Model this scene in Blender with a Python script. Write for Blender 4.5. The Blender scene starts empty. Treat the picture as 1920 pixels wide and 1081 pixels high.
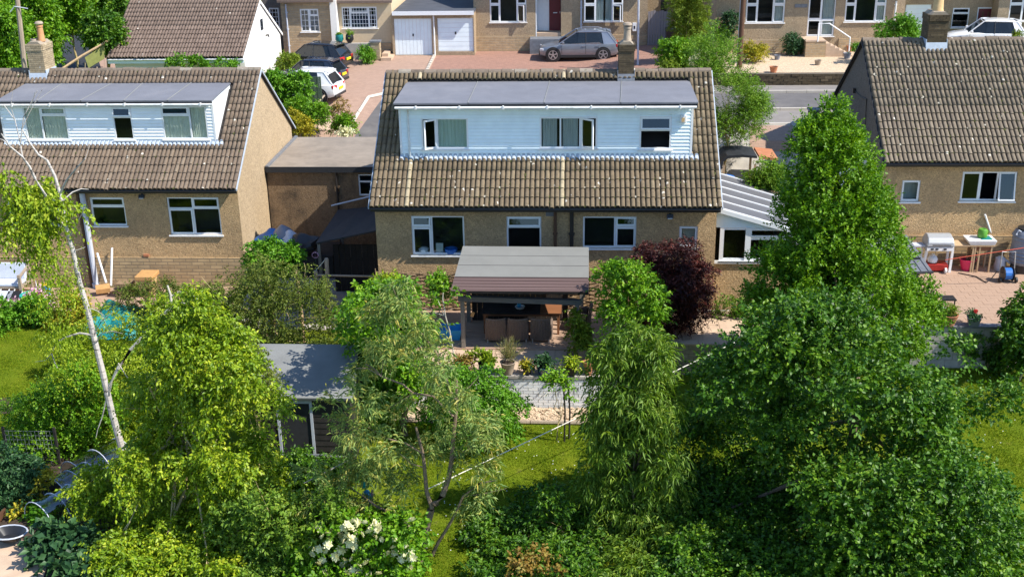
import bpy, math, random
import numpy as np
from mathutils import Vector, Matrix
rad = math.radians
SC = bpy.context.scene
COL = SC.collection
random.seed(7)

# ------------------------------------------------------------------ camera
F, PITCH, YAW, ROLL, CAMZ = 2131.6, .3685, .0597, .0157, 14.15
cp, sp, cy_, sy_ = math.cos(PITCH), math.sin(PITCH), math.cos(YAW), math.sin(YAW)
FW = Vector((-sy_ * cp, cy_ * cp, -sp))
rt0 = Vector((cy_, sy_, 0.0))
dn0 = FW.cross(rt0)
RT = rt0 * math.cos(ROLL) + dn0 * math.sin(ROLL)
DN = dn0 * math.cos(ROLL) - rt0 * math.sin(ROLL)
cam_d = bpy.data.cameras.new('camera')
cam_d.sensor_width = 36.0
cam_d.lens = F / 1920 * 36.0
cam_d.clip_start, cam_d.clip_end = 0.5, 2000
cam = bpy.data.objects.new('camera', cam_d)
COL.objects.link(cam)
M = Matrix.Identity(4)
for i in range(3):
    M[i][0], M[i][1], M[i][2] = RT[i], -DN[i], -FW[i]
M[2][3] = CAMZ
cam.matrix_world = M
SC.camera = cam

# ------------------------------------------------------------------ sky, sun, exposure
SUN = Vector((.88, -.26, 1.0)).normalized()
elev = math.asin(SUN.z)
W = bpy.data.worlds.new('World')
SC.world = W
W.use_nodes = True
wn = W.node_tree.nodes
sky = wn.new('ShaderNodeTexSky')
sky.sky_type = 'NISHITA'
sky.sun_disc = False
sky.sun_elevation = elev
sky.sun_rotation = math.atan2(SUN.x, SUN.y)
sky.air_density, sky.dust_density, sky.ozone_density = 1.0, .2, 5.0
bg = wn['Background']
bg.inputs[1].default_value = .15
W.node_tree.links.new(sky.outputs[0], bg.inputs[0])
sl = bpy.data.lights.new('sun', 'SUN')
sl.energy = 5.0
sl.angle = rad(.5)
sl.color = (1.0, .945, .85)
so = bpy.data.objects.new('sun', sl)
COL.objects.link(so)
so.rotation_euler = (-SUN).to_track_quat('-Z', 'Y').to_euler()
so.location = (20, 10, 40)
SC.view_settings.view_transform = 'Standard'
SC.view_settings.look = 'None'
SC.view_settings.gamma = 1
SC.view_settings.exposure = .62
SC.view_settings.use_curve_mapping = False

def ray(x, y):
    x, y = float(x), float(y)
    return FW + RT * ((x - 960) / F) + DN * ((y - 540.5) / F)
def at(x, y, Y):
    d = ray(x, y)
    return d * float(Y / d.y) + Vector((0, 0, CAMZ))
def onz(x, y, Z):
    d = ray(x, y)
    return d * float((Z - CAMZ) / d.z) + Vector((0, 0, CAMZ))
def onx(x, y, X):
    d = ray(x, y)
    return d * (X / d.x) + Vector((0, 0, CAMZ))
def rect(xl, xr, yt, yb, Y):
    ym, xm = (yt + yb) / 2, (xl + xr) / 2
    return at(xl, ym, Y).x, at(xr, ym, Y).x, at(xm, yb, Y).z, at(xm, yt, Y).z

# ------------------------------------------------------------------ objects
def props(o, label=None, cat=None, group=None, kind=None):
    if label: o['label'] = label
    if cat: o['category'] = cat
    if group: o['group'] = group
    if kind: o['kind'] = kind
    return o
def thing(name, label, cat, loc=(0, 0, 0), rz=0, group=None):
    o = bpy.data.objects.new(name, None)
    o.empty_display_size = .2
    COL.objects.link(o)
    o.location = loc
    o.rotation_euler.z = rz
    return props(o, label, cat, group)
def wloc(o):
    v = Vector((0, 0, 0))
    while o:
        v += o.location
        o = o.parent
    return v
def kids(o):
    return [c for c in COL.objects if c.parent == o]
def copy_tree(o, parent=None, loc=None, label=None, rz=None):
    ch = kids(o)
    c = o.copy()
    COL.objects.link(c)
    c.parent = parent
    if loc is not None: c.location = loc
    if rz is not None: c.rotation_euler.z = rz
    if label: c['label'] = label
    for k in ch: copy_tree(k, c)
    return c

class MB:
    def __init__(s):
        s.v, s.f = [], []
    def add(s, vs, fs):
        n = len(s.v)
        s.v += [tuple(p) for p in vs]
        s.f += [tuple(i + n for i in q) for q in fs]
        return s
    def box(s, x0, x1, y0, y1, z0, z1, m=None):
        vs = [Vector((x, y, z)) for z in (z0, z1) for y in (y0, y1) for x in (x0, x1)]
        if m: vs = [m @ p for p in vs]
        return s.add(vs, [(0, 2, 3, 1), (4, 5, 7, 6), (0, 1, 5, 4), (2, 6, 7, 3), (0, 4, 6, 2), (1, 3, 7, 5)])
    def cbox(s, c, sx, sy, sz, rz=0, rx=0, ry=0):
        m = Matrix.Translation(c) @ Matrix.Rotation(rz, 4, 'Z') @ Matrix.Rotation(ry, 4, 'Y') @ Matrix.Rotation(rx, 4, 'X')
        return s.box(-sx / 2, sx / 2, -sy / 2, sy / 2, -sz / 2, sz / 2, m)
    def prism(s, poly, axis, a, b):
        n = len(poly)
        def mk(p, t):
            if axis == 'x': return (t, p[0], p[1])
            if axis == 'y': return (p[0], t, p[1])
            return (p[0], p[1], t)
        vs = [mk(p, a) for p in poly] + [mk(p, b) for p in poly]
        fs = [tuple(range(n)), tuple(range(2 * n - 1, n - 1, -1))]
        fs += [(i, i + n, (i + 1) % n + n, (i + 1) % n) for i in range(n)]
        return s.add(vs, fs)
    def tube(s, pts, r, n=6, cap=True):
        pts = [Vector(p) for p in pts]
        rs = r if isinstance(r, (list, tuple)) else [r] * len(pts)
        vs, fs = [], []
        up = Vector((0, 0, 1))
        for i, p in enumerate(pts):
            d = (pts[min(i + 1, len(pts) - 1)] - pts[max(i - 1, 0)])
            if d.length < 1e-6: d = Vector((0, 0, 1))
            d.normalize()
            a = d.cross(Vector((1, 0, 0)) if abs(d.z) > .8 else up).normalized()
            b = d.cross(a)
            for k in range(n):
                t = 2 * math.pi * k / n
                vs.append(p + (a * math.cos(t) + b * math.sin(t)) * rs[i])
        for i in range(len(pts) - 1):
            for k in range(n):
                fs.append((i * n + k, i * n + (k + 1) % n, (i + 1) * n + (k + 1) % n, (i + 1) * n + k))
        if cap:
            fs.append(tuple(range(n - 1, -1, -1)))
            fs.append(tuple((len(pts) - 1) * n + k for k in range(n)))
        return s.add(vs, fs)
    def lathe(s, prof, c=(0, 0, 0), n=16, sx=1, sy=1):
        vs, fs = [], []
        for (r, z) in prof:
            for k in range(n):
                t = 2 * math.pi * k / n
                vs.append((c[0] + r * sx * math.cos(t), c[1] + r * sy * math.sin(t), c[2] + z))
        for i in range(len(prof) - 1):
            for k in range(n):
                fs.append((i * n + k, i * n + (k + 1) % n, (i + 1) * n + (k + 1) % n, (i + 1) * n + k))
        fs.append(tuple(range(n - 1, -1, -1)))
        fs.append(tuple((len(prof) - 1) * n + k for k in range(n)))
        return s.add(vs, fs)
    def sheet(s, grid):
        h, w = len(grid), len(grid[0])
        return s.add([p for row in grid for p in row],
                     [(i * w + j, i * w + j + 1, (i + 1) * w + j + 1, (i + 1) * w + j) for i in range(h - 1) for j in range(w - 1)])
    def build(s, name, mat, parent=None, local=False, smooth=False, bevel=0, **k):
        me = bpy.data.meshes.new(name)
        off = Vector((0, 0, 0)) if local or parent is None else wloc(parent)
        me.from_pydata([(p[0] - off.x, p[1] - off.y, p[2] - off.z) for p in s.v], [], s.f)
        if mat: me.materials.append(mat)
        if smooth:
            me.polygons.foreach_set('use_smooth', [True] * len(me.polygons))
        me.update()
        o = bpy.data.objects.new(name, me)
        COL.objects.link(o)
        if parent: o.parent = parent
        if bevel:
            b = o.modifiers.new('bevel', 'BEVEL')
            b.width, b.segments, b.limit_method = bevel, 2, 'ANGLE'
        if smooth:
            e = o.modifiers.new('split', 'EDGE_SPLIT')
            e.split_angle = rad(40)
        return props(o, **k)
def topmesh(mb, name, mat, label, cat, loc=None, group=None, **k):
    """a thing that is one mesh, its origin at its base"""
    if loc is None:
        xs = [p[0] for p in mb.v]; ys = [p[1] for p in mb.v]; zs = [p[2] for p in mb.v]
        loc = ((min(xs) + max(xs)) / 2, (min(ys) + max(ys)) / 2, min(zs))
    mb.v = [(p[0] - loc[0], p[1] - loc[1], p[2] - loc[2]) for p in mb.v]
    o = mb.build(name, mat, **k)
    o.location = loc
    return props(o, label, cat, group)

# ------------------------------------------------------------------ materials
class NT:
    def __init__(s, name):
        s.m = bpy.data.materials.new(name)
        s.m.use_nodes = True
        s.t = s.m.node_tree
        s.n = s.t.nodes
        s.b = s.n['Principled BSDF']
    def new(s, t, **k):
        x = s.n.new(t)
        for a, b in k.items(): setattr(x, a, b)
        return x
    def link(s, a, b): s.t.links.new(a, b)
    def val(s, sock, v):
        if hasattr(v, 'is_output'): s.link(v, sock)
        else: sock.default_value = v
    def noise(s, co, scale, detail=3, rough=.6, dist=0):
        x = s.new('ShaderNodeTexNoise')
        x.inputs['Scale'].default_value = scale
        x.inputs['Detail'].default_value = detail
        x.inputs['Roughness'].default_value = rough
        x.inputs['Distortion'].default_value = dist
        if co is not None: s.link(co, x.inputs['Vector'])
        return x.outputs['Fac']
    def ramp(s, fac, stops):
        x = s.new('ShaderNodeValToRGB')
        e = x.color_ramp.elements
        while len(e) < len(stops): e.new(.5)
        for i, (p, c) in enumerate(stops):
            e[i].position = p
            e[i].color = (*c, 1) if len(c) == 3 else c
        s.link(fac, x.inputs[0])
        return x.outputs[0]
    def rampf(s, fac, a, b):
        x = s.new('ShaderNodeMapRange')
        s.link(fac, x.inputs[0])
        x.inputs[1].default_value, x.inputs[2].default_value = a, b
        return x.outputs[0]
    def mix(s, fac, a, b, mode='MIX'):
        x = s.new('ShaderNodeMix', data_type='RGBA', blend_type=mode)
        s.val(x.inputs[0], fac)
        for i, c in ((6, a), (7, b)):
            s.val(x.inputs[i], (*c, 1) if isinstance(c, tuple) and len(c) == 3 else c)
        return x.outputs[2]
    def math(s, op, a, b=0):
        x = s.new('ShaderNodeMath', operation=op)
        s.val(x.inputs[0], a); s.val(x.inputs[1], b)
        return x.outputs[0]
    def pos(s):
        return s.new('ShaderNodeNewGeometry').outputs['Position']
    def obj(s):
        return s.new('ShaderNodeTexCoord').outputs['Object']
    def rnd(s):
        a = s.new('ShaderNodeNewGeometry').outputs['Random Per Island']
        b = s.new('ShaderNodeObjectInfo').outputs['Random']
        return s.math('FRACT', s.math('ADD', a, b))
    def bump(s, h, strength=.3, dist=.02):
        x = s.new('ShaderNodeBump')
        x.inputs['Strength'].default_value = strength
        x.inputs['Distance'].default_value = dist
        s.link(h, x.inputs['Height'])
        s.link(x.outputs[0], s.b.inputs['Normal'])
    def fin(s, col, rough=.8, spec=.3, metal=0):
        if isinstance(col, tuple): col = (*col, 1)
        s.val(s.b.inputs['Base Color'], col)
        s.val(s.b.inputs['Roughness'], rough)
        s.b.inputs['Specular IOR Level'].default_value = spec
        s.b.inputs['Metallic'].default_value = metal
        return s.m
def tint(c, k): return tuple(max(0, min(1, x * k)) for x in c)
def plain(name, c, rough=.6, spec=.35, metal=0, var=.12, scale=6, bump=0, bs=40, dirt=None, grain=None):
    """a surface with uneven colour, optional dirt patches and fine relief"""
    t = NT(name)
    co = t.obj()
    if grain:
        mp = t.new('ShaderNodeMapping')
        mp.inputs['Scale'].default_value = grain
        t.link(co, mp.inputs[0])
        co = mp.outputs[0]
    n = t.noise(co, scale, 4)
    col = t.mix(t.rampf(n, .3, .7), tint(c, 1 - var), tint(c, 1 + var))
    if dirt:
        col = t.mix(t.math('MULTIPLY', t.rampf(t.noise(co, scale * .37, 6, .7), .52, .75), .75), col, dirt)
    if bump: t.bump(t.noise(co, bs, 3), bump, .02)
    return t.fin(col, rough, spec, metal)

def tile_mat(name, c, light, dark, lichen=.5):
    t = NT(name)
    p = t.pos()
    r = t.rnd()
    base = t.ramp(r, [(0, dark), (.25, tint(c, .88)), (.6, c), (.85, tint(c, 1.12)), (1, light)])
    n = t.noise(p, 9, 5, .7)
    base = t.mix(t.rampf(n, .25, .75), tint((.72, .72, .72), 1), (1.12, 1.12, 1.12), 'MULTIPLY') if False else t.mix(.55, base, t.mix(t.rampf(n, .3, .7), tint(c, .62), tint(c, 1.3)))
    big = t.noise(p, .55, 4, .65)
    base = t.mix(t.math('MULTIPLY', t.rampf(big, .5, .8), .45), base, tint(dark, .8))
    v = t.new('ShaderNodeTexVoronoi')
    v.inputs['Scale'].default_value = 2.6
    t.link(p, v.inputs['Vector'])
    d = t.math('ADD', v.outputs['Distance'], t.math('MULTIPLY', t.math('SUBTRACT', t.noise(p, 22, 3), .5), .22))
    sp_ = t.math('MULTIPLY', t.math('LESS_THAN', d, .135), t.math('GREATER_THAN', t.noise(p, 1.1, 3), .62 - .12 * lichen))
    base = t.mix(t.math('MULTIPLY', sp_, .85), base, (.62, .58, .5))
    sp2 = t.rampf(t.noise(p, 34, 2, .5), .66, .74)
    base = t.mix(t.math('MULTIPLY', sp2, .3), base, (.5, .47, .4))
    moss = t.math('MULTIPLY', t.rampf(t.noise(p, 3.1, 5, .75), .6, .7), .6 * min(1, lichen))
    base = t.mix(moss, base, (.085, .085, .04))
    t.bump(t.noise(p, 60, 4), .35, .006)
    return t.fin(base, .88, .2)

def render_mat(name, c, scale=13, strength=.9, stain=(.2, .15, .095), vstain=.5):
    """roughcast wall: swirled dash with damp staining"""
    t = NT(name)
    p = t.pos()
    n1 = t.noise(p, scale * .62, 3, .6, 2.6)
    n2 = t.noise(p, 55, 3)
    h = t.math('ADD', n1, t.math('MULTIPLY', n2, .5))
    col = t.mix(t.rampf(h, .5, .98), tint(c, .5), tint(c, 1.3))
    big = t.noise(p, .8, 5, .65)
    col = t.mix(t.math('MULTIPLY', t.rampf(big, .48, .75), vstain), col, stain)
    mp = t.new('ShaderNodeMapping')
    mp.inputs['Scale'].default_value = (2.6, 2.6, .3)
    t.link(p, mp.inputs[0])
    col = t.mix(t.math('MULTIPLY', t.rampf(t.noise(mp.outputs[0], 1.2, 4, .6), .56, .8), vstain * .7), col, stain)
    t.bump(h, strength, .045)
    return t.fin(col, .95, .15)

def brick_mat(name, c1, c2, mortar, bw, bh, ms=.012, axis='xz', bump=.6, var=.25, rough=.9):
    t = NT(name)
    g = t.pos()
    sx = t.new('ShaderNodeSeparateXYZ'); t.link(g, sx.inputs[0])
    cx = t.new('ShaderNodeCombineXYZ')
    a = sx.outputs[0] if axis[0] == 'x' else sx.outputs[1]
    if axis == 'sz': a = t.math('ADD', sx.outputs[0], sx.outputs[1])
    b = sx.outputs[2] if axis[1] == 'z' else sx.outputs[1]
    t.link(a, cx.inputs[0]); t.link(b, cx.inputs[1])
    br = t.new('ShaderNodeTexBrick')
    t.link(cx.outputs[0], br.inputs['Vector'])
    for k, v in (('Scale', 1), ('Mortar Size', ms), ('Brick Width', bw), ('Row Height', bh), ('Bias', 0), ('Mortar Smooth', .15)):
        br.inputs[k].default_value = v
    br.inputs['Color1'].default_value = (*c1, 1)
    br.inputs['Color2'].default_value = (*c2, 1)
    br.inputs['Mortar'].default_value = (*mortar, 1)
    n = t.noise(g, 5, 5, .7)
    col = t.mix(.6, br.outputs[0], t.mix(t.rampf(n, .3, .7), (1 - var,) * 3, (1 + var,) * 3), 'MULTIPLY')
    h = t.math('SUBTRACT', t.math('MULTIPLY', t.noise(g, 40, 3), .4), br.outputs['Fac'])
    t.bump(h, bump, .012)
    return t.fin(col, rough, .2)

def glass_mat(name, tintc=(.86, .89, .88), refl=1.0):
    m = bpy.data.materials.new(name)
    m.use_nodes = True
    t = m.node_tree
    t.nodes.clear()
    o = t.nodes.new('ShaderNodeOutputMaterial')
    tr = t.nodes.new('ShaderNodeBsdfTransparent')
    tr.inputs[0].default_value = (*tintc, 1)
    gl = t.nodes.new('ShaderNodeBsdfGlossy')
    gl.inputs['Roughness'].default_value = .015
    gl.inputs[0].default_value = (.9, .95, 1, 1)
    ge = t.nodes.new('ShaderNodeNewGeometry')
    dt = t.nodes.new('ShaderNodeVectorMath'); dt.operation = 'DOT_PRODUCT'
    t.links.new(ge.outputs['Incoming'], dt.inputs[0]); t.links.new(ge.outputs['Normal'], dt.inputs[1])
    def mth(op, a, b=0.0):
        x = t.nodes.new('ShaderNodeMath'); x.operation = op
        for i, v in enumerate((a, b)):
            if hasattr(v, 'is_output'): t.links.new(v, x.inputs[i])
            else: x.inputs[i].default_value = v
        return x.outputs[0]
    f = mth('POWER', mth('SUBTRACT', 1.0, mth('ABSOLUTE', dt.outputs['Value'])), 5.0)   # the same from both faces of the pane
    fr = mth('ADD', mth('MULTIPLY', f, .96), .026)
    mu = t.nodes.new('ShaderNodeMath'); mu.operation = 'MULTIPLY'; mu.use_clamp = True
    mu.inputs[1].default_value = refl
    mx = t.nodes.new('ShaderNodeMixShader')
    t.links.new(fr, mu.inputs[0]); t.links.new(mu.outputs[0], mx.inputs[0])
    t.links.new(tr.outputs[0], mx.inputs[1]); t.links.new(gl.outputs[0], mx.inputs[2])
    t.links.new(mx.outputs[0], o.inputs[0])
    return m

def leaf_mat(name, cols, trans=.35, gloss=.42, spec=.45, clump=.8):
    spec *= .55; gloss += .06
    """leaf colours from dark to young growth; each leaf its own tone, each spray a drift"""
    t = NT(name)
    g = t.new('ShaderNodeNewGeometry')
    r = g.outputs['Random Per Island']
    n = t.noise(g.outputs['Position'], 1.3, 3, .6)
    f = t.math('ADD', t.math('MULTIPLY', r, .6), t.math('MULTIPLY', t.rampf(n, .3, .7), .4))
    k = len(cols) - 1
    col = t.ramp(f, [(.08 + .84 * i / k, c) for i, c in enumerate(cols)])
    t.fin(col, gloss, spec)
    tr = t.new('ShaderNodeBsdfTranslucent')
    hs = t.new('ShaderNodeHueSaturation')
    hs.inputs['Saturation'].default_value = 1.1
    trans *= .62
    hs.inputs['Value'].default_value = 1.4
    t.link(col, hs.inputs['Color'])
    t.link(hs.outputs[0], tr.inputs[0])
    mx = t.new('ShaderNodeMixShader')
    mx.inputs[0].default_value = trans
    t.link(t.b.outputs[0], mx.inputs[1]); t.link(tr.outputs[0], mx.inputs[2])
    t.link(mx.outputs[0], t.n['Material Output'].inputs[0])
    return t.m

MT = dict(
    tile_mid=tile_mat('tile_mid', (0.185, 0.141, 0.090), (0.300, 0.243, 0.157), (0.099, 0.074, 0.051), 1.1),
    tile_left=tile_mat('tile_left', (0.184, 0.138, 0.101), (0.268, 0.214, 0.157), (0.114, 0.086, 0.066), .5),
    tile_right=tile_mat('tile_right', (0.198, 0.159, 0.114), (0.290, 0.240, 0.178), (0.122, 0.097, 0.077), .6),
    tile_far=tile_mat('tile_far', (0.181, 0.133, 0.107), (0.249, 0.189, 0.155), (0.120, 0.086, 0.069), .1),
    ridge=tile_mat('ridge', (.19, .15, .115), (.46, .42, .35), (.08, .065, .05), 1.3),
    tile_pale=tile_mat('tile_pale', (.42, .35, .23), (.5, .43, .3), (.3, .24, .15), .6),
    underlay=plain('underlay', (.035, .03, .028), .95),
    render=render_mat('render', (.54, .365, .195), vstain=.4),
    render_gable=render_mat('render_gable', (.46, .35, .225), 12, .35, (.38, .28, .17), .35),
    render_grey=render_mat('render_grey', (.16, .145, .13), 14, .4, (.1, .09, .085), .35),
    render_right=render_mat('render_right', (.58, .39, .205), vstain=.4),
    render_dirty=render_mat('render_dirty', (.24, .165, .1), 12, .7, (.05, .042, .035), 1.0),
    render_far=render_mat('render_far', (.42, .32, .21), 15, .6, (.27, .2, .13), .5),
    cream=plain('cream', (.62, .49, .32), .9, var=.06),
    white_render=plain('white_render', (.84, .8, .74), .85, var=.03),
    stone=brick_mat('stone', (.5, .36, .2), (.38, .27, .15), (.26, .2, .13), .46, .13, .016),
    stone_far=brick_mat('stone_far', (.5, .36, .21), (.38, .28, .17), (.4, .32, .22), .38, .14, .02),
    brown_brick=tile_mat('brown_brick', (.1, .075, .045), (.22, .165, .1), (.035, .028, .022), .2),
    stack_stone=tile_mat('stack_stone', (.42, .33, .21), (.56, .47, .33), (.2, .155, .105), .3),
    mortar=plain('mortar', (.3, .25, .19), .95, bump=.3),
    dark_mortar=plain('dark_mortar', (.13, .11, .085), .95, bump=.3),
    upvc=plain('upvc', (.82, .83, .84), .35, .5, var=.03),
    board=plain('board', (.82, .92, .96), .42, .45, var=.05, scale=2.5),
    board_white=plain('board_white', (.88, .91, .93), .42, .45, var=.04, scale=2.5),
    sill=plain('sill', (.8, .8, .79), .6, var=.06),
    glass=glass_mat('glass'),
    glass_blue=glass_mat('glass_blue', (.3, .4, .5), 2.2),
    glass_clear=glass_mat('glass_clear', (.85, .9, .9)),
    room=plain('room', (.09, .085, .08), .9, var=.2, scale=1.5),
    room_dark=plain('room_dark', (.02, .02, .02), .9),
    curtain=plain('curtain', (.56, .66, .58), .9, var=.12, scale=3, grain=(9, 9, .4)),
    curtain_grey=plain('curtain_grey', (.55, .58, .57), .9, var=.2, scale=3, grain=(9, 9, .4)),
    blind=plain('blind', (.8, .8, .68), .9, var=.1),
    felt=plain('felt', (.17, .175, .2), .8, .3, var=.09, scale=1.2, bump=.25, bs=90, dirt=(.23, .23, .25)),
    felt_old=plain('felt_old', (.26, .22, .18), .9, .2, var=.16, scale=1.6, bump=.3, bs=70, dirt=(.16, .14, .12)),
    felt_lite=plain('felt_lite', (.2, .2, .185), .9, .15, var=.06, scale=1.4, bump=.2, bs=90, dirt=(.24, .235, .22)),
    felt_pink=plain('felt_pink', (.125, .083, .078), .85, .25, var=.12, scale=2, grain=(.3, 8, 8)),
    felt_shed=plain('felt_shed', (.2, .205, .2), .85, .25, var=.1, scale=2, bump=.25, bs=80),
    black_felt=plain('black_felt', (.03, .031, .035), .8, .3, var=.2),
    trim_dark=plain('trim_dark', (.025, .027, .032), .6),
    shaded_roof=plain('shaded_roof', (.075, .08, .095), .85, .25, var=.15, scale=1.5),
    lead=plain('lead', (.16, .17, .19), .55, .5, var=.2),
    flash_white=plain('flash_white', (.42, .48, .56), .6, var=.1, scale=8),
    gutter_white=plain('gutter_white', (.72, .73, .72), .4, .5, var=.1, scale=5, dirt=(.3, .31, .27)),
    gutter_dark=plain('gutter_dark', (.022, .02, .02), .45, .5),
    pipe_grey=plain('pipe_grey', (.5, .53, .6), .5, .4, var=.08),
    pipe_brown=plain('pipe_brown', (.1, .05, .028), .6),
    timber=plain('timber', (.34, .27, .2), .85, var=.22, scale=5, grain=(6, 6, .5), bump=.3),
    timber_tan=plain('timber_tan', (.48, .33, .19), .8, var=.2, scale=5, grain=(5, 5, .6)),
    timber_grey=plain('timber_grey', (.13, .125, .12), .85, var=.25, scale=5, grain=(.5, 6, 6)),
    timber_post=plain('timber_post', (.2, .18, .155), .85, var=.25, scale=5, grain=(6, 6, .5)),
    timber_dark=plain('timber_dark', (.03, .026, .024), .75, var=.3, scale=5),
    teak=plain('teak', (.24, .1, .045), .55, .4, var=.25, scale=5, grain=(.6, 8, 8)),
    wicker=plain('wicker', (.175, .13, .105), .7, var=.3, scale=30, grain=(1, 1, 1), bump=.5),
    hazel=plain('hazel', (.25, .17, .1), .85, var=.35, scale=6, grain=(1, 4, 4), bump=.3),
    terracotta=plain('terracotta', (.42, .17, .085), .85, var=.15, scale=6, dirt=(.5, .3, .2)),
    glaze_blue=plain('glaze_blue', (.018, .04, .16), .18, .6, var=.2),
    clay_grey=plain('clay_grey', (.36, .29, .22), .85, var=.2, dirt=(.2, .17, .13)),
    black_plastic=plain('black_plastic', (.02, .02, .022), .4, .5),
    soil=plain('soil', (.055, .038, .026), .95, bump=.6, bs=20, var=.35),
    grey_plastic=plain('grey_plastic', (.2, .22, .27), .45, .5, var=.06),
    steel=plain('steel', (.55, .56, .57), .35, .5, .7, var=.1),
    hood=plain('hood', (.42, .43, .44), .45, .5, .3, var=.05),
    red=plain('red', (.34, .02, .016), .5, .4, var=.1),
    pink=plain('pink', (.72, .03, .12), .4, .5, var=.05),
    rope_red=plain('rope_red', (.6, .1, .05), .7),
    rope=plain('rope', (.74, .7, .6), .8),
    moss=plain('moss', (.075, .08, .03), .95, .1, var=.4, scale=20),
    lichen=plain('lichen', (.4, .37, .3), .95, .1, var=.15, scale=20),
    teal=plain('teal', (.01, .2, .19), .6, .4, var=.25, scale=4),
    turquoise=plain('turquoise', (.02, .42, .34), .4, .5, var=.1),
    blue=plain('blue', (.02, .14, .46), .45, .5, var=.12),
    sky_blue=plain('sky_blue', (.04, .33, .66), .5, .4, var=.1),
    green_toy=plain('green_toy', (.1, .3, .03), .5, .4, var=.1),
    orange=plain('orange', (.5, .28, .11), .6),
    yellow=plain('yellow', (.75, .55, .03), .55),
    white=plain('white', (.8, .8, .79), .5, .4, var=.05),
    cloth_pink=plain('cloth_pink', (.66, .36, .48), .9, var=.2),
    chimney_pot=plain('chimney_pot', (.5, .26, .12), .85, var=.15),
    pot_yellow=plain('pot_yellow', (.58, .4, .2), .85, var=.12),
    concrete=plain('concrete', (.4, .37, .33), .9, var=.14, scale=3, bump=.25, dirt=(.22, .2, .17)),
    paving=plain('paving', (.52, .38, .27), .9, var=.12, scale=2.5, bump=.2, dirt=(.38, .27, .19)),
    paving_pink=plain('paving_pink', (.38, .255, .18), .9, var=.16, scale=3, bump=.2),
    deck=plain('deck', (.4, .27, .19), .85, var=.2, scale=4, grain=(.5, 6, 6), bump=.25),
    bark_birch=None,
    bark=plain('bark', (.22, .16, .11), .9, var=.35, scale=10, grain=(6, 6, 1.2), bump=.6, bs=20),
    twig=plain('twig', (.5, .4, .2), .8, var=.2),
    twig_pale=plain('twig_pale', (.55, .5, .42), .8, var=.2),
    maroon=plain('maroon', (.13, .012, .02), .35, .5, var=.06),
    tyre=plain('tyre', (.02, .02, .021), .8),
    alloy=plain('alloy', (.5, .5, .52), .3, .5, .8),
    car_glass=plain('car_glass', (.012, .016, .02), .06, .6, var=.2),
    tail=plain('tail', (.5, .02, .02), .2, .6),
    lamp=plain('lamp', (.7, .72, .74), .15, .6),
    plate=plain('plate', (.78, .6, .02), .5),
    green_panel=plain('green_panel', (.07, .11, .075), .8, var=.15, grain=(12, 12, .3)),
    olive_panel=plain('olive_panel', (.2, .21, .06), .8, var=.12),
    gate_grey=plain('gate_grey', (.26, .23, .23), .85, var=.15, grain=(8, 8, .4)),
    fence_brown=plain('fence_brown', (.27, .15, .06), .85, var=.25, grain=(8, 8, .4)),
    poly=glass_mat('poly', (.62, .68, .7), 6),
    rib_roof=plain('rib_roof', (.115, .115, .125), .5, .3, var=.06),
)
def car_paint(name, c, metal=.0, rough=.25):
    t = NT(name)
    t.fin(t.mix(t.rampf(t.noise(t.obj(), 3, 3), .3, .7), tint(c, .94), tint(c, 1.06)), rough, .5, metal)
    t.b.inputs['Coat Weight'].default_value = .8
    t.b.inputs['Coat Roughness'].default_value = .05
    return t.m
MT['paint_silver'] = car_paint('paint_silver', (.25, .27, .31), .5, .28)
MT['paint_black'] = car_paint('paint_black', (.012, .012, .013))
MT['paint_navy'] = car_paint('paint_navy', (.012, .018, .035))
MT['paint_white'] = car_paint('paint_white', (.8, .81, .82))
def birch_bark():
    t = NT('birch_bark')
    co = t.obj()
    mp = t.new('ShaderNodeMapping'); mp.inputs['Scale'].default_value = (2, 2, 9)
    t.link(co, mp.inputs[0])
    n = t.noise(mp.outputs[0], 1.6, 4, .7)
    col = t.ramp(n, [(.34, (.05, .042, .038)), (.42, (.36, .33, .3)), (.6, (.54, .5, .46)), (.9, (.4, .36, .32))])
    t.bump(n, .3, .01)
    return t.fin(col, .8, .2)
MT['bark_birch'] = birch_bark()
# ------------------------------------------------------------------ the lie of the land
def lerp(a, b, t): return a + (b - a) * max(0, min(1, t))
def pw(y, pts):
    for (a, za), (b, zb) in zip(pts, pts[1:]):
        if y <= b: return lerp(za, zb, (y - a) / (b - a)) if y > a else za
    return pts[-1][1]
def H(x, y):
    if y < 34.9:
        return lerp(-1.05, -1.42, (x - 6) / 3)
    left = pw(y, [(34.9, -1.05), (44, -.6), (48.5, .4), (56.5, 2.5), (66, 3.05), (400, 9)])
    right = pw(y, [(34.9, -1.2), (39.6, -.7), (44, 3.35), (46.5, 3.5), (66, 3.5), (400, 9)])
    far_l = pw(y, [(34.9, -1.05), (42, -1.0), (47, .6), (56.5, 2.4), (66, 3.05), (400, 9)])
    a = lerp(far_l, left, (x + 14) / 3)
    return lerp(a, right, (x - 0) / 6)
def gp(x, y, dz=0):
    """where the ray through a pixel of the photograph meets the ground"""
    d = ray(x, y)
    lo, hi = 15.0, 130.0
    f = lambda Y: (lambda p: p.z - H(p.x, p.y) - dz)(at(x, y, Y))
    Y = lo
    while Y < hi and f(Y) > 0: Y += .5
    a, b = Y - .5, Y
    for _ in range(24):
        m = (a + b) / 2
        if f(m) > 0: a = m
        else: b = m
    return at(x, y, (a + b) / 2)

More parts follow.
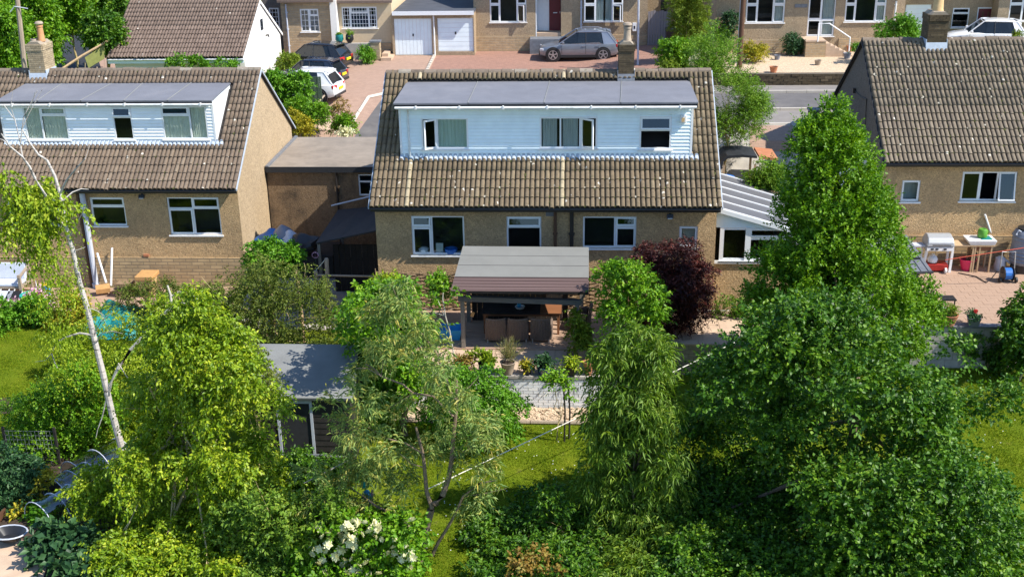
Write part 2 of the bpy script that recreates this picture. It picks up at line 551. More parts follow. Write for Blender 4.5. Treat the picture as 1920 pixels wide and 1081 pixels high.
def axis(segs):
    out = []
    for a, b, s in segs:
        n = max(1, round((b - a) / s))
        out += [a + (b - a) * i / n for i in range(n)]
    return out + [segs[-1][1]]
gx = axis([(-300, -40, 26), (-40, -26, 2), (-26, 24, .5), (24, 40, 2), (40, 300, 26)])
gy = axis([(-40, 10, 5), (10, 34.5, .5), (34.5, 35.3, .2), (35.3, 70, .5), (70, 90, 4), (90, 600, 40)])
gb = MB().sheet([[(x, y, H(x, y)) for x in gx] for y in gy])
def ground_mat():
    t = NT('ground')
    p = t.pos()
    n = t.noise(p, .7, 4, .65)
    f = t.noise(p, 16, 4, .7)
    c = t.ramp(n, [(.3, (.05, .095, .004)), (.5, (.105, .165, .006)), (.7, (.175, .2, .012))])
    c = t.mix(.5, c, t.ramp(f, [(.3, (.055, .09, .004)), (.7, (.18, .215, .012))]))
    c = t.mix(t.math('MULTIPLY', t.rampf(t.noise(p, 1.9, 5, .7), .6, .72), .55), c, (.2, .17, .06))
    sy = t.new('ShaderNodeSeparateXYZ'); t.link(p, sy.inputs[0])
    dimmed = t.math('MULTIPLY', t.rampf(t.math('ADD', sy.outputs[1], t.math('MULTIPLY', n, 4)), 20, 17), .9)   # unseen ground darkened to dim the window reflections
    c = t.mix(dimmed, c, (.022, .035, .01))
    t.bump(f, .8, .04)
    return t.fin(c, .95, .1)
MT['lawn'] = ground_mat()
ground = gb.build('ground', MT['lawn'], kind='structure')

import bmesh
def patch(name, poly, mat, dz=.006, kind='structure', parent=None, zf=None):
    """a surface laid on the ground: polygon in plan, cut fine enough to follow it"""
    zf = zf or H
    bm = bmesh.new()
    vs = [bm.verts.new((p[0], p[1], 0)) for p in poly]
    bm.faces.new(vs)
    xs = [p[0] for p in poly]; ys = [p[1] for p in poly]
    for i in range(int(min(xs)) - 1, int(max(xs)) + 2):
        bmesh.ops.bisect_plane(bm, geom=bm.verts[:] + bm.edges[:] + bm.faces[:], plane_co=(i, 0, 0), plane_no=(1, 0, 0))
    k = math.floor(min(ys) * 2) / 2
    while k < max(ys):
        bmesh.ops.bisect_plane(bm, geom=bm.verts[:] + bm.edges[:] + bm.faces[:], plane_co=(0, k, 0), plane_no=(0, 1, 0))
        k += .5
    for v in bm.verts: v.co.z = zf(v.co.x, v.co.y) + dz
    bmesh.ops.recalc_face_normals(bm, faces=bm.faces[:])
    if sum(f.normal.z for f in bm.faces) < 0: bmesh.ops.reverse_faces(bm, faces=bm.faces[:])
    me = bpy.data.meshes.new(name)
    bm.to_mesh(me); bm.free()
    me.materials.append(mat)
    o = bpy.data.objects.new(name, me)
    COL.objects.link(o)
    if parent: o.parent = parent
    return props(o, kind=kind)

MT['asphalt'] = plain('asphalt', (.13, .122, .12), .9, .25, var=.14, scale=1.4, bump=.3, bs=60, dirt=(.2, .185, .17))
MT['asphalt_lite'] = plain('asphalt_lite', (.23, .21, .195), .9, .25, var=.1, scale=2, bump=.25, bs=60)
MT['drive_brick'] = brick_mat('drive_brick', (.36, .2, .15), (.29, .165, .125), (.2, .14, .11), .2, .1, .006, 'xy', .3, .14)
MT['drive_pale'] = brick_mat('drive_pale', (.4, .265, .2), (.35, .23, .175), (.3, .22, .16), .2, .1, .006, 'xy', .3, .14)
MT['gravel'] = plain('gravel', (.55, .42, .29), .95, .2, var=.3, scale=14, bump=.8, bs=40)
MT['kerb'] = plain('kerb', (.52, .47, .4), .9, var=.1, scale=2)
def pp(*pts): return [gp(x, y) for x, y in pts]

# street on the right, beyond the houses
yl = [onz(1480, v, 3.5).y for v in (233, 207, 174, 163)]
patch('pavement', [(5.5, yl[0]), (60, yl[0]), (60, yl[1]), (5.5, yl[1])], MT['asphalt_lite'])
patch('road', [(5.5, yl[1]), (60, yl[1]), (60, yl[2]), (5.5, yl[2])], MT['asphalt'])
for v, nm in ((yl[1], 0), (yl[2], 1), (yl[0], 2)):
    b = MB()
    x = 6.0
    while x < 40:
        b.box(x, x + .9, v - .06, v + .06, 3.3, 3.5 + (.11 if nm < 2 else .04))
        x += .915
    b.build('kerb', MT['kerb'], kind='structure')
patch('pavement', [(5.5, yl[2] + .06), (60, yl[2] + .06), (60, yl[3] + 1), (5.5, yl[3] + 1)], MT['asphalt_lite'], .09)
# turning place on the left
patch('forecourt', [(-13.5, 49), (6.8, 49), (6.8, 67.3), (-13.5, 67.3)], MT['drive_pale'], .002)
patch('driveway', [(-22, 57.0), (-10.5, 56.7), (-4.2, 57.5), (-4.2, 67.2), (-30, 67.2)], MT['drive_pale'], .006)
patch('driveway', [(-4.1, 55.5), (6.8, 55.5), (6.8, 67.2), (-8.1, 67.2), (-8.1, 62), (-4.1, 57.5)], MT['drive_brick'], .012)
patch('driveway_tarmac', [(-11.2, 49.2), (-3.2, 49.2), (-3.2, 57.3), (-9.7, 56.9)], MT['asphalt'], .02)
ke = [gp(652, 244), gp(672, 212), gp(690, 184), gp(722, 177), gp(760, 176)]
b = MB()
for p, q in zip(ke, ke[1:]):
    d = (q - p); n = max(1, int(d.length / .9))
    for i in range(n):
        c = p + d * ((i + .5) / n)
        a_, b_ = p + d * (i / n), p + d * ((i + .97) / n)
        b.tube([(a_.x, a_.y, H(a_.x, a_.y) + .03), (b_.x, b_.y, H(b_.x, b_.y) + .03)], .1, 4)
b.build('kerb', MT['kerb'], kind='structure')
# divider on the drive in front of the garages
p, q = gp(800, 134), gp(817, 101)
b = MB()
for i in range(8):
    c = p + (q - p) * ((i + .5) / 8)
    b.cbox((c.x, c.y, H(c.x, c.y) + .04), (q - p).length / 8 - .02, .14, .1, math.atan2((q - p).y, (q - p).x))
b.build('kerb', MT['kerb'], kind='structure')
patch('yard', [(4.9, 39.7), (10.3, 39.7), (10.3, 46.6), (4.9, 46.6)], MT['concrete'], .012)
patch('gravel_bed', [(7.5, yl[3] + 1.2), (30, yl[3] + 1.2), (30, 63.4), (7.5, 64)], MT['gravel'], .03)
patch('side_drive', pp((1405, 285), (1520, 285), (1520, 236), (1405, 236)), MT['drive_pale'], .02)
b = MB(); p, q = gp(1489, 232), gp(1510, 285)
b.cbox(((p + q) / 2 + Vector((0, 0, .05))), (q - p).length, .3, .12, math.atan2((q - p).y, (q - p).x), 0, -math.atan2((q - p).z, (q - p).length))
b.build('side_path', MT['concrete'], kind='structure')

# ------------------------------------------------------------------ house parts
def wall_holes(mb, x0, x1, z0, z1, y0, y1, holes):
    xs = sorted({x0, x1, *[h[0] for h in holes], *[h[1] for h in holes]})
    zs = sorted({z0, z1, *[h[2] for h in holes], *[h[3] for h in holes]})
    xs = [x for x in xs if x0 <= x <= x1]; zs = [z for z in zs if z0 <= z <= z1]
    for a, b in zip(zs, zs[1:]):
        run = None
        for c, d in zip(xs, xs[1:]):
            mx, mz = (c + d) / 2, (a + b) / 2
            solid = not any(h[0] < mx < h[1] and h[2] < mz < h[3] for h in holes)
            if solid: run = (run[0], d) if run else (c, d)
            if (not solid or d == xs[-1]) and run:
                mb.box(run[0], run[1], y0, y1, a, b)
                run = None
    return mb

def window(parent, r, yw, lights, sill=True, curtain=None, fw=.055, recess=.05, glass='glass', room='room', depth=1.3, proud=0, backing=None):
    """r = (x0,x1,z0,z1); lights = (u0,u1,v0,v1,kind[,glass]) with v from the top; kind f fixed, s sash, o standing open, n open hole"""
    x0, x1, z0, z1 = r
    w, h = x1 - x0, z1 - z0
    y0 = yw + recess - proud
    fr = MB()
    d = .07
    fr.box(x0, x1, y0, y0 + d, z0, z0 + fw)
    fr.box(x0, x1, y0, y0 + d, z1 - fw, z1)
    fr.box(x0, x0 + fw, y0 + .001, y0 + d - .001, z0 + fw, z1 - fw)
    fr.box(x1 - fw, x1, y0 + .001, y0 + d - .001, z0 + fw, z1 - fw)
    us = sorted({l[0] for l in lights} | {l[1] for l in lights})
    for l in lights:
        u0, u1, v0, v1 = l[:4]
        a, b, c, e = x0 + w * u0, x0 + w * u1, z1 - h * v1, z1 - h * v0
        if u1 < .999: fr.box(b - fw / 2, b + fw / 2, y0 + .003, y0 + d - .003, c + .004, e - .004)
        if v1 < .999: fr.box(a + .006, b - .006, y0 + .005, y0 + d - .005, c - fw / 2, c + fw / 2)
    win = fr.build('window', MT['upvc'], parent)
    for l in lights:
        u0, u1, v0, v1, kd = l[:5]
        gm = MT[l[5] if len(l) > 5 else glass]
        a, b, c, e = x0 + w * u0, x0 + w * u1, z1 - h * v1, z1 - h * v0
        g = fw * .6
        a += g; b -= g; c += g; e -= g
        if kd == 'n': continue
        if kd == 'f':
            MB().box(a, b, y0 + .03, y0 + .036, c, e).build('pane', gm, win)
            continue
        sw = .05
        s = MB()
        m = None
        if kd in 'oO':
            hx = a if kd == 'o' else b
            m = Matrix.Translation((hx, y0, 0)) @ Matrix.Rotation(rad(-38 if kd == 'o' else 38), 4, 'Z') @ Matrix.Translation((-hx, -y0, 0))
        if kd in 'tT':
            m = Matrix.Translation((0, y0, e)) @ Matrix.Rotation(rad(-11), 4, 'X') @ Matrix.Translation((0, -y0, -e))
        ya, yb = y0 - .018, y0 + .03
        s.box(a, b, ya, yb, c, c + sw, m); s.box(a, b, ya, yb, e - sw, e, m)
        s.box(a, a + sw, ya + .001, yb - .001, c + sw, e - sw, m); s.box(b - sw, b, ya + .001, yb - .001, c + sw, e - sw, m)
        s.build('sash', MT['upvc'], win)
        MB().box(a + sw, b - sw, y0, y0 + .006, c + sw, e - sw, m).build('pane', gm, win)
    if sill:
        MB().box(x0 - .05, x1 + .05, yw - .07, y0 + .02, z0 - .05, z0 - .002).build('sill', MT['sill'], win)
    if backing:
        MB().box(x0 + .01, x1 - .01, y0 + .3, y0 + .32, z0 + .01, z1 - .01).build('blind', MT[backing], win)
    elif depth:
        ya, yb = y0 + .2, y0 + .2 + depth
        k = .25
        rm = MB()
        X0, X1, Z0, Z1 = x0 - k, x1 + k, z0 - .3, z1 + .15
        rm.add([(X0, yb, Z0), (X1, yb, Z0), (X1, yb, Z1), (X0, yb, Z1), (X0, ya, Z0), (X1, ya, Z0), (X1, ya, Z1), (X0, ya, Z1)],
               [(0, 1, 2, 3), (0, 4, 5, 1), (3, 2, 6, 7), (0, 3, 7, 4), (1, 5, 6, 2)])
        rm.build('room', MT[room], win)
    if curtain:
        for (u0, u1, cm) in curtain:
            n = 26
            cb = MB()
            pts = [(x0 + w * (u0 + (u1 - u0) * i / n), y0 + .085 + .018 * math.sin(i * 1.9) + .006 * math.sin(i * 5)) for i in range(n + 1)]
            cb.sheet([[(p[0], p[1], z) for p in pts] for z in (z0 + .03, z1 - .03)])
            cb.build('curtain', MT[cm], win, smooth=True)
    return win

TW, TG = .16, .3634
def tile_mesh(name, mat):
    """one interlocking tile: a broad roll with a trough at its edge, thick at the tail"""
    prof = [(0, -.016), (.032, -.016), (.037, .036), (.06, .05), (.09, .054), (.118, .05), (.143, .036), (.149, -.014), (TW - .001, -.016)]
    L, tail = TG + .06, .04
    vs = [(x, 0, z + tail) for x, z in prof] + [(x, L, z * .92 + .001) for x, z in prof] + [(x, .004, z + tail - .05) for x, z in prof]
    n = len(prof)
    fs = [(i, i + 1, n + i + 1, n + i) for i in range(n - 1)] + [(2 * n + i, 2 * n + i + 1, i + 1, i) for i in range(n - 1)]
    me = bpy.data.meshes.new(name)
    me.from_pydata(vs, [], fs)
    me.materials.append(mat)
    me.update()
    return me, np.array(vs), np.array(fs)
def numpy_mesh(name, V, Fc, mat, smooth=False):
    me = bpy.data.meshes.new(name)
    k = Fc.shape[1]
    me.vertices.add(len(V)); me.vertices.foreach_set('co', np.ascontiguousarray(V, dtype=np.float32).ravel())
    me.loops.add(Fc.size); me.loops.foreach_set('vertex_index', np.ascontiguousarray(Fc, dtype=np.int32).ravel())
    me.polygons.add(len(Fc))
    me.polygons.foreach_set('loop_start', np.arange(0, Fc.size, k, dtype=np.int32))
    me.polygons.foreach_set('loop_total', np.full(len(Fc), k, dtype=np.int32))
    if smooth: me.polygons.foreach_set('use_smooth', np.ones(len(Fc), dtype=bool))
    me.update(calc_edges=True)
    me.materials.append(mat)
    o = bpy.data.objects.new(name, me)
    COL.objects.link(o)
    return o

def tile_slope(roof, X0, X1, Ye, Ze, hd, rise, mat, cut=None, nind=300, seen=None, rng=None, flip=False, pale=None):
    rng = rng or random.Random(3)
    ang = math.atan2(rise, hd)
    Ls = math.hypot(hd, rise)
    rows, cols = int(round(Ls / TG)), int(round((X1 - X0) / TW))
    me, tv, tf = tile_mesh('tile', mat)
    me2 = tile_mesh('tile', MT['tile_pale'])[0] if pale else None
    o3 = wloc(roof)
    V, Fc, cnt, ind = [], [], 0, 0
    cosA, sinA = math.cos(ang), math.sin(ang)
    tw = (X1 - X0) / cols
    for j in range(rows):
        for i in range(cols):
            x = X0 + i * tw
            s = j * Ls / rows - .03
            y, z = Ye + s * cosA, Ze + s * sinA
            if cut and cut(x + tw / 2, y + .2): continue
            jx, jr, js = rng.gauss(0, .003), rng.gauss(0, .012), rng.gauss(0, .008) - (.05 if rng.random() < .012 else 0)
            nz = .018 + rng.gauss(0, .003)
            if flip:
                pass
            p = Vector((x + jx, y + js * cosA - nz * sinA, z + js * sinA + nz * cosA))
            pl_ = bool(pale and not flip and pale(x + tw / 2))
            if pl_ or (ind < nind and not flip and (seen is None or seen(x, j))):
                o = bpy.data.objects.new('tile', me2 if pl_ else me)
                COL.objects.link(o)
                o.parent = roof
                o.location = p - o3
                o.rotation_euler = (ang, jr, 0)
                ind += 1
            else:
                R = Matrix.Rotation(ang, 3, 'X') @ Matrix.Rotation(jr, 3, 'Y')
                v = tv @ np.array(R).T + np.array(p)
                if flip:
                    v[:, 1] = 2 * flip - v[:, 1]
                V.append(v); Fc.append(tf + cnt); cnt += len(tv)
    if V:
        o = numpy_mesh('tile_courses', np.concatenate(V) - np.array(o3), np.concatenate(Fc), mat)
        o.parent = roof
        o['kind'] = 'stuff'

def house_shell(house, X0, X1, Ye, Ze, hd, rise, zg, mats, holes, oh=.45, cut=None, seen=None, nind=300, verge='flash_white', back_u=1.0, gutter='gutter_dark', seed=3, plinth=None, gables=('render', 'render'), pale=None):
    """walls with openings, gables, tiled roof on both slopes, ridge, verges, gutter"""
    rng = random.Random(seed)
    yw, Yr, Zr = Ye + oh, Ye + hd, Ze + rise
    yb = Yr + (hd - oh) * back_u
    zb = Zr - rise / hd * (yb - Yr)
    sl = rise / hd
    zt = Ze + sl * oh - .06
    w = wall_holes(MB(), X0 + .1, X1 - .1, zg, zt, yw, yw + .25, holes)
    front = w.build('wall', MT[mats['wall']], house)
    for (xa, xb), gm in (((X0 + .1, X0 + .35), gables[0]), ((X1 - .35, X1 - .1), gables[1])):
        p = [(yw + .003, zg), (yb, zg), (yb, zb - .1), (Yr, Zr - .1), (yw + .003, zt)]
        MB().prism(p, 'x', xa - .003 if xa < (X0 + X1) / 2 else xa, xb if xa < (X0 + X1) / 2 else xb + .003).build('wall', MT[gm], house)
    MB().box(X0 + .1, X1 - .1, yb - .25, yb - .003, zg, zb - .1).build('wall', MT[mats['wall']], house)
    roof = MB()
    if cut:   # the sheeting under the tiles, left open where the dormer stands
        pass
    e = .07
    ye, ze = Ye + .02, Ze
    yq, zq = yb + .3, zb - sl * .3
    roof.prism([(ye, ze - .02), (Yr, Zr - .02), (yq, zq - .02), (yq, zq - .1), (Yr, Zr - .1), (ye, ze - .1)], 'x', X0 + .02, X1 - .02)
    roof = roof.build('roof', MT['underlay'], house)
    tile_slope(roof, X0, X1, Ye, Ze, hd, rise, MT[mats['tile']], cut, nind, seen, rng, pale=pale)
    tile_slope(roof, X0, X1, Yr - (yq - Yr), zq, yq - Yr, Zr - zq, MT[mats['tile']], None, 0, None, rng, flip=Yr)
    n = int((X1 - X0) / .44)
    rm = None
    for i in range(n):
        L = (X1 - X0) / n
        if rm is None:
            q = MB()
            k = 7
            pr = [(-.15 * math.cos(math.pi * a / k), .125 * math.sin(math.pi * a / k)) for a in range(k + 1)]
            q.add([(0, a, b) for a, b in pr] + [(L - .012, a * .96, b * .96) for a, b in pr], [(a, a + 1, k + 2 + a, k + 1 + a) for a in range(k)] + [tuple(range(k + 1))] + [tuple(range(2 * k + 1, k, -1))])
            o = q.build('ridge_tile', MT['ridge'], roof, local=True)
            rm = o.data
        else:
            o = bpy.data.objects.new('ridge_tile', rm)
            COL.objects.link(o)
            o.parent = roof
        o.location = Vector((X0 + i * L, Yr, Zr - .045 + rng.gauss(0, .012))) - wloc(roof)
        o.rotation_euler = (rng.gauss(0, .03), rng.gauss(0, .012), rng.gauss(0, .012))
    for xa in (X0 - .035, X1 - .005):
        p = [(Ye, Ze - .07), (Yr, Zr - .07), (yq, zq - .07), (yq, zq + .0), (Yr, Zr + .0), (Ye, Ze + .0)]
        MB().prism(p, 'x', xa, xa + .04).build('verge', MT[verge], roof)
    g = MB()
    g.box(X0 + .02, X1 - .02, Ye + .1, Ye + .13, Ze - .2, Ze - .04)
    g.build('fascia', MT['gutter_dark'], roof)
    g = MB().tube([(X0 + .03, Ye + .035, Ze - .085), (X1 - .03, Ye + .035, Ze - .085)], .05, 8)
    g.build('gutter', MT[gutter], roof)
    if plinth is not None:
        MB().box(X0 + .06, X1 - .06, yw - .05, yw - .002, zg, plinth).build('plinth', MT['stone'], house)
    return dict(yw=yw, Yr=Yr, Zr=Zr, roof=roof, yb=yb, zb=zb)

def dormer(house, X0, X1, yf, zb, zt, Ye, Ze, hd, rise, holes, felt='felt', ob=.38, hang=.1, corner=True, seed=1, zroof=(.12, .2), nsheet=4, bm='board'):
    """box dormer: boarded front with openings, cheeks, felt roof in sheets"""
    sl = rise / hd
    uroof = lambda y: Ze + sl * (y - Ye)
    core = MB()
    wall_holes(core, X0 + .02, X1 - .02, zb, zt, yf + .03, yf + .12, holes)
    # cheeks
    yk = Ye + (zt - Ze) / sl
    for xa, xb in ((X0 + .02, X0 + .1), (X1 - .1, X1 - .02)):
        core.prism([(yf + .121, uroof(yf + .121) - .1), (yf + .121, zt), (yk, zt)], 'x', xa, xb)
    dm = core.build('dormer', MT[bm], house)
    n = round((zt - zb) / .116)
    bh = (zt - zb) / n
    for i in range(n):
        za, zc = zb + i * bh, zb + (i + 1) * bh
        cuts = sorted((h[0], h[1]) for h in holes if h[2] < zc - .02 and h[3] > za + .02)
        x = X0 + .06
        for a, b in cuts + [(X1 - .06, X1)]:
            if a - x > .05:
                MB().prism([(yf + .029, za), (yf - .016, za), (yf - .016, za + .02), (yf + .012, zc + .003), (yf + .029, zc + .003)], 'x', x, a - (.0 if b == X1 else 0)).build('board', MT[bm], dm)
            x = b
    for xa in (X0, X1 - .07):
        MB().box(xa, xa + .07, yf - .018, yf + .05, zb, zt).build('corner_trim', MT['upvc'], dm)
    # roof sheets
    z0, z1 = zt + zroof[0], zt + zroof[1]
    ya = yf - ob
    yb2 = Ye + (z1 - Ze + .06) / sl
    cuts = [X0 - hang + (X1 - X0 + 2 * hang) * i / nsheet for i in range(nsheet + 1)]
    rg = random.Random(seed)
    sk = [0] + [rg.uniform(-.25, .25) for _ in range(nsheet - 1)] + [0]
    for i in range(nsheet):
        dz = .004 * (i % 2)
        a0, a1, b0, b1 = cuts[i] - (.03 if i else 0), cuts[i + 1], cuts[i] + sk[i] - (.03 if i else 0), cuts[i + 1] + sk[i + 1]
        m = MB().add([(a0, ya, z0 + dz), (a1, ya, z0 + dz), (b1, yb2, z1 + dz), (b0, yb2, z1 + dz), (a0, ya, z0 - .05 + dz), (a1, ya, z0 - .05 + dz), (b1, yb2, z1 - .05), (b0, yb2, z1 - .05)],
                     [(0, 1, 2, 3), (4, 7, 6, 5), (0, 4, 5, 1), (1, 5, 6, 2), (2, 6, 7, 3), (3, 7, 4, 0)])
        m.build('felt_sheet', MT[felt], dm)
        if i: MB().tube([(a0 + .0, ya, z0 + .008), (b0, yb2, z1 + .008)], .014, 4).build('seam', MT['felt_shed'], dm)
    MB().box(X0 - hang + .01, X1 + hang - .01, ya + .02, ya + .05, z0 - .17, z0 - .052).build('fascia', MT['trim_dark'], dm)
    MB().box(X0 - .01, X1 + .01, ya + .051, yf + .02, zt + .0, zt + .02).build('soffit', MT['board'], dm)
    MB().prism([(ya + .06, z0 - .05), (yk + .1, z1 - .05), (yk + .1, zt), (ya + .06, zt)], 'x', X0 + .0, X0 + .02).build('cheek_trim', MT['board'], dm)
    MB().prism([(ya + .06, z0 - .05), (yk + .1, z1 - .05), (yk + .1, zt), (ya + .06, zt)], 'x', X1 - .02, X1).build('cheek_trim', MT['board'], dm)
    g = MB().tube([(X0 - .05, ya - .045, z0 - .15), (X1 + .05, ya - .045, z0 - .15)], .045, 8)
    x = X0 + .6
    while x < X1:
        g.box(x, x + .05, ya - .1, ya + .02, z0 - .2, z0 - .09); x += 1.4
    g.build('gutter', MT['gutter_white'], dm)
    fl = []
    cw = .16
    x = X0 - .04
    while x < X1 + .12:
        for dx, dz in ((0, .045), (.022, .05), (.035, .11), (.08, .12), (.125, .11), (.147, .05)):
            fl.append((x + dx, dz))
        x += cw
    MB().sheet([[(a, yy, uroof(yy) + d * k) for a, d in fl] for yy, k in ((yf - .12, 1), (yf - .02, 1.1), (yf - .018, 1.6))]).build('flashing', MT['flash_white'], dm)
    return dm

def brick_stack(parent, x0, x1, y0, y1, z0, z1, mat, core, bl=.22, bh=.075, jit=.006, seed=1, corbel=None, name='brickwork'):
    """a chimney stack or pier laid brick by brick round a mortar core"""
    rg = random.Random(seed)
    MB().box(x0 + .012, x1 - .012, y0 + .012, y1 - .012, z0, z1 - .01).build('mortar_core', core, parent)
    b = MB()
    n = max(1, round((z1 - z0) / bh)); h = (z1 - z0) / n
    for i in range(n):
        za, zb = z0 + i * h + .006, z0 + (i + 1) * h - .004
        g = .03 if corbel and i >= n - corbel else 0
        for axis_ in (0, 1):
            a, c = (x0, x1) if axis_ == 0 else (y0, y1)
            L = c - a; k = max(1, round(L / bl)); s = L / k
            off = s / 2 * ((i + axis_) % 2)
            q = a - (s - off if off else 0)
            while q < c - .01:
                u, v = max(a, q) + .005, min(c, q + s) - .005
                q += s
                if v - u < .03: continue
                j = rg.uniform(0, jit)
                if axis_ == 0:
                    b.box(u, v, y0 - j - g, y0 + .05, za, zb); b.box(u, v, y1 - .05, y1 + j + g, za, zb)
                else:
                    b.box(x0 - j - g, x0 + .05, u, v, za, zb); b.box(x1 - .05, x1 + j + g, u, v, za, zb)
    return b.build(name, mat, parent, kind='stuff')
# ------------------------------------------------------------------ the three houses in the middle distance
HD, RISE = 4.683, 3.447
SL = RISE / HD
HM = dict(X0=-6.607, X1=4.593, Ye=34.549, Ze=3.552)
HL = dict(X0=-23.4, X1=-12.171, Ye=38.697, Ze=2.931)
HR = dict(X0=10.622, X1=20.5, Ye=38.83, Ze=3.884)
def roof_hit(x, y, h):
    a, b = h['Ye'] - 1, h['Ye'] + HD + 1
    f = lambda Y: at(x, y, Y).z - (h['Ze'] + SL * (Y - h['Ye']))
    for _ in range(40):
        m = (a + b) / 2
        if f(m) > 0: a = m
        else: b = m
    return at(x, y, a)
def hwin(h, *px, y=None):
    return rect(*px, (h['Ye'] + .45) if y is None else y)

# --- middle house
wm1, wm2, wm3, wm4 = hwin(HM, 772, 871, 405, 478), hwin(HM, 950, 1015, 406, 474), hwin(HM, 1093, 1193, 406, 465), hwin(HM, 1273, 1308, 424, 464)
mid = thing('house', 'brown roughcast house with a long pale boarded dormer and pergola behind', 'house', (-1, 39, 0))
dmY = roof_hit(1024, 297, HM).y
dz0, dz1 = at(1024, 297, dmY).z, at(1024, 195, dmY).z
dX0, dX1 = at(749, 245, dmY).x, at(1299, 245, dmY).x
yk_m = HM['Ye'] + (dz1 + .2 - HM['Ze']) / SL
hm = house_shell(mid, HM['X0'], HM['X1'], HM['Ye'], HM['Ze'], HD, RISE, -1.3, dict(wall='render', tile='tile_mid'), [wm1, wm2, wm3, wm4],
                 cut=lambda x, y: dX0 - .02 < x < dX1 + .02 and dmY + .05 < y < yk_m, seed=3, seen=lambda x, j: True, nind=270, pale=lambda x: any(abs(x - v) < .085 for v in (roof_hit(1055, 340, HM).x, roof_hit(768, 340, HM).x)))
dw = [rect(790, 878, 221, 279, dmY), rect(1012, 1120, 219, 278, dmY), rect(1199, 1259, 218, 280, dmY)]
dm = dormer(mid, dX0, dX1, dmY, dz0 - .05, dz1, HM['Ye'], HM['Ze'], HD, RISE, dw, nsheet=4, seed=5)
window(mid, dw[0], dmY, [(0, .34, 0, 1, 'O'), (.34, 1, 0, 1, 'f')], curtain=[(.36, .98, 'curtain')], recess=-.01)
window(mid, dw[1], dmY, [(0, .36, 0, 1, 'f'), (.36, .7, 0, 1, 'f'), (.7, 1, 0, 1, 'o')], curtain=[(.05, .3, 'curtain_grey'), (.4, .66, 'curtain_grey')], recess=-.01)
window(mid, dw[2], dmY, [(0, 1, 0, .42, 't', 'glass_blue'), (0, 1, .42, 1, 'n')], recess=-.01, room='room_dark')
yw = HM['Ye'] + .45
window(mid, wm1, yw, [(0, .38, 0, .28, 't', 'glass_blue'), (0, .38, .28, 1, 's'), (.38, 1, 0, 1, 'f')])
window(mid, wm2, yw, [(0, 1, 0, .3, 't', 'glass_blue'), (0, 1, .3, 1, 'f')])
window(mid, wm3, yw, [(0, .6, 0, 1, 'f'), (.6, 1, 0, .32, 't', 'glass_blue'), (.6, 1, .32, 1, 's')])
window(mid, wm4, yw, [(0, 1, 0, 1, 's')], backing='blind')
# household things seen on the kitchen sills
def on_sill(r, u, prof, mat, name, label, cat, group=None):
    b = MB().lathe(prof, (0, 0, 0), 10)
    x = r[0] + (r[1] - r[0]) * u
    o = b.build(name, MT[mat], None, smooth=True)
    o.location = (x, yw + .21, r[2] + .0)
    props(o, label, cat, group)
MB().box(wm1[0] + .06, wm1[1] - .06, yw + .16, yw + .45, wm1[2] - .04, wm1[2] - .001).build('window_board', MT['upvc'], mid)
on_sill(wm1, .2, [(.06, 0), (.16, .06), (.18, .14), (.1, .2), (.02, .21)], 'white', 'cloth_heap', 'crumpled white cloth on the sill inside the kitchen window', 'cloth')
on_sill(wm1, .72, [(.1, 0), (.2, .02), (.22, .16), (.2, .17), (.18, .05), (.01, .04)], 'blue', 'washing_up_bowl', 'blue washing-up bowl inside the kitchen window', 'bowl')
MB().cbox((wm1[0] + (wm1[1] - wm1[0]) * .5, yw + .26, wm1[2] + .16), .24, .03, .32, 0, rad(-14)).build('draining_rack', MT['steel'], mid)
# flood light, vent, pipes, dormer lamp
def flood(parent, x, y, Y, name='flood_light'):
    p = at(x, y, Y)
    b = MB()
    b.cbox(p + Vector((0, -.09, .0)), .2, .09, .13, 0, rad(-25))
    b.box(p.x - .03, p.x + .03, p.y - .06, p.y + .01, p.z - .02, p.z + .09)
    f = b.build(name, MT['black_plastic'], parent)
    MB().cbox(p + Vector((0, -.14, -.028)), .15, .012, .085, 0, rad(-25)).build('lens', MT['lamp'], f)
flood(mid, 1256, 404, yw)
p = at(1031, 398, yw)
MB().box(p.x - .13, p.x + .13, yw - .03, yw + .01, p.z - .12, p.z + .1).build('vent', MT['lead'], mid)
def pipe(parent, x, y0, Y, zb, r, mat, zt=None):
    p = at(x, y0, Y)
    zt = zt or p.z
    b = MB().tube([(p.x, Y - r - .03, zt), (p.x, Y - r - .03, zb)], r, 8)
    z = zb + .6
    while z < zt - .2:
        b.lathe([(r * 1.25, 0), (r * 1.25, .07)], (p.x, Y - r - .03, z), 8)
        b.box(p.x - r * 1.6, p.x + r * 1.6, Y - .02, Y + .002, z + .01, z + .06)
        z += .95
    return b.build('downpipe', MT[mat], parent, smooth=True)
pipe(mid, 1041, 395, yw, 0, .05, 'pipe_brown')
pipe(mid, 1072, 395, yw, 0, .065, 'gutter_dark')
p = at(1281, 222, dmY)
lm = MB().box(p.x - .1, p.x + .1, dmY - .12, dmY - .005, p.z - .13, p.z + .12).build('wall_lamp', MT['upvc'], mid, bevel=.02)
MB().box(p.x - .06, p.x + .04, dmY - .128, dmY - .121, p.z - .09, p.z + .05).build('lens', MT['pot_yellow'], lm)
p0, p1 = at(764, 200, dmY), at(768, 292, dmY)
MB().tube([(p0.x, dmY - .25, dz1 - .02), (p0.x, dmY - .1, dz1 - .14), (p0.x + .01, dmY - .06, dz1 - .25), (p0.x + .01, dmY - .06, dz0 + .05)], .035, 8).build('downpipe', MT['gutter_white'], mid, smooth=True)
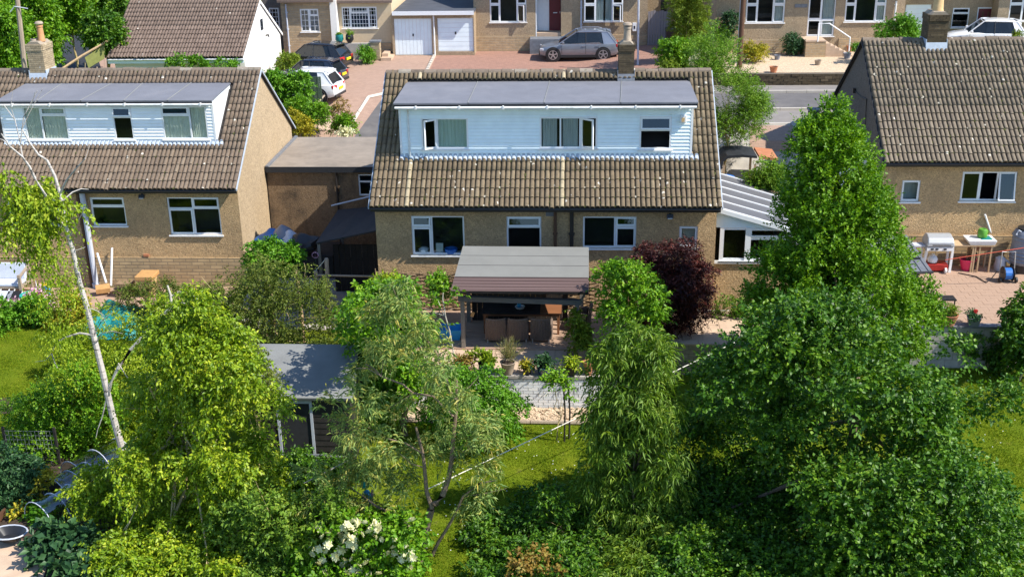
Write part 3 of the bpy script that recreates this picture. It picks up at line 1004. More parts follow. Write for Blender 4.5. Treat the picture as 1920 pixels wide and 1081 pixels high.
# the chimney of the middle house on its ridge
def chimney(house, px, mat, core, pots, dep=.7, Y=None, hz=None, flash='lead', pm='chimney_pot', corbel=3):
    xl, xr, ytop, ybase = px
    c = at((xl + xr) / 2, ybase, Y)
    a, b = at(xl, (ytop + ybase) / 2, Y - dep / 2), at(xr, (ytop + ybase) / 2, Y - dep / 2)
    zt = at((xl + xr) / 2, ytop, Y - dep / 2).z
    zb = hz - .5
    ch = brick_stack(house, a.x, b.x, Y - dep / 2, Y + dep / 2, hz - .35, zt, MT[mat], MT[core], seed=int(xl), corbel=corbel, name='chimney')
    fl = MB()
    fl.prism([(Y - dep / 2 - .14, hz - .5 - .0), (Y - dep / 2 - .02, hz - .05), (Y - dep / 2 - .005, hz - .05), (Y - dep / 2 - .005, hz - .5)], 'x', a.x - .03, b.x + .03)
    for s in (a.x - .035, b.x + .004):
        fl.box(s, s + .03, Y - dep / 2 - .02, Y + dep / 2, hz - .4, hz + .06)
    fl.build('flashing', MT[flash], ch, kind=None)
    cap = MB().prism([(a.x + .02, zt - .01), (a.x + .15, zt + .1), (b.x - .15, zt + .1), (b.x - .02, zt - .01)], 'y', Y - dep / 2 + .02, Y + dep / 2 - .02)
    cap.build('mortar_cap', MT['mortar'], ch)
    for (u, hgt, r, pmat, cowl) in pots:
        x = a.x + (b.x - a.x) * u
        q = MB().lathe([(r * 1.1, 0), (r * 1.1, .06), (r, .1), (r * .86, hgt - .08), (r * 1.02, hgt - .07), (r * 1.02, hgt), (r * .75, hgt), (r * .7, hgt - .2)], (x, Y, zt + .06), 14)
        pt = q.build('chimney_pot', MT[pmat], ch, smooth=True)
        if cowl:
            MB().lathe([(r * 1.2, 0), (r * 1.25, .03), (r * .9, .09), (.01, .11)], (x, Y, zt + .06 + hgt + .04), 14).build('cowl', MT['clay_grey'], ch, smooth=True)
    return ch
chimney(mid, (1160, 1189, 84, 150), 'brown_brick', 'dark_mortar', [(.55, .5, .13, 'clay_grey', 1)], dep=.62, Y=hm['Yr'], hz=hm['Zr'])
def growth(roof, h, n, seed, cut=None, x0=None, x1=None):
    """moss cushions and lichen spots settled in the troughs and on the tile tails"""
    rg_ = random.Random(seed)
    ang = math.atan2(RISE, HD)
    nv = Vector((0, -math.sin(ang), math.cos(ang)))
    tv_ = Vector((0, math.cos(ang), math.sin(ang)))
    for nm, mt, k, flat in (('moss', 'moss', n, .5), ('lichen', 'lichen', n // 9, .12)):
        b = MB()
        for i in range(k):
            x = rg_.uniform(x0 or h['X0'] + .1, x1 or h['X1'] - .1)
            row = rg_.randint(0, 15); s_ = (row + rg_.choice((0, 0, rg_.random()))) * TG
            if rg_.random() < .6: x = h['X0'] + round((x - h['X0']) / TW) * TW + rg_.uniform(-.02, .03)
            y = h['Ye'] + s_ * math.cos(ang)
            if cut and cut(x, y): continue
            r = rg_.uniform(.018, .05) * (1.5 if rg_.random() < .12 else 1)
            c = Vector((x, y, h['Ze'] + s_ * math.sin(ang))) + nv * (.085 if nm == 'lichen' else .06)
            ring = [c + Vector((1, 0, 0)) * r * rg_.uniform(.7, 1.3) * math.cos(a * 1.047) + tv_ * r * rg_.uniform(.7, 1.3) * math.sin(a * 1.047) for a in range(6)]
            b.add(ring + [c + nv * r * flat], [(a, (a + 1) % 6, 6) for a in range(6)])
        b.build(nm, MT[mt], roof, kind='stuff')
growth(hm['roof'], HM, 420, 1, lambda x, y: dX0 - .1 < x < dX1 + .1 and dmY - .1 < y < yk_m)
# --- lean-to glazed porch on the right of the middle house
sr = thing('sun_room', 'white boarded lean-to sunroom with ribbed roof against the house', 'sunroom', (5.5, 37, -1))
sx0, sx1, sY = HM['X1'] - .08, 7.2, 35.35
tl, tr = at(1352, 388, sY), at(1420, 408, sY)
zl = tl.z; slope = (tr.z - tl.z) / (tr.x - tl.x); zr = zl + slope * (sx1 - sx0)
ws = rect(1349, 1412, 426, 489, sY)
hz = at(1380, 426, sY).z
f = MB().prism([(sx0, hz), (sx1, hz), (sx1, zr - .06), (sx0, zl - .06)], 'y', sY + .04, sY + .1).build('wall', MT['board'], sr)
n = 9
for i in range(n):
    za, zc = hz + i * (zl - .1 - hz) / n, hz + (i + 1) * (zl - .1 - hz) / n
    x1 = min(sx1, sx0 + (zc - zl + .06) / slope) if zc > zr - .06 else sx1
    if x1 - sx0 > .1:
        MB().prism([(sY + .039, za), (sY - .004, za), (sY + .01, zc + .003), (sY + .039, zc + .003)], 'x', sx0, x1).build('board', MT['board'], sr)
wz = ws[2]
MB().box(sx0, sx1, sY + .0, sY + .24, -1.4, wz - .05).build('plinth_wall', MT['render'], sr)
window(sr, (ws[0] + .01, sx1, wz, hz), sY, [(0, .36, 0, 1, 'f', 'glass_clear'), (.36, 1, 0, .33, 's', 'glass_clear'), (.36, 1, .33, 1, 'f', 'glass_clear')], fw=.09, recess=.0, depth=0)
for a_, b_ in ((ws[0], ws[0] + .13), (lerp(ws[0], sx1, .36) - .09, lerp(ws[0], sx1, .36) + .09)):
    MB().box(a_, b_, sY - .03, sY - .002, wz + .002, hz - .002).build('post', MT['upvc'], sr)
MB().box(sx0 - .02, sx1, sY - .07, sY - .031, wz - .07, wz + .03).build('sill', MT['upvc'], sr)
MB().box(sx0, sx1, 39.5, 39.6, -1.4, hz).build('wall', MT['render'], sr)
MB().box(sx1 - .08, sx1, sY + .11, 39.5, -1.4, zr - .06).build('wall', MT['upvc'], sr)
MB().box(sx0 + .1, sx1 - .1, sY + .3, 39.4, -1.05, -.3).build('floor', MT['teak'], sr)
sY1 = 40.2
rf = MB().add([(sx0, sY - .12, zl), (sx1 + .1, sY - .12, zr), (sx1 + .1, sY1, zr), (sx0, sY1, zl), (sx0, sY - .12, zl - .04), (sx1 + .1, sY - .12, zr - .04), (sx1 + .1, sY1, zr - .04), (sx0, sY1, zl - .04)],
              [(0, 1, 2, 3), (4, 7, 6, 5), (0, 4, 5, 1), (2, 6, 7, 3), (1, 5, 6, 2), (0, 3, 7, 4)]).build('roof', MT['rib_roof'], sr)
for i in range(6):
    y = sY - .12 + i * (sY1 - sY + .06) / 5.2
    MB().add([(x, yy, z + dz) for dz in (.005, .045) for (x, z) in ((sx0, zl), (sx1 + .1, zr)) for yy in (y, y + .06)],
             [(0, 1, 3, 2), (4, 6, 7, 5), (0, 4, 5, 1), (2, 3, 7, 6), (0, 2, 6, 4), (1, 5, 7, 3)]).build('glazing_bar', MT['upvc'], rf)
MB().add([(sx0, sY - .14, zl + .01), (sx1 + .1, sY - .14, zr + .01), (sx1 + .1, sY - .14, zr - .13), (sx0, sY - .14, zl - .13), (sx0, sY - .122, zl + .01), (sx1 + .1, sY - .122, zr + .01), (sx1 + .1, sY - .122, zr - .13), (sx0, sY - .122, zl - .13)],
         [(3, 2, 1, 0), (0, 1, 5, 4), (4, 5, 6, 7), (2, 3, 7, 6)]).build('barge_board', MT['upvc'], rf)

# --- left house
left = thing('house', 'house with a white dormer and bare sunlit gable wall beside the birch', 'house', (-17.5, 43, -1))
lY = roof_hit(200, 270, HL).y
lz0, lz1 = at(200, 270, lY).z, at(200, 190, lY).z
lX0, lX1 = at(3, 230, lY).x, at(403, 232, lY).x
yk_l = HL['Ye'] + (lz1 + .2 - HL['Ze']) / SL
wl0, wl1, wl2 = hwin(HL, 15, 111, 374, 422), hwin(HL, 171, 235, 370, 423), hwin(HL, 316, 413, 370, 440)
hl = house_shell(left, HL['X0'], HL['X1'], HL['Ye'], HL['Ze'], HD, RISE, -1.4, dict(wall='render', tile='tile_left'), [wl0, wl1, wl2],
                 cut=lambda x, y: lX0 - .02 < x < lX1 + .02 and lY + .05 < y < yk_l, seed=4, seen=lambda x, j: x > -21.5, plinth=at(300, 482, HL['Ye'] + .45).z, gables=('render', 'render_gable'))
growth(hl['roof'], HL, 260, 2, lambda x, y: lX0 - .1 < x < lX1 + .1 and lY - .1 < y < yk_l, x0=-22)
lw = [rect(46, 127, 200, 262, lY), rect(212, 249, 200, 262, lY), rect(304, 389, 199, 261, lY)]
dormer(left, lX0, lX1, lY, lz0 - .05, lz1, HL['Ye'], HL['Ze'], HD, RISE, lw, ob=.16, hang=.02, nsheet=5, seed=8, zroof=(.06, .22), bm='board_white')
window(left, lw[0], lY, [(0, .4, 0, 1, 'f'), (.4, 1, 0, .27, 's'), (.4, 1, .27, 1, 'f')], curtain=[(.03, .38, 'blind'), (.43, .97, 'blind')], recess=-.01)
window(left, lw[1], lY, [(0, 1, 0, .32, 't', 'glass_blue'), (0, 1, .32, 1, 'f')], recess=-.01, room='room_dark')
window(left, lw[2], lY, [(0, .62, 0, .28, 's', 'glass_blue'), (0, .62, .28, 1, 'f'), (.62, 1, 0, 1, 'f')], curtain=[(.03, .6, 'blind'), (.64, .97, 'blind')], recess=-.01)
lyw = HL['Ye'] + .45
window(left, wl0, lyw, [(0, .5, 0, 1, 's'), (.5, 1, 0, 1, 'f')])
window(left, wl1, lyw, [(0, 1, 0, .34, 's'), (0, 1, .34, 1, 'f')])
window(left, wl2, lyw, [(0, .48, 0, .3, 'f', 'glass_blue'), (.48, 1, 0, .3, 's', 'glass_blue'), (0, .48, .3, 1, 's'), (.48, 1, .3, 1, 'f')])
flood(left, 267, 367, lyw)
pipe(left, 147, 362, lyw, -1.05, .06, 'pipe_brown')
p = at(274, 479, lyw - .05)
MB().box(p.x - .1, p.x + .1, lyw - .065, lyw, p.z - .04, p.z + .05).build('air_brick', MT['terracotta'], left)
chimney(left, (52, 82, 84, 140), 'stack_stone', 'mortar', [(.72, .62, .13, 'chimney_pot', 1), (.25, .1, .13, 'clay_grey', 0)], dep=.9, Y=hl['Yr'] + .1, hz=hl['Zr'], flash='flash_white')

# --- right house
right = thing('house', 'house with an unbroken brown tiled roof and grey gable in shade', 'house', (15, 43, 0))
wr1, wr2 = hwin(HR, 1690, 1725, 338, 378), hwin(HR, 1802, 1905, 322, 377)
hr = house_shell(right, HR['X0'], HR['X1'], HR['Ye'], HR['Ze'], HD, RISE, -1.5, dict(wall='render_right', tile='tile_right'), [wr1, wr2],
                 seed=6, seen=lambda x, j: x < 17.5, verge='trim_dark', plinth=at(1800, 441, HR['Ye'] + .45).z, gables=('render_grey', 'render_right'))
growth(hr['roof'], HR, 420, 3, x1=18)
ryw = HR['Ye'] + .45
window(right, wr1, ryw, [(0, 1, 0, 1, 's')], backing='curtain_grey')
window(right, wr2, ryw, [(0, .36, 0, 1, 's'), (.36, .66, 0, 1, 'n'), (.66, 1, 0, 1, 'T', 'glass_blue')], room='room_dark')
chimney(right, (1740, 1777, 28, 92), 'brown_brick', 'dark_mortar', [(.55, .75, .19, 'pot_yellow', 0)], dep=.85, Y=hr['Yr'], hz=hr['Zr'], flash='flash_white', corbel=3)
p = onx(1604, 170, HR['X0'] + .09)
b = MB().tube([p + Vector((-.03, -.05, 0)), onx(1612, 180, HR['X0'] + .07), onx(1625, 186, HR['X0'] + .07), onx(1620, 262, HR['X0'] + .07)], .018, 6)
b.cbox(p + Vector((-.06, 0, 0)), .1, .16, .18)
b.build('cable_bracket', MT['gutter_dark'], right)
b = MB()
q0, q1 = onx(1590, 212, HR['X0'] + .09), onx(1640, 320, HR['X0'] + .09)
pc = onx(1578, 218, HR['X0'] + .05)
b.lathe([(.45, -.02), (.45, .02)], (0, 0, 0), 18)
b.v = [(pc.x - v[2] - .02, pc.y + v[0] * .9, pc.z + v[1] * .9) for v in b.v]
b.build('satellite_dish', MT['gutter_dark'], right)
# pale boarded porch beyond its near corner
b = MB()
for i in range(7):
    b.box(HR['X0'] - .9, HR['X0'] + .09, 41.4, 41.45, 1.2 + i * .3, 1.49 + i * .3)
b.box(HR['X0'] - .9, HR['X0'] + .09, 41.46, 43.5, -1, 3.3)
b.build('porch', MT['board'], right)
MB().prism([(HR['X0'] - 1.0, 3.2), (HR['X0'] + .09, 4.0), (HR['X0'] + .09, 4.06), (HR['X0'] - 1.0, 3.26)], 'y', 41.2, 43.7).build('porch_roof', MT['felt'], right)

# --- flat roofed link building between the left and middle houses
lk = thing('garage', 'flat roofed stained rendered garage between the two dormer houses', 'garage', (-9.3, 45.4, -.8))
gX0, gX1, gY0, gY1, gZ = HL['X1'] + -.05, HM['X0'] + .08, 42.88, 47.95, 2.6
wk = rect(672, 700, 327, 367, gY0 + .12)
wall_holes(MB(), gX0, gX1, -1.3, gZ - .05, gY0 + .12, gY0 + .35, [wk]).build('wall', MT['render_dirty'], lk)
MB().box(gX0, gX1, gY1 - .3, gY1 - .1, -1.2, gZ - .05).build('wall', MT['render_dirty'], lk)
window(lk, wk, gY0 + .12, [(0, 1, 0, .35, 'f'), (0, 1, .35, 1, 'f')], sill=False)
rfk = MB().box(gX0 + .0, gX1, gY0, gY1, gZ - .16, gZ).build('roof', MT['felt_old'], lk)
MB().box(gX0, gX1, gY0 - .03, gY0 - .002, gZ - .2, gZ + .03).build('fascia', MT['trim_dark'], rfk)
MB().box(gX0 + .0, gX0 + .12, gY0, gY1, gZ + .001, gZ + .07).build('upstand', MT['lead'], rfk)
p = at(630, 322, gY0 + .12)
pipe(lk, 630, 322, gY0 + .12, -1, .045, 'gutter_dark')
# dark sheet canopy on the side of the middle house
cn = thing('lean_to_canopy', 'dark sagging felt canopy on posts in the shaded side passage', 'canopy', (-8, 39, -.6))
BL, TL, TR, BR = at(592, 455, 37.2), at(634, 393, 41.6), onx(697, 388, HM['X0'] + .1), onx(697, 430, HM['X0'] + .1)
TR = Vector((HM['X0'] + .09, 41.6, TL.z + .25)); BR = Vector((HM['X0'] + .09, 37.2, BL.z + .55))
def quad_slab(a, b, c, d, t):
    n = (b - a).cross(d - a).normalized() * t
    if n.z > 0: n = -n
    return MB().add([a, b, c, d, a + n, b + n, c + n, d + n], [(0, 1, 2, 3), (4, 7, 6, 5), (0, 4, 5, 1), (1, 5, 6, 2), (2, 6, 7, 3), (3, 7, 4, 0)])
for i in range(3):
    u, v = i / 3, (i + 1) / 3
    quad_slab(BL.lerp(BR, u), BL.lerp(BR, v), TL.lerp(TR, v) + Vector((0, 0, .012 * i)), TL.lerp(TR, u) + Vector((0, 0, .012 * i)), .05).build('felt_sheet', MT['black_felt'], cn)
for p in (BL + Vector((.08, .1, 0)), TL + Vector((.1, -.1, 0))):
    MB().box(p.x - .05, p.x + .05, p.y - .05, p.y + .05, H(p.x, p.y), p.z - .06).build('post', MT['timber_post'], cn)
MB().tube([TL + Vector((-.3, .2, .1)), TL.lerp(TR, .9) + Vector((0, .3, .5))], .03, 6).build('bar', MT['pipe_grey'], cn)
# ------------------------------------------------------------------ across the street
def facade(th, xl, xr, Y, zt, mat, holes=(), zb=2.2, depth=7, roofc=None, x0=None, x1=None, name='wall'):
    a = at(xl, 60, Y).x if x0 is None else x0
    b = at(xr, 60, Y).x if x1 is None else x1
    wall_holes(MB(), a, b, zb, zt, Y, Y + .25, list(holes)).build(name, MT[mat], th)
    MB().box(a, a + .25, Y + .251, Y + depth, zb, zt).build('wall', MT[mat], th)
    MB().box(b - .25, b, Y + .251, Y + depth, zb, zt).build('wall', MT[mat], th)
    if roofc:
        h = depth / 2
        MB().prism([(Y - .35, zt - .08), (Y + h, zt + h * .62), (Y + depth, zt - .08), (Y + depth, zt - .22), (Y + h, zt + h * .62 - .14), (Y - .35, zt - .22)], 'x', a - .1, b + .1).build('roof', MT[roofc], th)
    return a, b
def muntins(win, r, Y, nx, nz):
    b = MB()
    for i in range(1, nx):
        x = lerp(r[0], r[1], i / nx); b.box(x - .012, x + .012, Y + .048, Y + .06, r[2] + .05, r[3] - .05)
    for i in range(1, nz):
        z = lerp(r[2], r[3], i / nz); b.box(r[0] + .05, r[1] - .05, Y + .047, Y + .061, z - .012, z + .012)
    b.build('glazing_bars', MT['upvc'], win)

# white gabled house with brown tiles, top left
wh = thing('house', 'white gabled house with a brown tiled roof behind the chimney stack', 'house', (-22, 60, 2.6))
wX, wYe, wZe, wYr, wZr = -16.7, 56.5, 4.62, 60.55, 6.95
wX0 = at(200, 107, wYe).x
roof = MB().prism([(wYe, wZe - .03), (wYr, wZr - .03), (2 * wYr - wYe, wZe - .03), (2 * wYr - wYe, wZe - .12), (wYr, wZr - .12), (wYe, wZe - .12)], 'x', wX0, wX - .02).build('roof', MT['underlay'], wh)
tile_slope(roof, wX0, wX, wYe, wZe, wYr - wYe, wZr - wZe, MT['tile_far'], None, 300, lambda x, j: j < 7, random.Random(9))
tile_slope(roof, wX0, wX, wYe, wZe, wYr - wYe, wZr - wZe, MT['tile_far'], None, 0, None, random.Random(10), flip=wYr)
MB().prism([(wYe + .4, 1.0), (2 * wYr - wYe - .3, 1.0), (2 * wYr - wYe - .3, wZe - .0), (wYr, wZr - .12), (wYe + .4, wZe + .1)], 'x', wX - .3, wX - .05).build('wall', MT['white_render'], wh)
MB().box(wX0 + .2, wX - .31, wYe + .42, wYe + .6, 1, wZe + .1).build('wall', MT['white_render'], wh)
MB().box(wX0 + .2, wX0 + .45, wYe + .61, 2 * wYr - wYe - .3, 1, wZe).build('wall', MT['white_render'], wh)
MB().box(wX0, wX, wYe + .05, wYe + .08, wZe - .3, wZe - .05).build('fascia', MT['board'], roof)
MB().tube([(wX0, wYe - .01, wZe - .1), (wX, wYe - .01, wZe - .1)], .05, 6).build('gutter', MT['gutter_white'], roof)
for s in (1, -1):
    MB().prism([(wYr, wZr - .02), (wYr - s * (wYr - wYe), wZe - .02), (wYr - s * (wYr - wYe), wZe - .16), (wYr, wZr - .16)], 'x', wX - .0, wX + .035).build('verge', MT['sill'], roof)
for y0, y1, z0, z1 in ((wYe + 5.4, wYe + 6.9, 2.5, 4.3), (wYe + 2.1, wYe + 3.9, 2.2, 4.1)):
    d = MB().box(wX - .06, wX - .03, y0, y1, z0, z1).build('garage_door', MT['upvc'], wh)
    for k in range(5):
        MB().box(wX - .029, wX - .024, y0 + .1, y1 - .1, z0 + .1 + k * .35, z0 + .34 + k * .35).build('panel', MT['upvc'], d)
w_ = MB().box(wX - .045, wX - .02, wYr - .3, wYr + .35, 5.3, 6.0).build('window', MT['upvc'], wh)
MB().box(wX - .019, wX - .015, wYr - .24, wYr + .29, 5.36, 5.94).build('pane', MT['car_glass'], w_)
MB().tube([(wX, wYe + 4.6, 5.0), (wX + .14, wYe + 4.6, 5.03), (wX + .16, wYe + 4.6, 4.92)], .05, 6).build('wall_lamp', MT['black_plastic'], wh)

# stone house with the small paned windows
st = thing('house', 'stone walled house with a small paned white window beyond parked cars', 'house', (-17, 69, 3))
sa = rect(563, 598, 17, 60, 66.2)
facade(st, 530, 627, 66.2, 6.35, 'stone_far', [sa], 2.2, 8, 'tile_far')
w_ = window(st, sa, 66.2, [(0, .5, 0, 1, 's', 'glass_blue'), (.5, 1, 0, .3, 's', 'glass_blue'), (.5, 1, .3, 1, 'f', 'glass_blue')], curtain=[(.52, .95, 'curtain_grey')])
muntins(w_, sa, 66.2, 4, 4)
sb = rect(505, 524, 15, 58, 67.8)
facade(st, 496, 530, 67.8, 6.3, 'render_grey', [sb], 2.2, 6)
w_ = window(st, sb, 67.8, [(0, 1, 0, 1, 's', 'glass_blue')]); muntins(w_, sb, 67.8, 3, 5)
pipe(st, 536, 8, 66.2, 3, .05, 'pipe_grey')
# cream wing with the wide paned window
cr = thing('house', 'cream rendered wing with a wide paned window beside the garages', 'house', (-12, 69, 3))
sc_ = rect(641, 707, 13, 53, 66.5)
facade(cr, 634, 736, 66.5, 6.25, 'cream', [sc_], 2.2, 8, 'tile_far')
w_ = window(cr, sc_, 66.5, [(0, .25, 0, 1, 's', 'glass_blue'), (.25, .75, 0, .3, 's', 'glass_blue'), (.25, .75, .3, 1, 'f', 'glass_blue'), (.75, 1, 0, 1, 's', 'glass_blue')], curtain=[(.27, .73, 'curtain_grey')])
muntins(w_, sc_, 66.5, 12, 5)
p0, p1 = at(622, 70, 66), at(634, 70, 66)
MB().box(p0.x, p1.x, 66.0, 66.49, 3.0, 6.24).build('pillar', MT['white_render'], cr)
MB().box(at(708, 85, 66.5).x, at(735, 85, 66.5).x, 66.42, 66.49, 3, at(720, 81, 66.4).z).build('plinth', MT['stone_far'], cr)
lw_ = MB()
a, b = at(631, 82, 65.2), at(698, 82, 65.2)
topmesh(MB().box(a.x, b.x, 65.2, 65.5, 2.9, a.z), 'garden_wall', MT['concrete'], 'low grey wall carrying two small pots below the paned window', 'wall')
pa, pb = at(694, 80, 64.8), at(711, 80, 64.8)
gp_ = thing('gate_pillar', 'short stone gate pillar with a dark cap beside the steps', 'pillar', (pa.x, 64.8, 2.9))
brick_stack(gp_, pa.x, pb.x, 64.8, 65.3, 2.9, pa.z, MT['stack_stone'], MT['mortar'], .25, .14, seed=4)
MB().box(pa.x - .05, pb.x + .05, 64.75, 65.35, pa.z, pa.z + .08).build('cap', MT['lead'], gp_)
sp_ = thing('door_steps', 'two pale steps beside the stone gate pillar', 'steps', (pb.x + .6, 65, 2.9))
for i in range(2):
    MB().box(pb.x + .05, at(735 - i * 8, 110, 65).x, 64.7 + i * .45, 66.4, 2.95, 3.15 + i * .17).build('step', MT['paving'], sp_)
# pair of garages
gr = thing('garage', 'pair of flat roofed garages with two white up-and-over doors', 'garage', (-7.5, 69, 3))
g1, g2 = rect(739, 810, 35, 104, 66), rect(820, 888, 34, 97, 66)
facade(gr, 735, 889, 66, at(800, 26, 66).z, 'render_far', [g1, g2], 2.4, 7)
z = at(800, 25, 66).z
MB().box(at(736, 20, 66).x, at(889, 20, 66).x, 65.75, 73.2, z, z + .1).build('roof', MT['shaded_roof'], gr)  # dark colour stands in for the shadow of the house alongside
MB().box(at(736, 20, 66).x, at(889, 20, 66).x, 65.7, 65.745, z - .08, z + .14).build('fascia', MT['upvc'], gr)
for r, n, ax in ((g1, 10, 'v'), (g2, 7, 'h')):
    d = MB().box(r[0] + .01, r[1] - .01, 66.1, 66.14, r[2], r[3]).build('garage_door', MT['upvc'], gr)
    for k in range(n):
        if ax == 'v':
            x0, x1 = lerp(r[0] + .03, r[1] - .03, k / n), lerp(r[0] + .03, r[1] - .03, (k + 1) / n)
            MB().box(x0 + .012, x1 - .012, 66.08, 66.099, r[2] + .04, r[3] - .04).build('panel', MT['board'], d)
        else:
            z0, z1 = lerp(r[2] + .03, r[3] - .03, k / n), lerp(r[2] + .03, r[3] - .03, (k + 1) / n)
            MB().box(r[0] + .04, r[1] - .04, 66.08, 66.099, z0 + .014, z1 - .014).build('panel', MT['board'], d)
    MB().cbox(((r[0] + r[1]) / 2, 66.07, r[2] + .55 * (r[3] - r[2])), .08, .03, .14).build('handle', MT['black_plastic'], d)
p = at(814, 60, 65.95)
MB().tube([(p.x, 65.92, z), (p.x, 65.92, 3.05)], .05, 8).build('downpipe', MT['gutter_white'], gr)
# house with the dark red door
hb = thing('house', 'roughcast house with a dark red door behind the silver car', 'house', (1, 71, 3))
Yb = 67.3
b1, b2, b3 = rect(918, 987, -14, 42, Yb), rect(1004, 1052, -14, 70, Yb), rect(1095, 1168, -14, 40, Yb)
facade(hb, 889, 1213, Yb, 6.85, 'render_far', [b1, b2, b3], 2.4, 8, 'tile_far')
window(hb, b1, Yb, [(0, .28, 0, .4, 's'), (0, .28, .4, 1, 's'), (.28, .74, 0, 1, 'f'), (.74, 1, 0, .4, 's'), (.74, 1, .4, 1, 'o')])
window(hb, b3, Yb, [(0, .3, 0, .4, 's'), (0, .3, .4, 1, 's'), (.3, .72, 0, 1, 'f'), (.72, 1, 0, .4, 's'), (.72, 1, .4, 1, 'o')], proud=.25, curtain=[(.32, .5, 'curtain_grey'), (.55, .7, 'curtain_grey')])
MB().box(at(890, 80, Yb).x, b2[0] - .02, Yb - .06, Yb - .002, 2.6, at(940, 68, Yb).z).build('plinth', MT['stone_far'], hb)
MB().box(b2[1] + .02, at(1213, 80, Yb).x, Yb - .06, Yb - .002, 2.6, at(1100, 66, Yb).z).build('plinth', MT['stone_far'], hb)
a, b = at(1211, 20, 70.5), at(1266, 20, 70.5)
MB().box(a.x, b.x, 70.5, 70.8, 2.8, 7).build('wall', MT['render_far'], hb)
MB().box(lerp(a.x, b.x, .5), lerp(a.x, b.x, .7), 70.46, 70.499, 3, 5.9).build('door', MT['black_plastic'], hb)
pr = MB()
pr.box(b2[0] + .01, b2[0] + .06, Yb + .02, Yb + 1.0, b2[2], b2[3]); pr.box(b2[0] + .061, b2[1], Yb + 1.0, Yb + 1.05, b2[2], b2[3])
pr.build('porch', MT['upvc'], hb)
dd = MB().box(lerp(b2[0], b2[1], .52), lerp(b2[0], b2[1], .98), Yb + .93, Yb + .99, b2[2] + .25, b2[3]).build('door', MT['maroon'], hb)
MB().box(lerp(b2[0], b2[1], .68), lerp(b2[0], b2[1], .84), Yb + .91, Yb + .929, b2[2] + 1.25, b2[2] + 1.3).build('letter_box', MT['lamp'], dd)
MB().cbox((lerp(b2[0], b2[1], .95), Yb + .91, b2[2] + 1.3), .04, .04, .12).build('handle', MT['steel'], dd)
MB().box(b2[0] + .07, b2[1] + .0, Yb + .06, Yb + .99, b2[2] - .05, b2[2] + .24).build('step', MT['paving'], hb)
MB().box(b2[0] - .3, b2[1] + .3, Yb - 1.1, Yb - .07, 2.9, b2[2] + .05).build('step', MT['lead'], hb)
pipe(hb, 1090, 1, Yb, 3, .05, 'pipe_grey')
p = at(1190, 50, Yb)
m = MB().box(p.x - .12, p.x + .1, Yb - .12, Yb - .01, p.z - .25, p.z + .22).build('meter_box', MT['upvc'], hb)
MB().box(p.x - .06, p.x + .03, Yb - .128, Yb - .121, p.z - .12, p.z + .05).build('window_slot', MT['black_plastic'], m)
# metal pole before the wall
p = gp(1196, 122)
topmesh(MB().tube([p, at(1197, 0, p.y) + Vector((0, 0, 1))], .055, 8), 'street_pole', MT['pipe_grey'], 'thin pale metal pole in front of the red door house corner', 'pole', p)
# side gate
gt = thing('side_gate', 'tall weathered grey side gate beside the dark red door house', 'gate', (at(1235, 84, 67).x, 67, 3))
a, b = at(1214, 60, 67), at(1258, 60, 67)
n = 9
for i in range(n):
    MB().box(lerp(a.x, b.x, i / n) + .008, lerp(a.x, b.x, (i + 1) / n) - .008, 67 + .01 * (i % 2), 67.04 + .01 * (i % 2), 3.05, at(1235, 22, 67).z + .03 * (i % 3)).build('board', MT['gate_grey'], gt)
for z in (3.4, 4.8): MB().box(a.x, b.x, 67.052, 67.1, z, z + .1).build('rail', MT['gate_grey'], gt)
bn = gp(1254, 84); bn.y -= 1
def bin_(c, label, mat='black_plastic', s=1.0):
    t = thing('wheelie_bin', label, 'bin', c)
    MB().add([(-.24 * s, -.26 * s, .08), (.24 * s, -.26 * s, .08), (.24 * s, .26 * s, .08), (-.24 * s, .26 * s, .08), (-.29 * s, -.33 * s, 1.0 * s), (.29 * s, -.33 * s, 1.0 * s), (.29 * s, .33 * s, 1.0 * s), (-.29 * s, .33 * s, 1.0 * s)],
             [(0, 3, 2, 1), (4, 5, 6, 7), (0, 1, 5, 4), (1, 2, 6, 5), (2, 3, 7, 6), (3, 0, 4, 7)]).build('body', MT[mat], t, local=True, bevel=.03)
    MB().add([(-.31 * s, -.36 * s, 1.0 * s), (.31 * s, -.36 * s, 1.0 * s), (.31 * s, .36 * s, 1.03 * s), (-.31 * s, .36 * s, 1.03 * s), (-.27 * s, -.3 * s, 1.07 * s), (.27 * s, -.3 * s, 1.07 * s), (.27 * s, .32 * s, 1.12 * s), (-.27 * s, .32 * s, 1.12 * s)],
             [(0, 3, 2, 1), (4, 5, 6, 7), (0, 1, 5, 4), (1, 2, 6, 5), (2, 3, 7, 6), (3, 0, 4, 7)]).build('lid', MT[mat], t, local=True)
    for x in (-.27, .27): 
        b = MB().lathe([(.1, -.03), (.1, .03)], (0, 0, 0), 12); b.v = [(x + v[2], .28 + v[0], .1 + v[1]) for v in b.v]
        b.build('wheel', MT['tyre'], t, local=True)
    return t
bin_((bn.x, bn.y, H(bn.x, bn.y)), 'black wheeled bin in front of the weathered side gate')

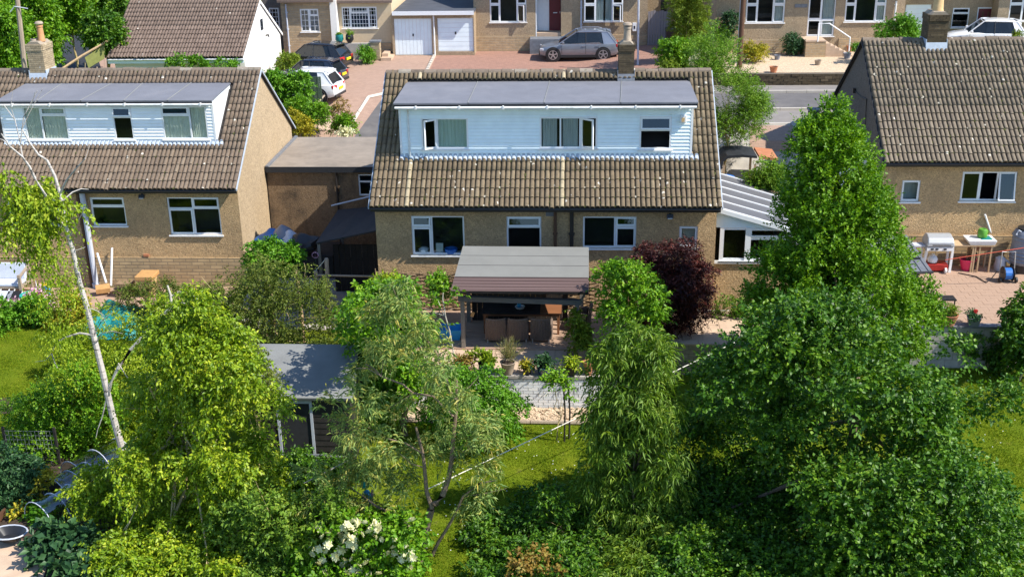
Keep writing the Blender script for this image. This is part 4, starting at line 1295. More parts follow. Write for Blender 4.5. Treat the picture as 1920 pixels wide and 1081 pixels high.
# house with porch steps and gravel garden
hc = thing('house', 'roughcast house with a white glazed porch above a gravel garden', 'house', (13, 68, 3.5))
Yc = 63.6
c1, c2, c3 = rect(1399, 1472, -14, 43, Yc), rect(1515, 1566, -14, 68, Yc), rect(1585, 1662, -14, 41, Yc)
ca, cb = facade(hc, 1341, 1692, Yc, 7.0, 'render_far', [c1, c2, c3], 3.0, 8, 'tile_far')
window(hc, c1, Yc, [(0, .3, 0, .4, 's'), (0, .3, .4, 1, 's'), (.3, .7, 0, 1, 'f'), (.7, 1, 0, .4, 's'), (.7, 1, .4, 1, 's')], curtain=[(.72, .97, 'curtain_grey')])
window(hc, c3, Yc, [(0, .26, 0, .4, 's'), (0, .26, .4, 1, 's'), (.26, .74, 0, 1, 'f'), (.74, 1, 0, .4, 's'), (.74, 1, .4, 1, 's')], curtain=[(.76, .97, 'curtain_grey')])
window(hc, c2, Yc, [(0, .5, 0, .62, 's'), (0, .5, .62, 1, 's'), (.5, 1, 0, .62, 'f'), (.5, 1, .62, 1, 's')], curtain=[(.55, .95, 'curtain_grey')])
MB().box(ca, c2[0] - .3, Yc - .06, Yc - .002, 3.2, at(1400, 75, Yc).z).build('plinth', MT['stone_far'], hc)
MB().box(c2[1] + .3, cb, Yc - .06, Yc - .002, 3.2, at(1640, 72, Yc).z).build('plinth', MT['stone_far'], hc)
pipe(hc, 1680, 2, Yc, 3.5, .05, 'gutter_white')
p = at(1502, 11, Yc)
MB().box(p.x - .34, p.x + .34, Yc - .03, Yc - .003, p.z - .1, p.z + .08).build('name_plate', MT['lead'], hc)
ps = thing('porch_steps', 'flight of pale stone steps with a white handrail below the porch', 'steps', (c2[1], 62.6, 3.5))
z0 = c2[2] - .05
sx_ = c2[0] + .75
MB().box(c2[0] - .3, sx_, 62.0, Yc - .07, 3.45, z0).build('landing', MT['stone_far'], ps)
MB().box(c2[0] - .32, sx_ + .02, 61.98, Yc - .071, z0, z0 + .05).build('coping', MT['paving'], ps)
n = 6
for i in range(n):
    x = sx_ + .022 + i * .24
    MB().box(x, x + .24, 62.05, 63.0, 3.45, lerp(z0, 3.6, (i + 1) / n)).build('step', MT['paving'], ps)
hx = sx_ + n * .24
MB().tube([(c2[0] + .3, 62.0, z0), (c2[0] + .3, 62.0, z0 + .95), (sx_ + .1, 62.0, z0 + .95), (hx - .2, 62.0, 3.6 + .95), (hx - .2, 62.0, 3.55)], .04, 6).build('handrail', MT['upvc'], ps)
# low stone wall along the street
yg = onz(1440, 160, 3.59).y
zt = at(1440, 139, yg).z
gw = thing('garden_wall', 'low dark stone wall between the street and the gravel garden', 'wall', (12, yg, 3.5))
brick_stack(gw, 5.8, 26, yg, yg + .35, 3.4, zt, MT['brown_brick'], MT['dark_mortar'], .34, .12, .03, seed=11)
p = at(1553, 139, yg)
# garage and back section to the right
hd_ = thing('house', 'set back house with a white garage door and maroon front door', 'house', (22, 72, 3.5))
Yd = 67.5
d1, d2, d3 = rect(1695, 1744, 9, 78, Yd), rect(1785, 1817, 15, 52, Yd), rect(1830, 1862, 14, 72, Yd)
facade(hd_, 1692, 1866, Yd, 6.2, 'render_far', [d1, d2, d3], 3.0, 6)
z = 6.2
MB().box(at(1692, 0, Yd).x, at(1866, 0, Yd).x, Yd - .3, Yd + 6, z, z + .1).build('roof', MT['felt'], hd_)
MB().box(at(1692, 0, Yd).x, at(1866, 0, Yd).x, Yd - .35, Yd - .301, z - .12, z + .13).build('fascia', MT['upvc'], hd_)
d = MB().box(d1[0] + .01, d1[1] - .01, Yd + .08, Yd + .12, d1[2], d1[3]).build('garage_door', MT['upvc'], hd_)
for k in range(8):
    MB().box(d1[0] + .05, d1[1] - .05, Yd + .06, Yd + .079, lerp(d1[2], d1[3], k / 8) + .02, lerp(d1[2], d1[3], (k + 1) / 8) - .01).build('panel', MT['board'], d)
window(hd_, d2, Yd, [(0, 1, 0, .3, 's'), (0, 1, .3, 1, 'f')])
fr = MB().box(d3[0], d3[0] + .07, Yd + .03, Yd + .1, d3[2], d3[3]).box(d3[1] - .07, d3[1], Yd + .03, Yd + .1, d3[2], d3[3]).box(d3[0] + .07, d3[1] - .07, Yd + .031, Yd + .099, d3[3] - .08, d3[3])
dd = fr.build('door_frame', MT['upvc'], hd_)
MB().box(d3[0] + .071, d3[1] - .071, Yd + .06, Yd + .09, d3[2], d3[3] - .081).build('door', MT['maroon'], dd)
for u in (.3, .62):
    MB().box(lerp(d3[0], d3[1], u), lerp(d3[0], d3[1], u + .1), Yd + .045, Yd + .059, d3[2] + .5, d3[3] - .25).build('panel', MT['pipe_brown'], dd)
he = thing('house', 'roughcast house end with a tall white window at the street corner', 'house', (26, 70, 3.5))
Ye_ = 66.5
e1 = rect(1893, 1945, -14, 40, Ye_)
facade(he, 1866, 2100, Ye_, 7, 'render_far', [e1], 3.0, 8, 'tile_far')
window(he, e1, Ye_, [(0, .5, 0, .4, 's'), (0, .5, .4, 1, 's'), (.5, 1, 0, 1, 'f')])

# ------------------------------------------------------------------ cars
def car(label, loc, rz, L, Wd, Ht, paint, suv=False, rails=False, group=None, plate=True, dark_trim=True, roofp=None):
    t = thing('parked_car', label, 'car', loc, rz, group)
    P = MT[paint]
    w = Wd / 2
    zb = Ht * (.60 if suv else .585)        # belt line
    z0 = .24 if suv else .18
    st = [(-.5, .45, .80, .78), (-.485, .36, .97, .9), (-.44, .3, 1.0, .97), (-.3, z0, 1.0, 1.0), (.1, z0, .985, 1.0), (.24, z0, .955, .99), (.36, z0 + .02, .86, .96), (.45, z0 + .06, .78, .86), (.485, .3, .7, .72), (.5, .4, .58, .58)]
    V, Fc = [], []
    for (u, zl, k, kw) in st:
        zt, hw, x = zb * k, w * kw, u * L
        ring = [(-hw * .9, zl), (-hw, zl + .12), (-hw, zl + (zt - zl) * .62), (-hw * .965, zt - .05), (-hw * .86, zt), (0, zt + .03), (hw * .86, zt), (hw * .965, zt - .05), (hw, zl + (zt - zl) * .62), (hw, zl + .12), (hw * .9, zl)]
        V += [(x, a, b) for a, b in ring]
    n = 11
    for i in range(len(st) - 1):
        for k in range(n):
            Fc.append((i * n + k, i * n + (k + 1) % n, (i + 1) * n + (k + 1) % n, (i + 1) * n + k))
    Fc += [tuple(range(n - 1, -1, -1)), tuple((len(st) - 1) * n + k for k in range(n))]
    body = MB().add(V, Fc).build('body', P, t, local=True, smooth=True)
    # cabin: glass block, painted roof and pillars
    xa, xb, xc, xd = (.262 if suv else .235) * L, (.03 if suv else .045) * L, -.36 * L, -.475 * L   # screen foot, screen head, rear head, rear foot
    wt, zr = w * .72, Ht
    zf = zb - .06
    low = [(xa, w * .8), (.02 * L, w * .93), (-.28 * L, w * .93), (xd, w * .82)]
    top = [(xb, wt * .93), (0, wt), (-.22 * L, wt), (xc, wt * .93)]
    V = [(x, -y, zf) for x, y in low] + [(x, y, zf) for x, y in reversed(low)] + [(x, -y, zr - .05) for x, y in top] + [(x, y, zr - .05) for x, y in reversed(top)]
    MB().add(V, [(i, (i + 1) % 8, 8 + (i + 1) % 8, 8 + i) for i in range(8)] + [tuple(range(8, 16))]).build('glass', MT['car_glass'], t, local=True)
    rg = []
    for (x, k, dz) in ((xb + .06, .93, -.06), (xb - .2, .98, .0), (-.1 * L, 1.0, .035), (-.22 * L, 1.0, .03), (xc + .25, .98, .0), (xc, .95, -.04), (xc - .2, .9, -.1)):
        rg.append([(x, wt * k * s, zr - .02 + dz - (.05 if abs(s) == 1 else 0)) for s in (-1, -.86, -.4, 0, .4, .86, 1)])
    g = MB().sheet(rg); g.sheet([[(p[0], p[1], p[2] - .05) for p in r] for r in rg])
    g.build('roof', MT[roofp] if roofp else P, t, local=True, smooth=True)
    pl = MB()
    for s in (-1, 1):
        pl.tube([(xa, s * w * .81, zf), (xb + .02, s * wt * .94, zr - .06), (0, s * wt * 1.0, zr - .045), (-.22 * L, s * wt, zr - .045), (xc, s * wt * .95, zr - .06)], .035, 5)
        e_ = .14 if suv else .0
        pl.add([(xc + .28 + e_ * .5, s * wt * 1.008, zr - .05), (xc - .02, s * wt * .96, zr - .05), (xd + .0, s * w * .84, zf), (xd + .52 + e_ * 1.5, s * w * .95, zf)], [(0, 1, 2, 3)])
        if suv: pl.add([(xd + .52 + e_ * 1.5, s * w * .955, zf - .01), (.2 * L, s * w * .93, zf - .01), (.1 * L, s * w * .93, zf + .05), (xd + .85 + e_, s * w * .955, zf + .13)], [(0, 1, 2, 3)])
        pl.tube([(xc, s * wt * .95, zr - .06), (xd, s * w * .82, zf)], .04, 5)
    pl.build('pillars', P, t, local=True)
    pl = MB()
    for s in (-1, 1):
        pl.tube([(-.085 * L, s * w * .935, zf), (-.085 * L, s * wt * 1.005, zr - .06)], .03, 5)
    pl.build('door_pillars', MT['black_plastic'], t, local=True)
    R = .36 if suv else .31
    for fx in (.325, -.305):
        for s in (-1, 1):
            x, y = fx * L, s * (w - .1)
            a = MB().lathe([(R + .075, -.12), (R + .075, .0), (R - .05, .0)], (0, 0, 0), 20)
            a.v = [(x + v[0], s * (w - .02) + s * (v[2] + .028), R + v[1]) for v in a.v]
            a.build('wheel_arch', MT['black_plastic'], t, local=True)
            a = MB().lathe([(R * .7, -.1), (R * .95, -.1), (R, -.06), (R, .06), (R * .95, .1), (R * .7, .1)], (0, 0, 0), 20)
            a.v = [(x + v[0], y + v[2] * s + s * .03, R + v[1]) for v in a.v]
            wl = a.build('wheel', MT['tyre'], t, local=True, smooth=True)
            a = MB().lathe([(.07, .1), (.07, .115)], (0, 0, 0), 10)
            a.lathe([(R * .72, .07), (R * .72, .105), (R * .62, .105), (R * .62, .07)], (0, 0, 0), 20)
            for k in range(5):
                q = 2 * math.pi * k / 5 + .3
                a.cbox((math.cos(q) * R * .36, math.sin(q) * R * .36, .1), R * .62, .065, .02, q)
            a.v = [(x + v[0], y + s * v[2] + s * .03, R + v[1]) for v in a.v]
            a.build('rim', MT['alloy'], wl, local=True)
    for s in (-1, 1):
        b = MB()
        for ux in (.215, -.085, -.245):
            b.box(ux * L - .008, ux * L + .008, s * w * .998 - .006, s * w * .998 + .006, z0 + .14, zb * .9)
        b.build('door_gap', MT['black_plastic'], body, local=True)
        for ux in (-.05, -.225): MB().box(ux * L - .11, ux * L + .06, s * w * 1.0 - .02, s * w * 1.0 + .025, zb * .83, zb * .83 + .035).build('door_handle', P, body, local=True)
        MB().box(-.3 * L + R, .32 * L - R, s * (w * .93) - .05, s * (w * .93) + .08 * s + .0, z0 - .03, z0 + .1).build('side_skirt', MT['black_plastic'] if dark_trim else P, t, local=True)
        MB().cbox((.2 * L, s * (w + .09), zb + .06), .14, .2, .13).build('wing_mirror', P, t, local=True, bevel=.03)
        MB().cbox((-.482 * L, s * w * .72, zb * .86), .1, w * .42, .17, -s * .28).build('tail_lamp', MT['tail'], t, local=True, bevel=.02)
        MB().cbox((.455 * L, s * w * .66, zb * .66), .22, w * .36, .12, -s * .45).build('headlamp', MT['lamp'], t, local=True, bevel=.02)
        if rails: MB().tube([(0, s * wt * .93, zr - .03), (-.04 * L, s * wt * .94, zr + .04), (-.24 * L, s * wt * .94, zr + .04), (-.3 * L, s * wt * .93, zr - .01)], .022, 5).build('roof_rail', MT['alloy'], t, local=True)
    MB().box(-.503 * L, -.47 * L, -w * .8, w * .8, .3, .42).build('bumper', MT['black_plastic'], t, local=True, bevel=.02)
    MB().box(.47 * L, .503 * L, -w * .62, w * .62, .32, .55).build('grille', MT['black_plastic'], t, local=True, bevel=.02)
    if plate: MB().box(-.512 * L, -.498 * L, -.26, .26, .62, .74).build('number_plate', MT['plate'], t, local=True)
    MB().cbox((xc - .1, 0, zr - .06), .2, wt * 1.6, .03, 0, 0, -.15).build('spoiler', P, t, local=True)
    return t
G_ = 'cars parked across the street'
sv = gp(1088, 116)
car('silver grey sport utility car parked before the dark red door', (sv.x - .1, sv.y + .95, H(sv.x, 64.6) + .0), math.pi + .02, 4.45, 1.86, 1.62, 'paint_silver', True, True, G_)
bk = gp(655, 135)
car('black hatchback with yellow rear plate parked nearest the stone house', (bk.x - 2.1, bk.y + .75, H(bk.x - 2, bk.y + .7)), math.pi - rad(14), 4.2, 1.76, 1.5, 'paint_black', False, False, G_)
bk = gp(650, 163)
car('dark navy small car squeezed between the black and white cars', (bk.x - 2.05, bk.y + .6, H(bk.x - 2, bk.y + .5)), math.pi - rad(12), 3.9, 1.7, 1.44, 'paint_navy', False, False, G_)
bk = gp(640, 193)
car('white hatchback with a dark sunroof beside the garden shrubs', (bk.x - 2.1, bk.y + .7, H(bk.x - 2, bk.y + .6)), math.pi - rad(10), 4.15, 1.78, 1.58, 'paint_white', True, False, G_)
wc = onz(1850, 92, 3.5)
car('white car behind the ridge of the right tiled roof', (wc.x, wc.y + .6, 3.5), rad(170), 4.2, 1.78, 1.55, 'paint_white', False, False, G_)
# ------------------------------------------------------------------ terrace behind the middle house
PX0, PX1, PX2, PY = -5.4, 1.35, 6.6, 29.6
pt = MB().box(PX0, PX1, PY + .15, 34.9, -1.4, -.06).box(PX1 + .002, PX2, 32.25, 34.9, -1.4, -.06)
patio = pt.build('patio', MT['concrete'], kind='structure')
rg = random.Random(21)
sm = None
y = PY + .17
def slab(name, x0, x1, y0, y1, z0, z1, mat, parent):
    m = MB().box(x0, x1, y0, y1, z0, z1).build(name, MT[mat], parent)
    m.location.z += rg.uniform(-.006, .006)
    m.rotation_euler = (rg.uniform(-.004, .004), 0, 0) if y0 < 0 else (0, 0, 0)
    return m
for r_ in range(3):
    x = PX0 + (.25 if r_ % 2 else 0)
    while x < PX1 - .3:
        slab('slab', x + .006, min(x + .6, PX1) - .006, y + .006, y + .55 - .006, -.059, 0, 'paving', patio); x += .6
    y += .55
ydk = y
i = 0
while y < 34.3:
    xs = PX0 + (1.2 if i % 2 else 0) + .4
    cuts = [PX0, xs + .9, xs + 3.6, PX1]
    for a, b in zip(cuts, cuts[1:]):
        slab('deck_board', a + .004, b - .004, y + .005, y + .145, -.058, .045, 'deck', patio)
    y += .15; i += 1
for r_ in range(4):
    x = PX1 + .1
    while x < PX2 - .3:
        slab('slab', x + .006, min(x + .62, PX2) - .006, 32.27 + r_ * .6, 32.27 + r_ * .6 + .588, -.059, -.0, 'paving', patio); x += .62
# painted brick retaining wall
rw = thing('retaining_wall', 'white painted brick retaining wall with dark joints below the potted plants', 'wall', (-1, PY, -1.1))
MB().box(PX0, PX1, PY + .02, PY + .2, -1.3, -.07).build('mortar_core', MT['dark_mortar'], rw)
t = NT('painted_brick')
p_ = t.pos()
r_ = t.rnd()
col = t.ramp(r_, [(0, (.74, .77, .8)), (.5, (.82, .84, .86)), (1, (.88, .88, .86))])
sz = t.new('ShaderNodeSeparateXYZ'); t.link(p_, sz.inputs[0])
st_ = t.noise(p_, 1.1, 5, .7)
mp = t.new('ShaderNodeMapping'); mp.inputs['Scale'].default_value = (3.2, 1, .5); t.link(p_, mp.inputs[0])
run = t.noise(mp.outputs[0], 1.3, 4, .65)
col = t.mix(t.math('MULTIPLY', t.rampf(run, .58, .74), .8), col, (.16, .17, .13))
col = t.mix(t.math('MULTIPLY', t.rampf(t.noise(p_, 14, 4, .7), .62, .74), .5), col, (.35, .34, .3))
col = t.mix(t.math('MULTIPLY', t.rampf(t.math('ADD', sz.outputs[2], t.math('MULTIPLY', t.noise(p_, 3, 3), .5)), -.62, -.9), .75), col, (.08, .1, .04))
t.bump(t.noise(p_, 50, 3), .3, .006)
MT['painted_brick'] = t.fin(col, .75, .3)
nb = 0
bh, bl = .093, .29
rows = int(1.0 / bh)
wallrest = MB()
bm_ = None
for j in range(rows):
    x = PX0 + (bl / 2 if j % 2 else 0)
    z = -1.02 + j * bh
    while x < PX1 - .1:
        seen_ = x > -3.4
        if seen_ and nb < 300:
            if bm_ is None:
                o = MB().box(0, bl - .014, -.012, .05, 0, bh - .013).build('brick', MT['painted_brick'], rw, local=True)
                bm_ = o.data
            else:
                o = bpy.data.objects.new('brick', bm_); COL.objects.link(o); o.parent = rw
            o.location = Vector((x, PY + rg.uniform(-.004, .004), z)) - wloc(rw)
            o.scale.x = min(1, (PX1 - x) / bl)
            nb += 1
        else:
            wallrest.box(x, min(x + bl, PX1) - .014, PY - .012 + rg.uniform(-.004, .004), PY + .05, z, z + bh - .013)
        x += bl
if wallrest.v: wallrest.build('brickwork', MT['painted_brick'], rw, kind='stuff')
x = PX0
while x < PX1 - .1:
    MB().box(x + .004, min(x + .5, PX1) - .004, PY - .04, PY + .17, -.075 + rg.uniform(0, .006), .012).build('coping_stone', MT['concrete'], rw); x += .5
# wall under the right hand paving
rw2 = thing('retaining_wall', 'low stone retaining wall in shade below the purple maple', 'wall', (4, 32.2, -1.3))
brick_stack(rw2, PX1 + .02, PX2, 32.02, 32.24, -1.35, -.06, MT['stack_stone'], MT['dark_mortar'], .34, .14, .02, seed=12, name='stonework')
x = PX1 + .03
while x < PX2 - .1:
    MB().box(x, min(x + .6, PX2) - .01, 31.98, 32.26, -.055, .0).build('coping_stone', MT['paving'], rw2); x += .6
# gravel strip with its edging
patch('gravel_strip', [(-5.4, 28.73), (2.4, 28.73), (2.4, PY - .01), (-5.4, PY - .01)], MT['gravel'], .03)
gb_ = MB()
for k in range(1500):
    x, yy = rg.uniform(-3.6, 1.6), rg.uniform(28.75, 29.56)
    gb_.cbox((x, yy, -1.0 + .01), rg.uniform(.03, .09), rg.uniform(.03, .07), .04, rg.uniform(0, 3), rg.uniform(-.5, .5))
gb_.build('gravel', MT['gravel'], kind='stuff')
le = thing('border_edging', 'weathered log edging between the gravel strip and the lawn', 'edging', (-1, 28.7, -1.05))
x = -5
while x < 2.2:
    L = rg.uniform(.7, 1.2)
    MB().tube([(x, 28.68, -1.0), (x + L - .02, 28.68 + rg.uniform(-.03, .03), -1.0)], .065, 7).build('log', MT['timber'], le); x += L

# woven hurdle against the house wall
hf = thing('hurdle_fence', 'woven hazel hurdle fence along the back wall of the house', 'fence', (-2, 34.4, 0))
hx0, hx1, hY = at(704, 540, 34.42).x, at(1128, 540, 34.42).x, 34.42
hzt = at(760, 510, hY).z
x = hx0 + .05
stk = []
while x < hx1:
    stk.append(x)
    MB().tube([(x, hY, .02), (x + rg.uniform(-.02, .02), hY, hzt + rg.uniform(-.02, .17))], [.022, .016], 6).build('stake', MT['hazel'], hf)
    x += .29
z = .06
k = 0
while z < hzt:
    pts = []
    for i in range(len(stk) * 2 - 1):
        xx = stk[i // 2] if i % 2 == 0 else (stk[i // 2] + stk[i // 2 + 1]) / 2
        s = 0 if i % 2 else (1 if (i // 2 + k) % 2 else -1)
        pts.append((xx, hY + s * .038, z + rg.uniform(-.02, .02)))
    MB().tube(pts, rg.uniform(.017, .026), 5).build('rod', MT['hazel'], hf)
    z += rg.uniform(.045, .075); k += 1

# pergola
pg = thing('pergola', 'timber pergola with a grey felt roof over the garden table', 'pergola', (-1.6, 32.3, .045))
pfl, pfr, pbl, pbr = at(845, 547, 31.0), at(1104, 549, 31.0), at(868, 462, 33.6), at(1104, 464, 33.6)
prf = quad_slab(pfl, pfr, pbr, pbl, .05).build('roof', MT['timber_dark'], pg)
up = Vector((0, 0, .012))
cutv = [0, .315, .59, .83, 1.0]   # front to back in depth
vs_ = [0, .33, .58, .8, 1]
mats_ = ['felt_pink', 'felt_lite', 'felt_lite', 'felt_lite']
for i in range(4):
    a0, a1 = pfl.lerp(pbl, [0, .3, .56, .78, 1][i]), pfr.lerp(pbr, [0, .3, .56, .78, 1][i])
    b0, b1 = pfl.lerp(pbl, [0, .3, .56, .78, 1][i + 1] + (.02 if i < 3 else 0)), pfr.lerp(pbr, [0, .3, .56, .78, 1][i + 1] + (.02 if i < 3 else 0))
    u = Vector((0, 0, .008 + .006 * (3 - i)))
    quad_slab(a0 + up + u, a1 + up + u, b1 + up + u * .6, b0 + up + u * .6, .01).build('felt_sheet', MT[mats_[i]], prf)
    if i: MB().tube([a0 + up + u + Vector((0.02, 0, .004)), a1 + up + u + Vector((-.02, 0, .004))], .009, 4).build('seam', MT['timber_grey'], prf)
    if i == 0:
        for k in range(5):
            c0, c1 = a0.lerp(b0, (k + .4) / 5), a1.lerp(b1, (k + .4) / 5)
            MB().tube([c0 + up + u + Vector((0.02, 0, .006)), c1 + up + u + Vector((-.02, 0, .006))], .009, 5).build('batten', MT['felt_pink'], prf)
zb_ = 1.62
fl_, fr_ = Vector((-3.38, 31.5, 0)), Vector((.05, 31.25, 0))
for c, z in ((fl_, 1.9), (fr_, 1.9), (Vector((-3.4, 33.5, 0)), 2.4), (Vector((.2, 33.5, 0)), 2.4)):
    MB().box(c.x - .06, c.x + .06, c.y - .06, c.y + .06, .0, z - .2).build('post', MT['timber_post'], pg)
quad_slab(Vector((fl_.x - .12, fl_.y - .08, 1.72)), Vector((fr_.x + .12, fr_.y - .08, 1.72)), Vector((fr_.x + .12, fr_.y + .08, 1.72)), Vector((fl_.x - .12, fl_.y + .08, 1.72)), .15).build('beam', MT['timber_grey'], pg)
for i in range(18):
    MB().box(-3.3 + i * .17, -3.3 + i * .17 + .165, 33.6 + .008 * (i % 2), 33.63 + .008 * (i % 2), .05, 2.3).build('shade_board', MT['timber_dark'], pg)  # added boards that block light and keep the pergola dark inside
MB().box(-3.5, .3, 33.42, 33.58, 2.15, 2.3).build('beam', MT['timber_grey'], pg)
for i in range(7):
    u = (i + .5) / 7
    a, b = pfl.lerp(pfr, u), pbl.lerp(pbr, u)
    MB().tube([a + Vector((0, .12, -.1)), b + Vector((0, -.05, -.1))], .04, 4).build('rafter', MT['timber_dark'], pg)
MB().tube([fr_ + Vector((0, -.02, 1.45)), fr_ + Vector((.22, -.06, 1.9))], .035, 5).build('brace', MT['timber_grey'], pg)
p = at(886, 589, 31.9)
topmesh(MB().cbox(p, .1, .02, .16, 0, 0, rad(20)), 'hanging_tag', MT['orange'], 'small orange tag hanging under the pergola roof', 'tag', p)

# wicker chairs and the table
def chair(label):
    t = thing('wicker_chair', label, 'chair', (0, 0, 0), 0, 'wicker chairs round the table')
    w = .59
    bk = MB()
    n = 12
    pts = [(-w / 2 + w * i / n, -.02 - .07 * math.sin(math.pi * i / n)) for i in range(n + 1)]
    bk.sheet([[(x * k, y + dy, z) for x, y in pts] for z, k, dy in ((.1, .92, .06), (.42, .96, .02), (.8, 1, -.03), (.84, .99, -.02), (.82, .97, .03), (.42, .9, .07), (.1, .86, .11))])
    b = bk.build('backrest', MT['wicker'], t, local=True, smooth=True)
    for i in range(n + 1):
        x, y = pts[i]
        MB().tube([(x * .92, y + .055, .1), (x * .96, y + .013, .42), (x, y - .036, .8)], .012, 4).build('rib', MT['wicker'], b, local=True)
    MB().box(-w / 2 + .03, w / 2 - .03, .1, .56, .3, .42).build('seat', MT['wicker'], t, local=True, bevel=.03)
    for s in (-1, 1):
        MB().box(s * w / 2 - .035, s * w / 2 + .035, .03, .55, .1, .62).build('armrest', MT['wicker'], t, local=True, bevel=.02)
        for y in (.02, .5):
            MB().tube([(s * (w / 2 - .04), y, 0), (s * (w / 2 - .04), y, .12)], .022, 6).build('leg', MT['steel'], t, local=True)
    return t
c0 = chair('wicker chair with striped sunlight, rightmost before the table')
cs = [onz(1014, 643, .045), onz(971, 643, .045), onz(930, 643, .045)]
c0.location = cs[0]; c0.rotation_euler.z = -.06
copy_tree(c0, None, cs[1], 'wicker chair between two other wicker chairs before the table', .02)
copy_tree(c0, None, cs[2], 'wicker chair leftmost of three with backs to the garden', .04)
c = copy_tree(c0, None, Vector((.42, 33.0, .045)), 'wicker chair in shade at the right end of the table', rad(80))
tb = thing('garden_table', 'slatted reddish wooden garden table under the pergola', 'table', (-.9, 33.0, .045))
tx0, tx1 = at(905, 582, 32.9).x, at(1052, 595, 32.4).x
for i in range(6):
    MB().box(tx0, tx1, 32.45 + i * .15, 32.45 + i * .15 + .14, .74, .775).build('slat', MT['timber_dark'], tb)  # dark slat colour stands in for shade on the table top
lit_x = at(1013, 590, 32.6).x
MB().box(lit_x, tx1 + .01, 32.43, 33.37, .7755, .79).build('sunlit_top', MT['teak'], tb)  # sunlit end of the top, painted on as a teak strip
MB().box(tx0 + .05, tx1 - .05, 32.5, 33.3, .66, .739).build('apron', MT['teak'], tb)
for x in (tx0 + .09, tx1 - .09):
    for y in (32.55, 33.25):
        MB().box(x - .035, x + .035, y - .035, y + .035, .045, .66).build('leg', MT['teak'], tb)
p = at(975, 577, 32.8)
bw = thing('bowl', 'white bowl holding something blue on the pergola table', 'bowl', (p.x, 32.8, .776))
MB().lathe([(.06, 0), (.12, .03), (.16, .09), (.15, .095), (.11, .045), (.02, .03)], (p.x, 32.8, .776), 16).build('dish', MT['white'], bw, smooth=True)
MB().cbox((p.x - .03, 32.83, .93), .1, .1, .2, .3).build('block', MT['sky_blue'], bw, bevel=.02)
p = onz(850, 640, .045)
tb_ = thing('storage_tub', 'open blue plastic tub left of the pergola post', 'tub', (p.x - .1, 32.2, .045))
MB().add([(-.28, -.2, 0), (.28, -.2, 0), (.28, .2, 0), (-.28, .2, 0), (-.36, -.27, .34), (.36, -.27, .34), (.36, .27, .34), (-.36, .27, .34), (-.33, -.24, .34), (.33, -.24, .34), (.33, .24, .34), (-.33, .24, .34), (-.26, -.18, .03), (.26, -.18, .03), (.26, .18, .03), (-.26, .18, .03)],
         [(0, 3, 2, 1), (0, 1, 5, 4), (1, 2, 6, 5), (2, 3, 7, 6), (3, 0, 4, 7), (4, 5, 9, 8), (5, 6, 10, 9), (6, 7, 11, 10), (7, 4, 8, 11), (8, 9, 13, 12), (9, 10, 14, 13), (10, 11, 15, 14), (11, 8, 12, 15), (12, 13, 14, 15)]).build('body', MT['sky_blue'], tb_, local=True)
MB().tube([(-.36, -.27, .35), (.36, -.27, .35), (.36, .27, .35), (-.36, .27, .35), (-.36, -.27, .35)], .016, 5).build('rim', MT['sky_blue'], tb_, local=True)

# plant pots along the terrace edge (plants are added with the foliage)
def pot(label, c, prof, mat, group='pots along the terrace wall', soil=True, n=16, square=False):
    t = thing('plant_pot', label, 'plant pot', c, .6 if square else 0, group)
    r, h = prof[-1]
    wall_ = [(a, b) for a, b in prof] + [(r * .86, h), (r * .8, h - .05)]
    MB().lathe(wall_, (0, 0, 0), 4 if square else n).build('pot', MT[mat], t, local=True, smooth=not square)
    MB().lathe([(r * .84, h - .07), (r * .84, h - .045)], (0, 0, 0), 4 if square else n).build('soil', MT['soil'], t, local=True)
    return t
def onpatio(x, y, z=.0):
    p = onz(x, y, z); p.y = max(p.y, PY + .12); return p
POTS = {}
def addpot(key, label, x, y, prof, mat, **k):
    c = onpatio(x, y); c.z = .013
    POTS[key] = pot(label, c, prof, mat, **k); return POTS[key]
addpot('blue', 'glossy blue pot of pale leafy plant, leftmost blue pot on the wall', 911, 706, [(.12, 0), (.19, .06), (.225, .2), (.215, .3), (.24, .33)], 'glaze_blue')
addpot('tall', 'tall flared grey clay pot of long dry grasses', 952, 704, [(.13, 0), (.16, .1), (.215, .36), (.235, .38)], 'clay_grey')
addpot('small', 'small dark pot of yellow green spiky plant', 988, 707, [(.1, 0), (.13, .16), (.14, .19)], 'black_plastic')
addpot('blue2', 'dark blue pot under a dense deep green leafy plant', 1021, 706, [(.13, 0), (.2, .08), (.22, .22), (.23, .25)], 'glaze_blue')
addpot('dark', 'wide black square pot of arching leaves', 1070, 708, [(.19, 0), (.24, .24), (.25, .26)], 'black_plastic', square=True)
addpot('terra', 'tall slim empty looking terracotta pot at the wall end', 1103, 709, [(.09, 0), (.12, .18), (.15, .36), (.17, .37), (.17, .42)], 'terracotta')
addpot('post', 'banded clay pot with a climber at the pergola post foot', 1095, 672, [(.14, 0), (.18, .1), (.22, .32), (.24, .35)], 'clay_grey', group=None)
addpot('left', 'small pot of bronze leaved plant left of the blue pot', 868, 703, [(.1, 0), (.15, .2), (.16, .23)], 'terracotta')

# arch of two posts carrying a vine
ar = thing('plant_arch', 'two slim dark posts holding up a small leafy vine', 'plant support', (-.22, 27.8, -1.05))
for x, y, yt in ((1058, 828, 712), (1067, 822, 716)):
    a = onz(x, y, -1.05); b = at(x - 2, yt, a.y)
    MB().tube([a, (a.x + .02, a.y, (a.z + b.z) / 2), b], [.03, .026, .024], 6).build('post', MT['timber_dark'], ar)
a, b = at(1020, 716, 27.75), at(1066, 716, 27.8)
MB().tube([a, b], .02, 5).build('crossbar', MT['timber_dark'], ar)

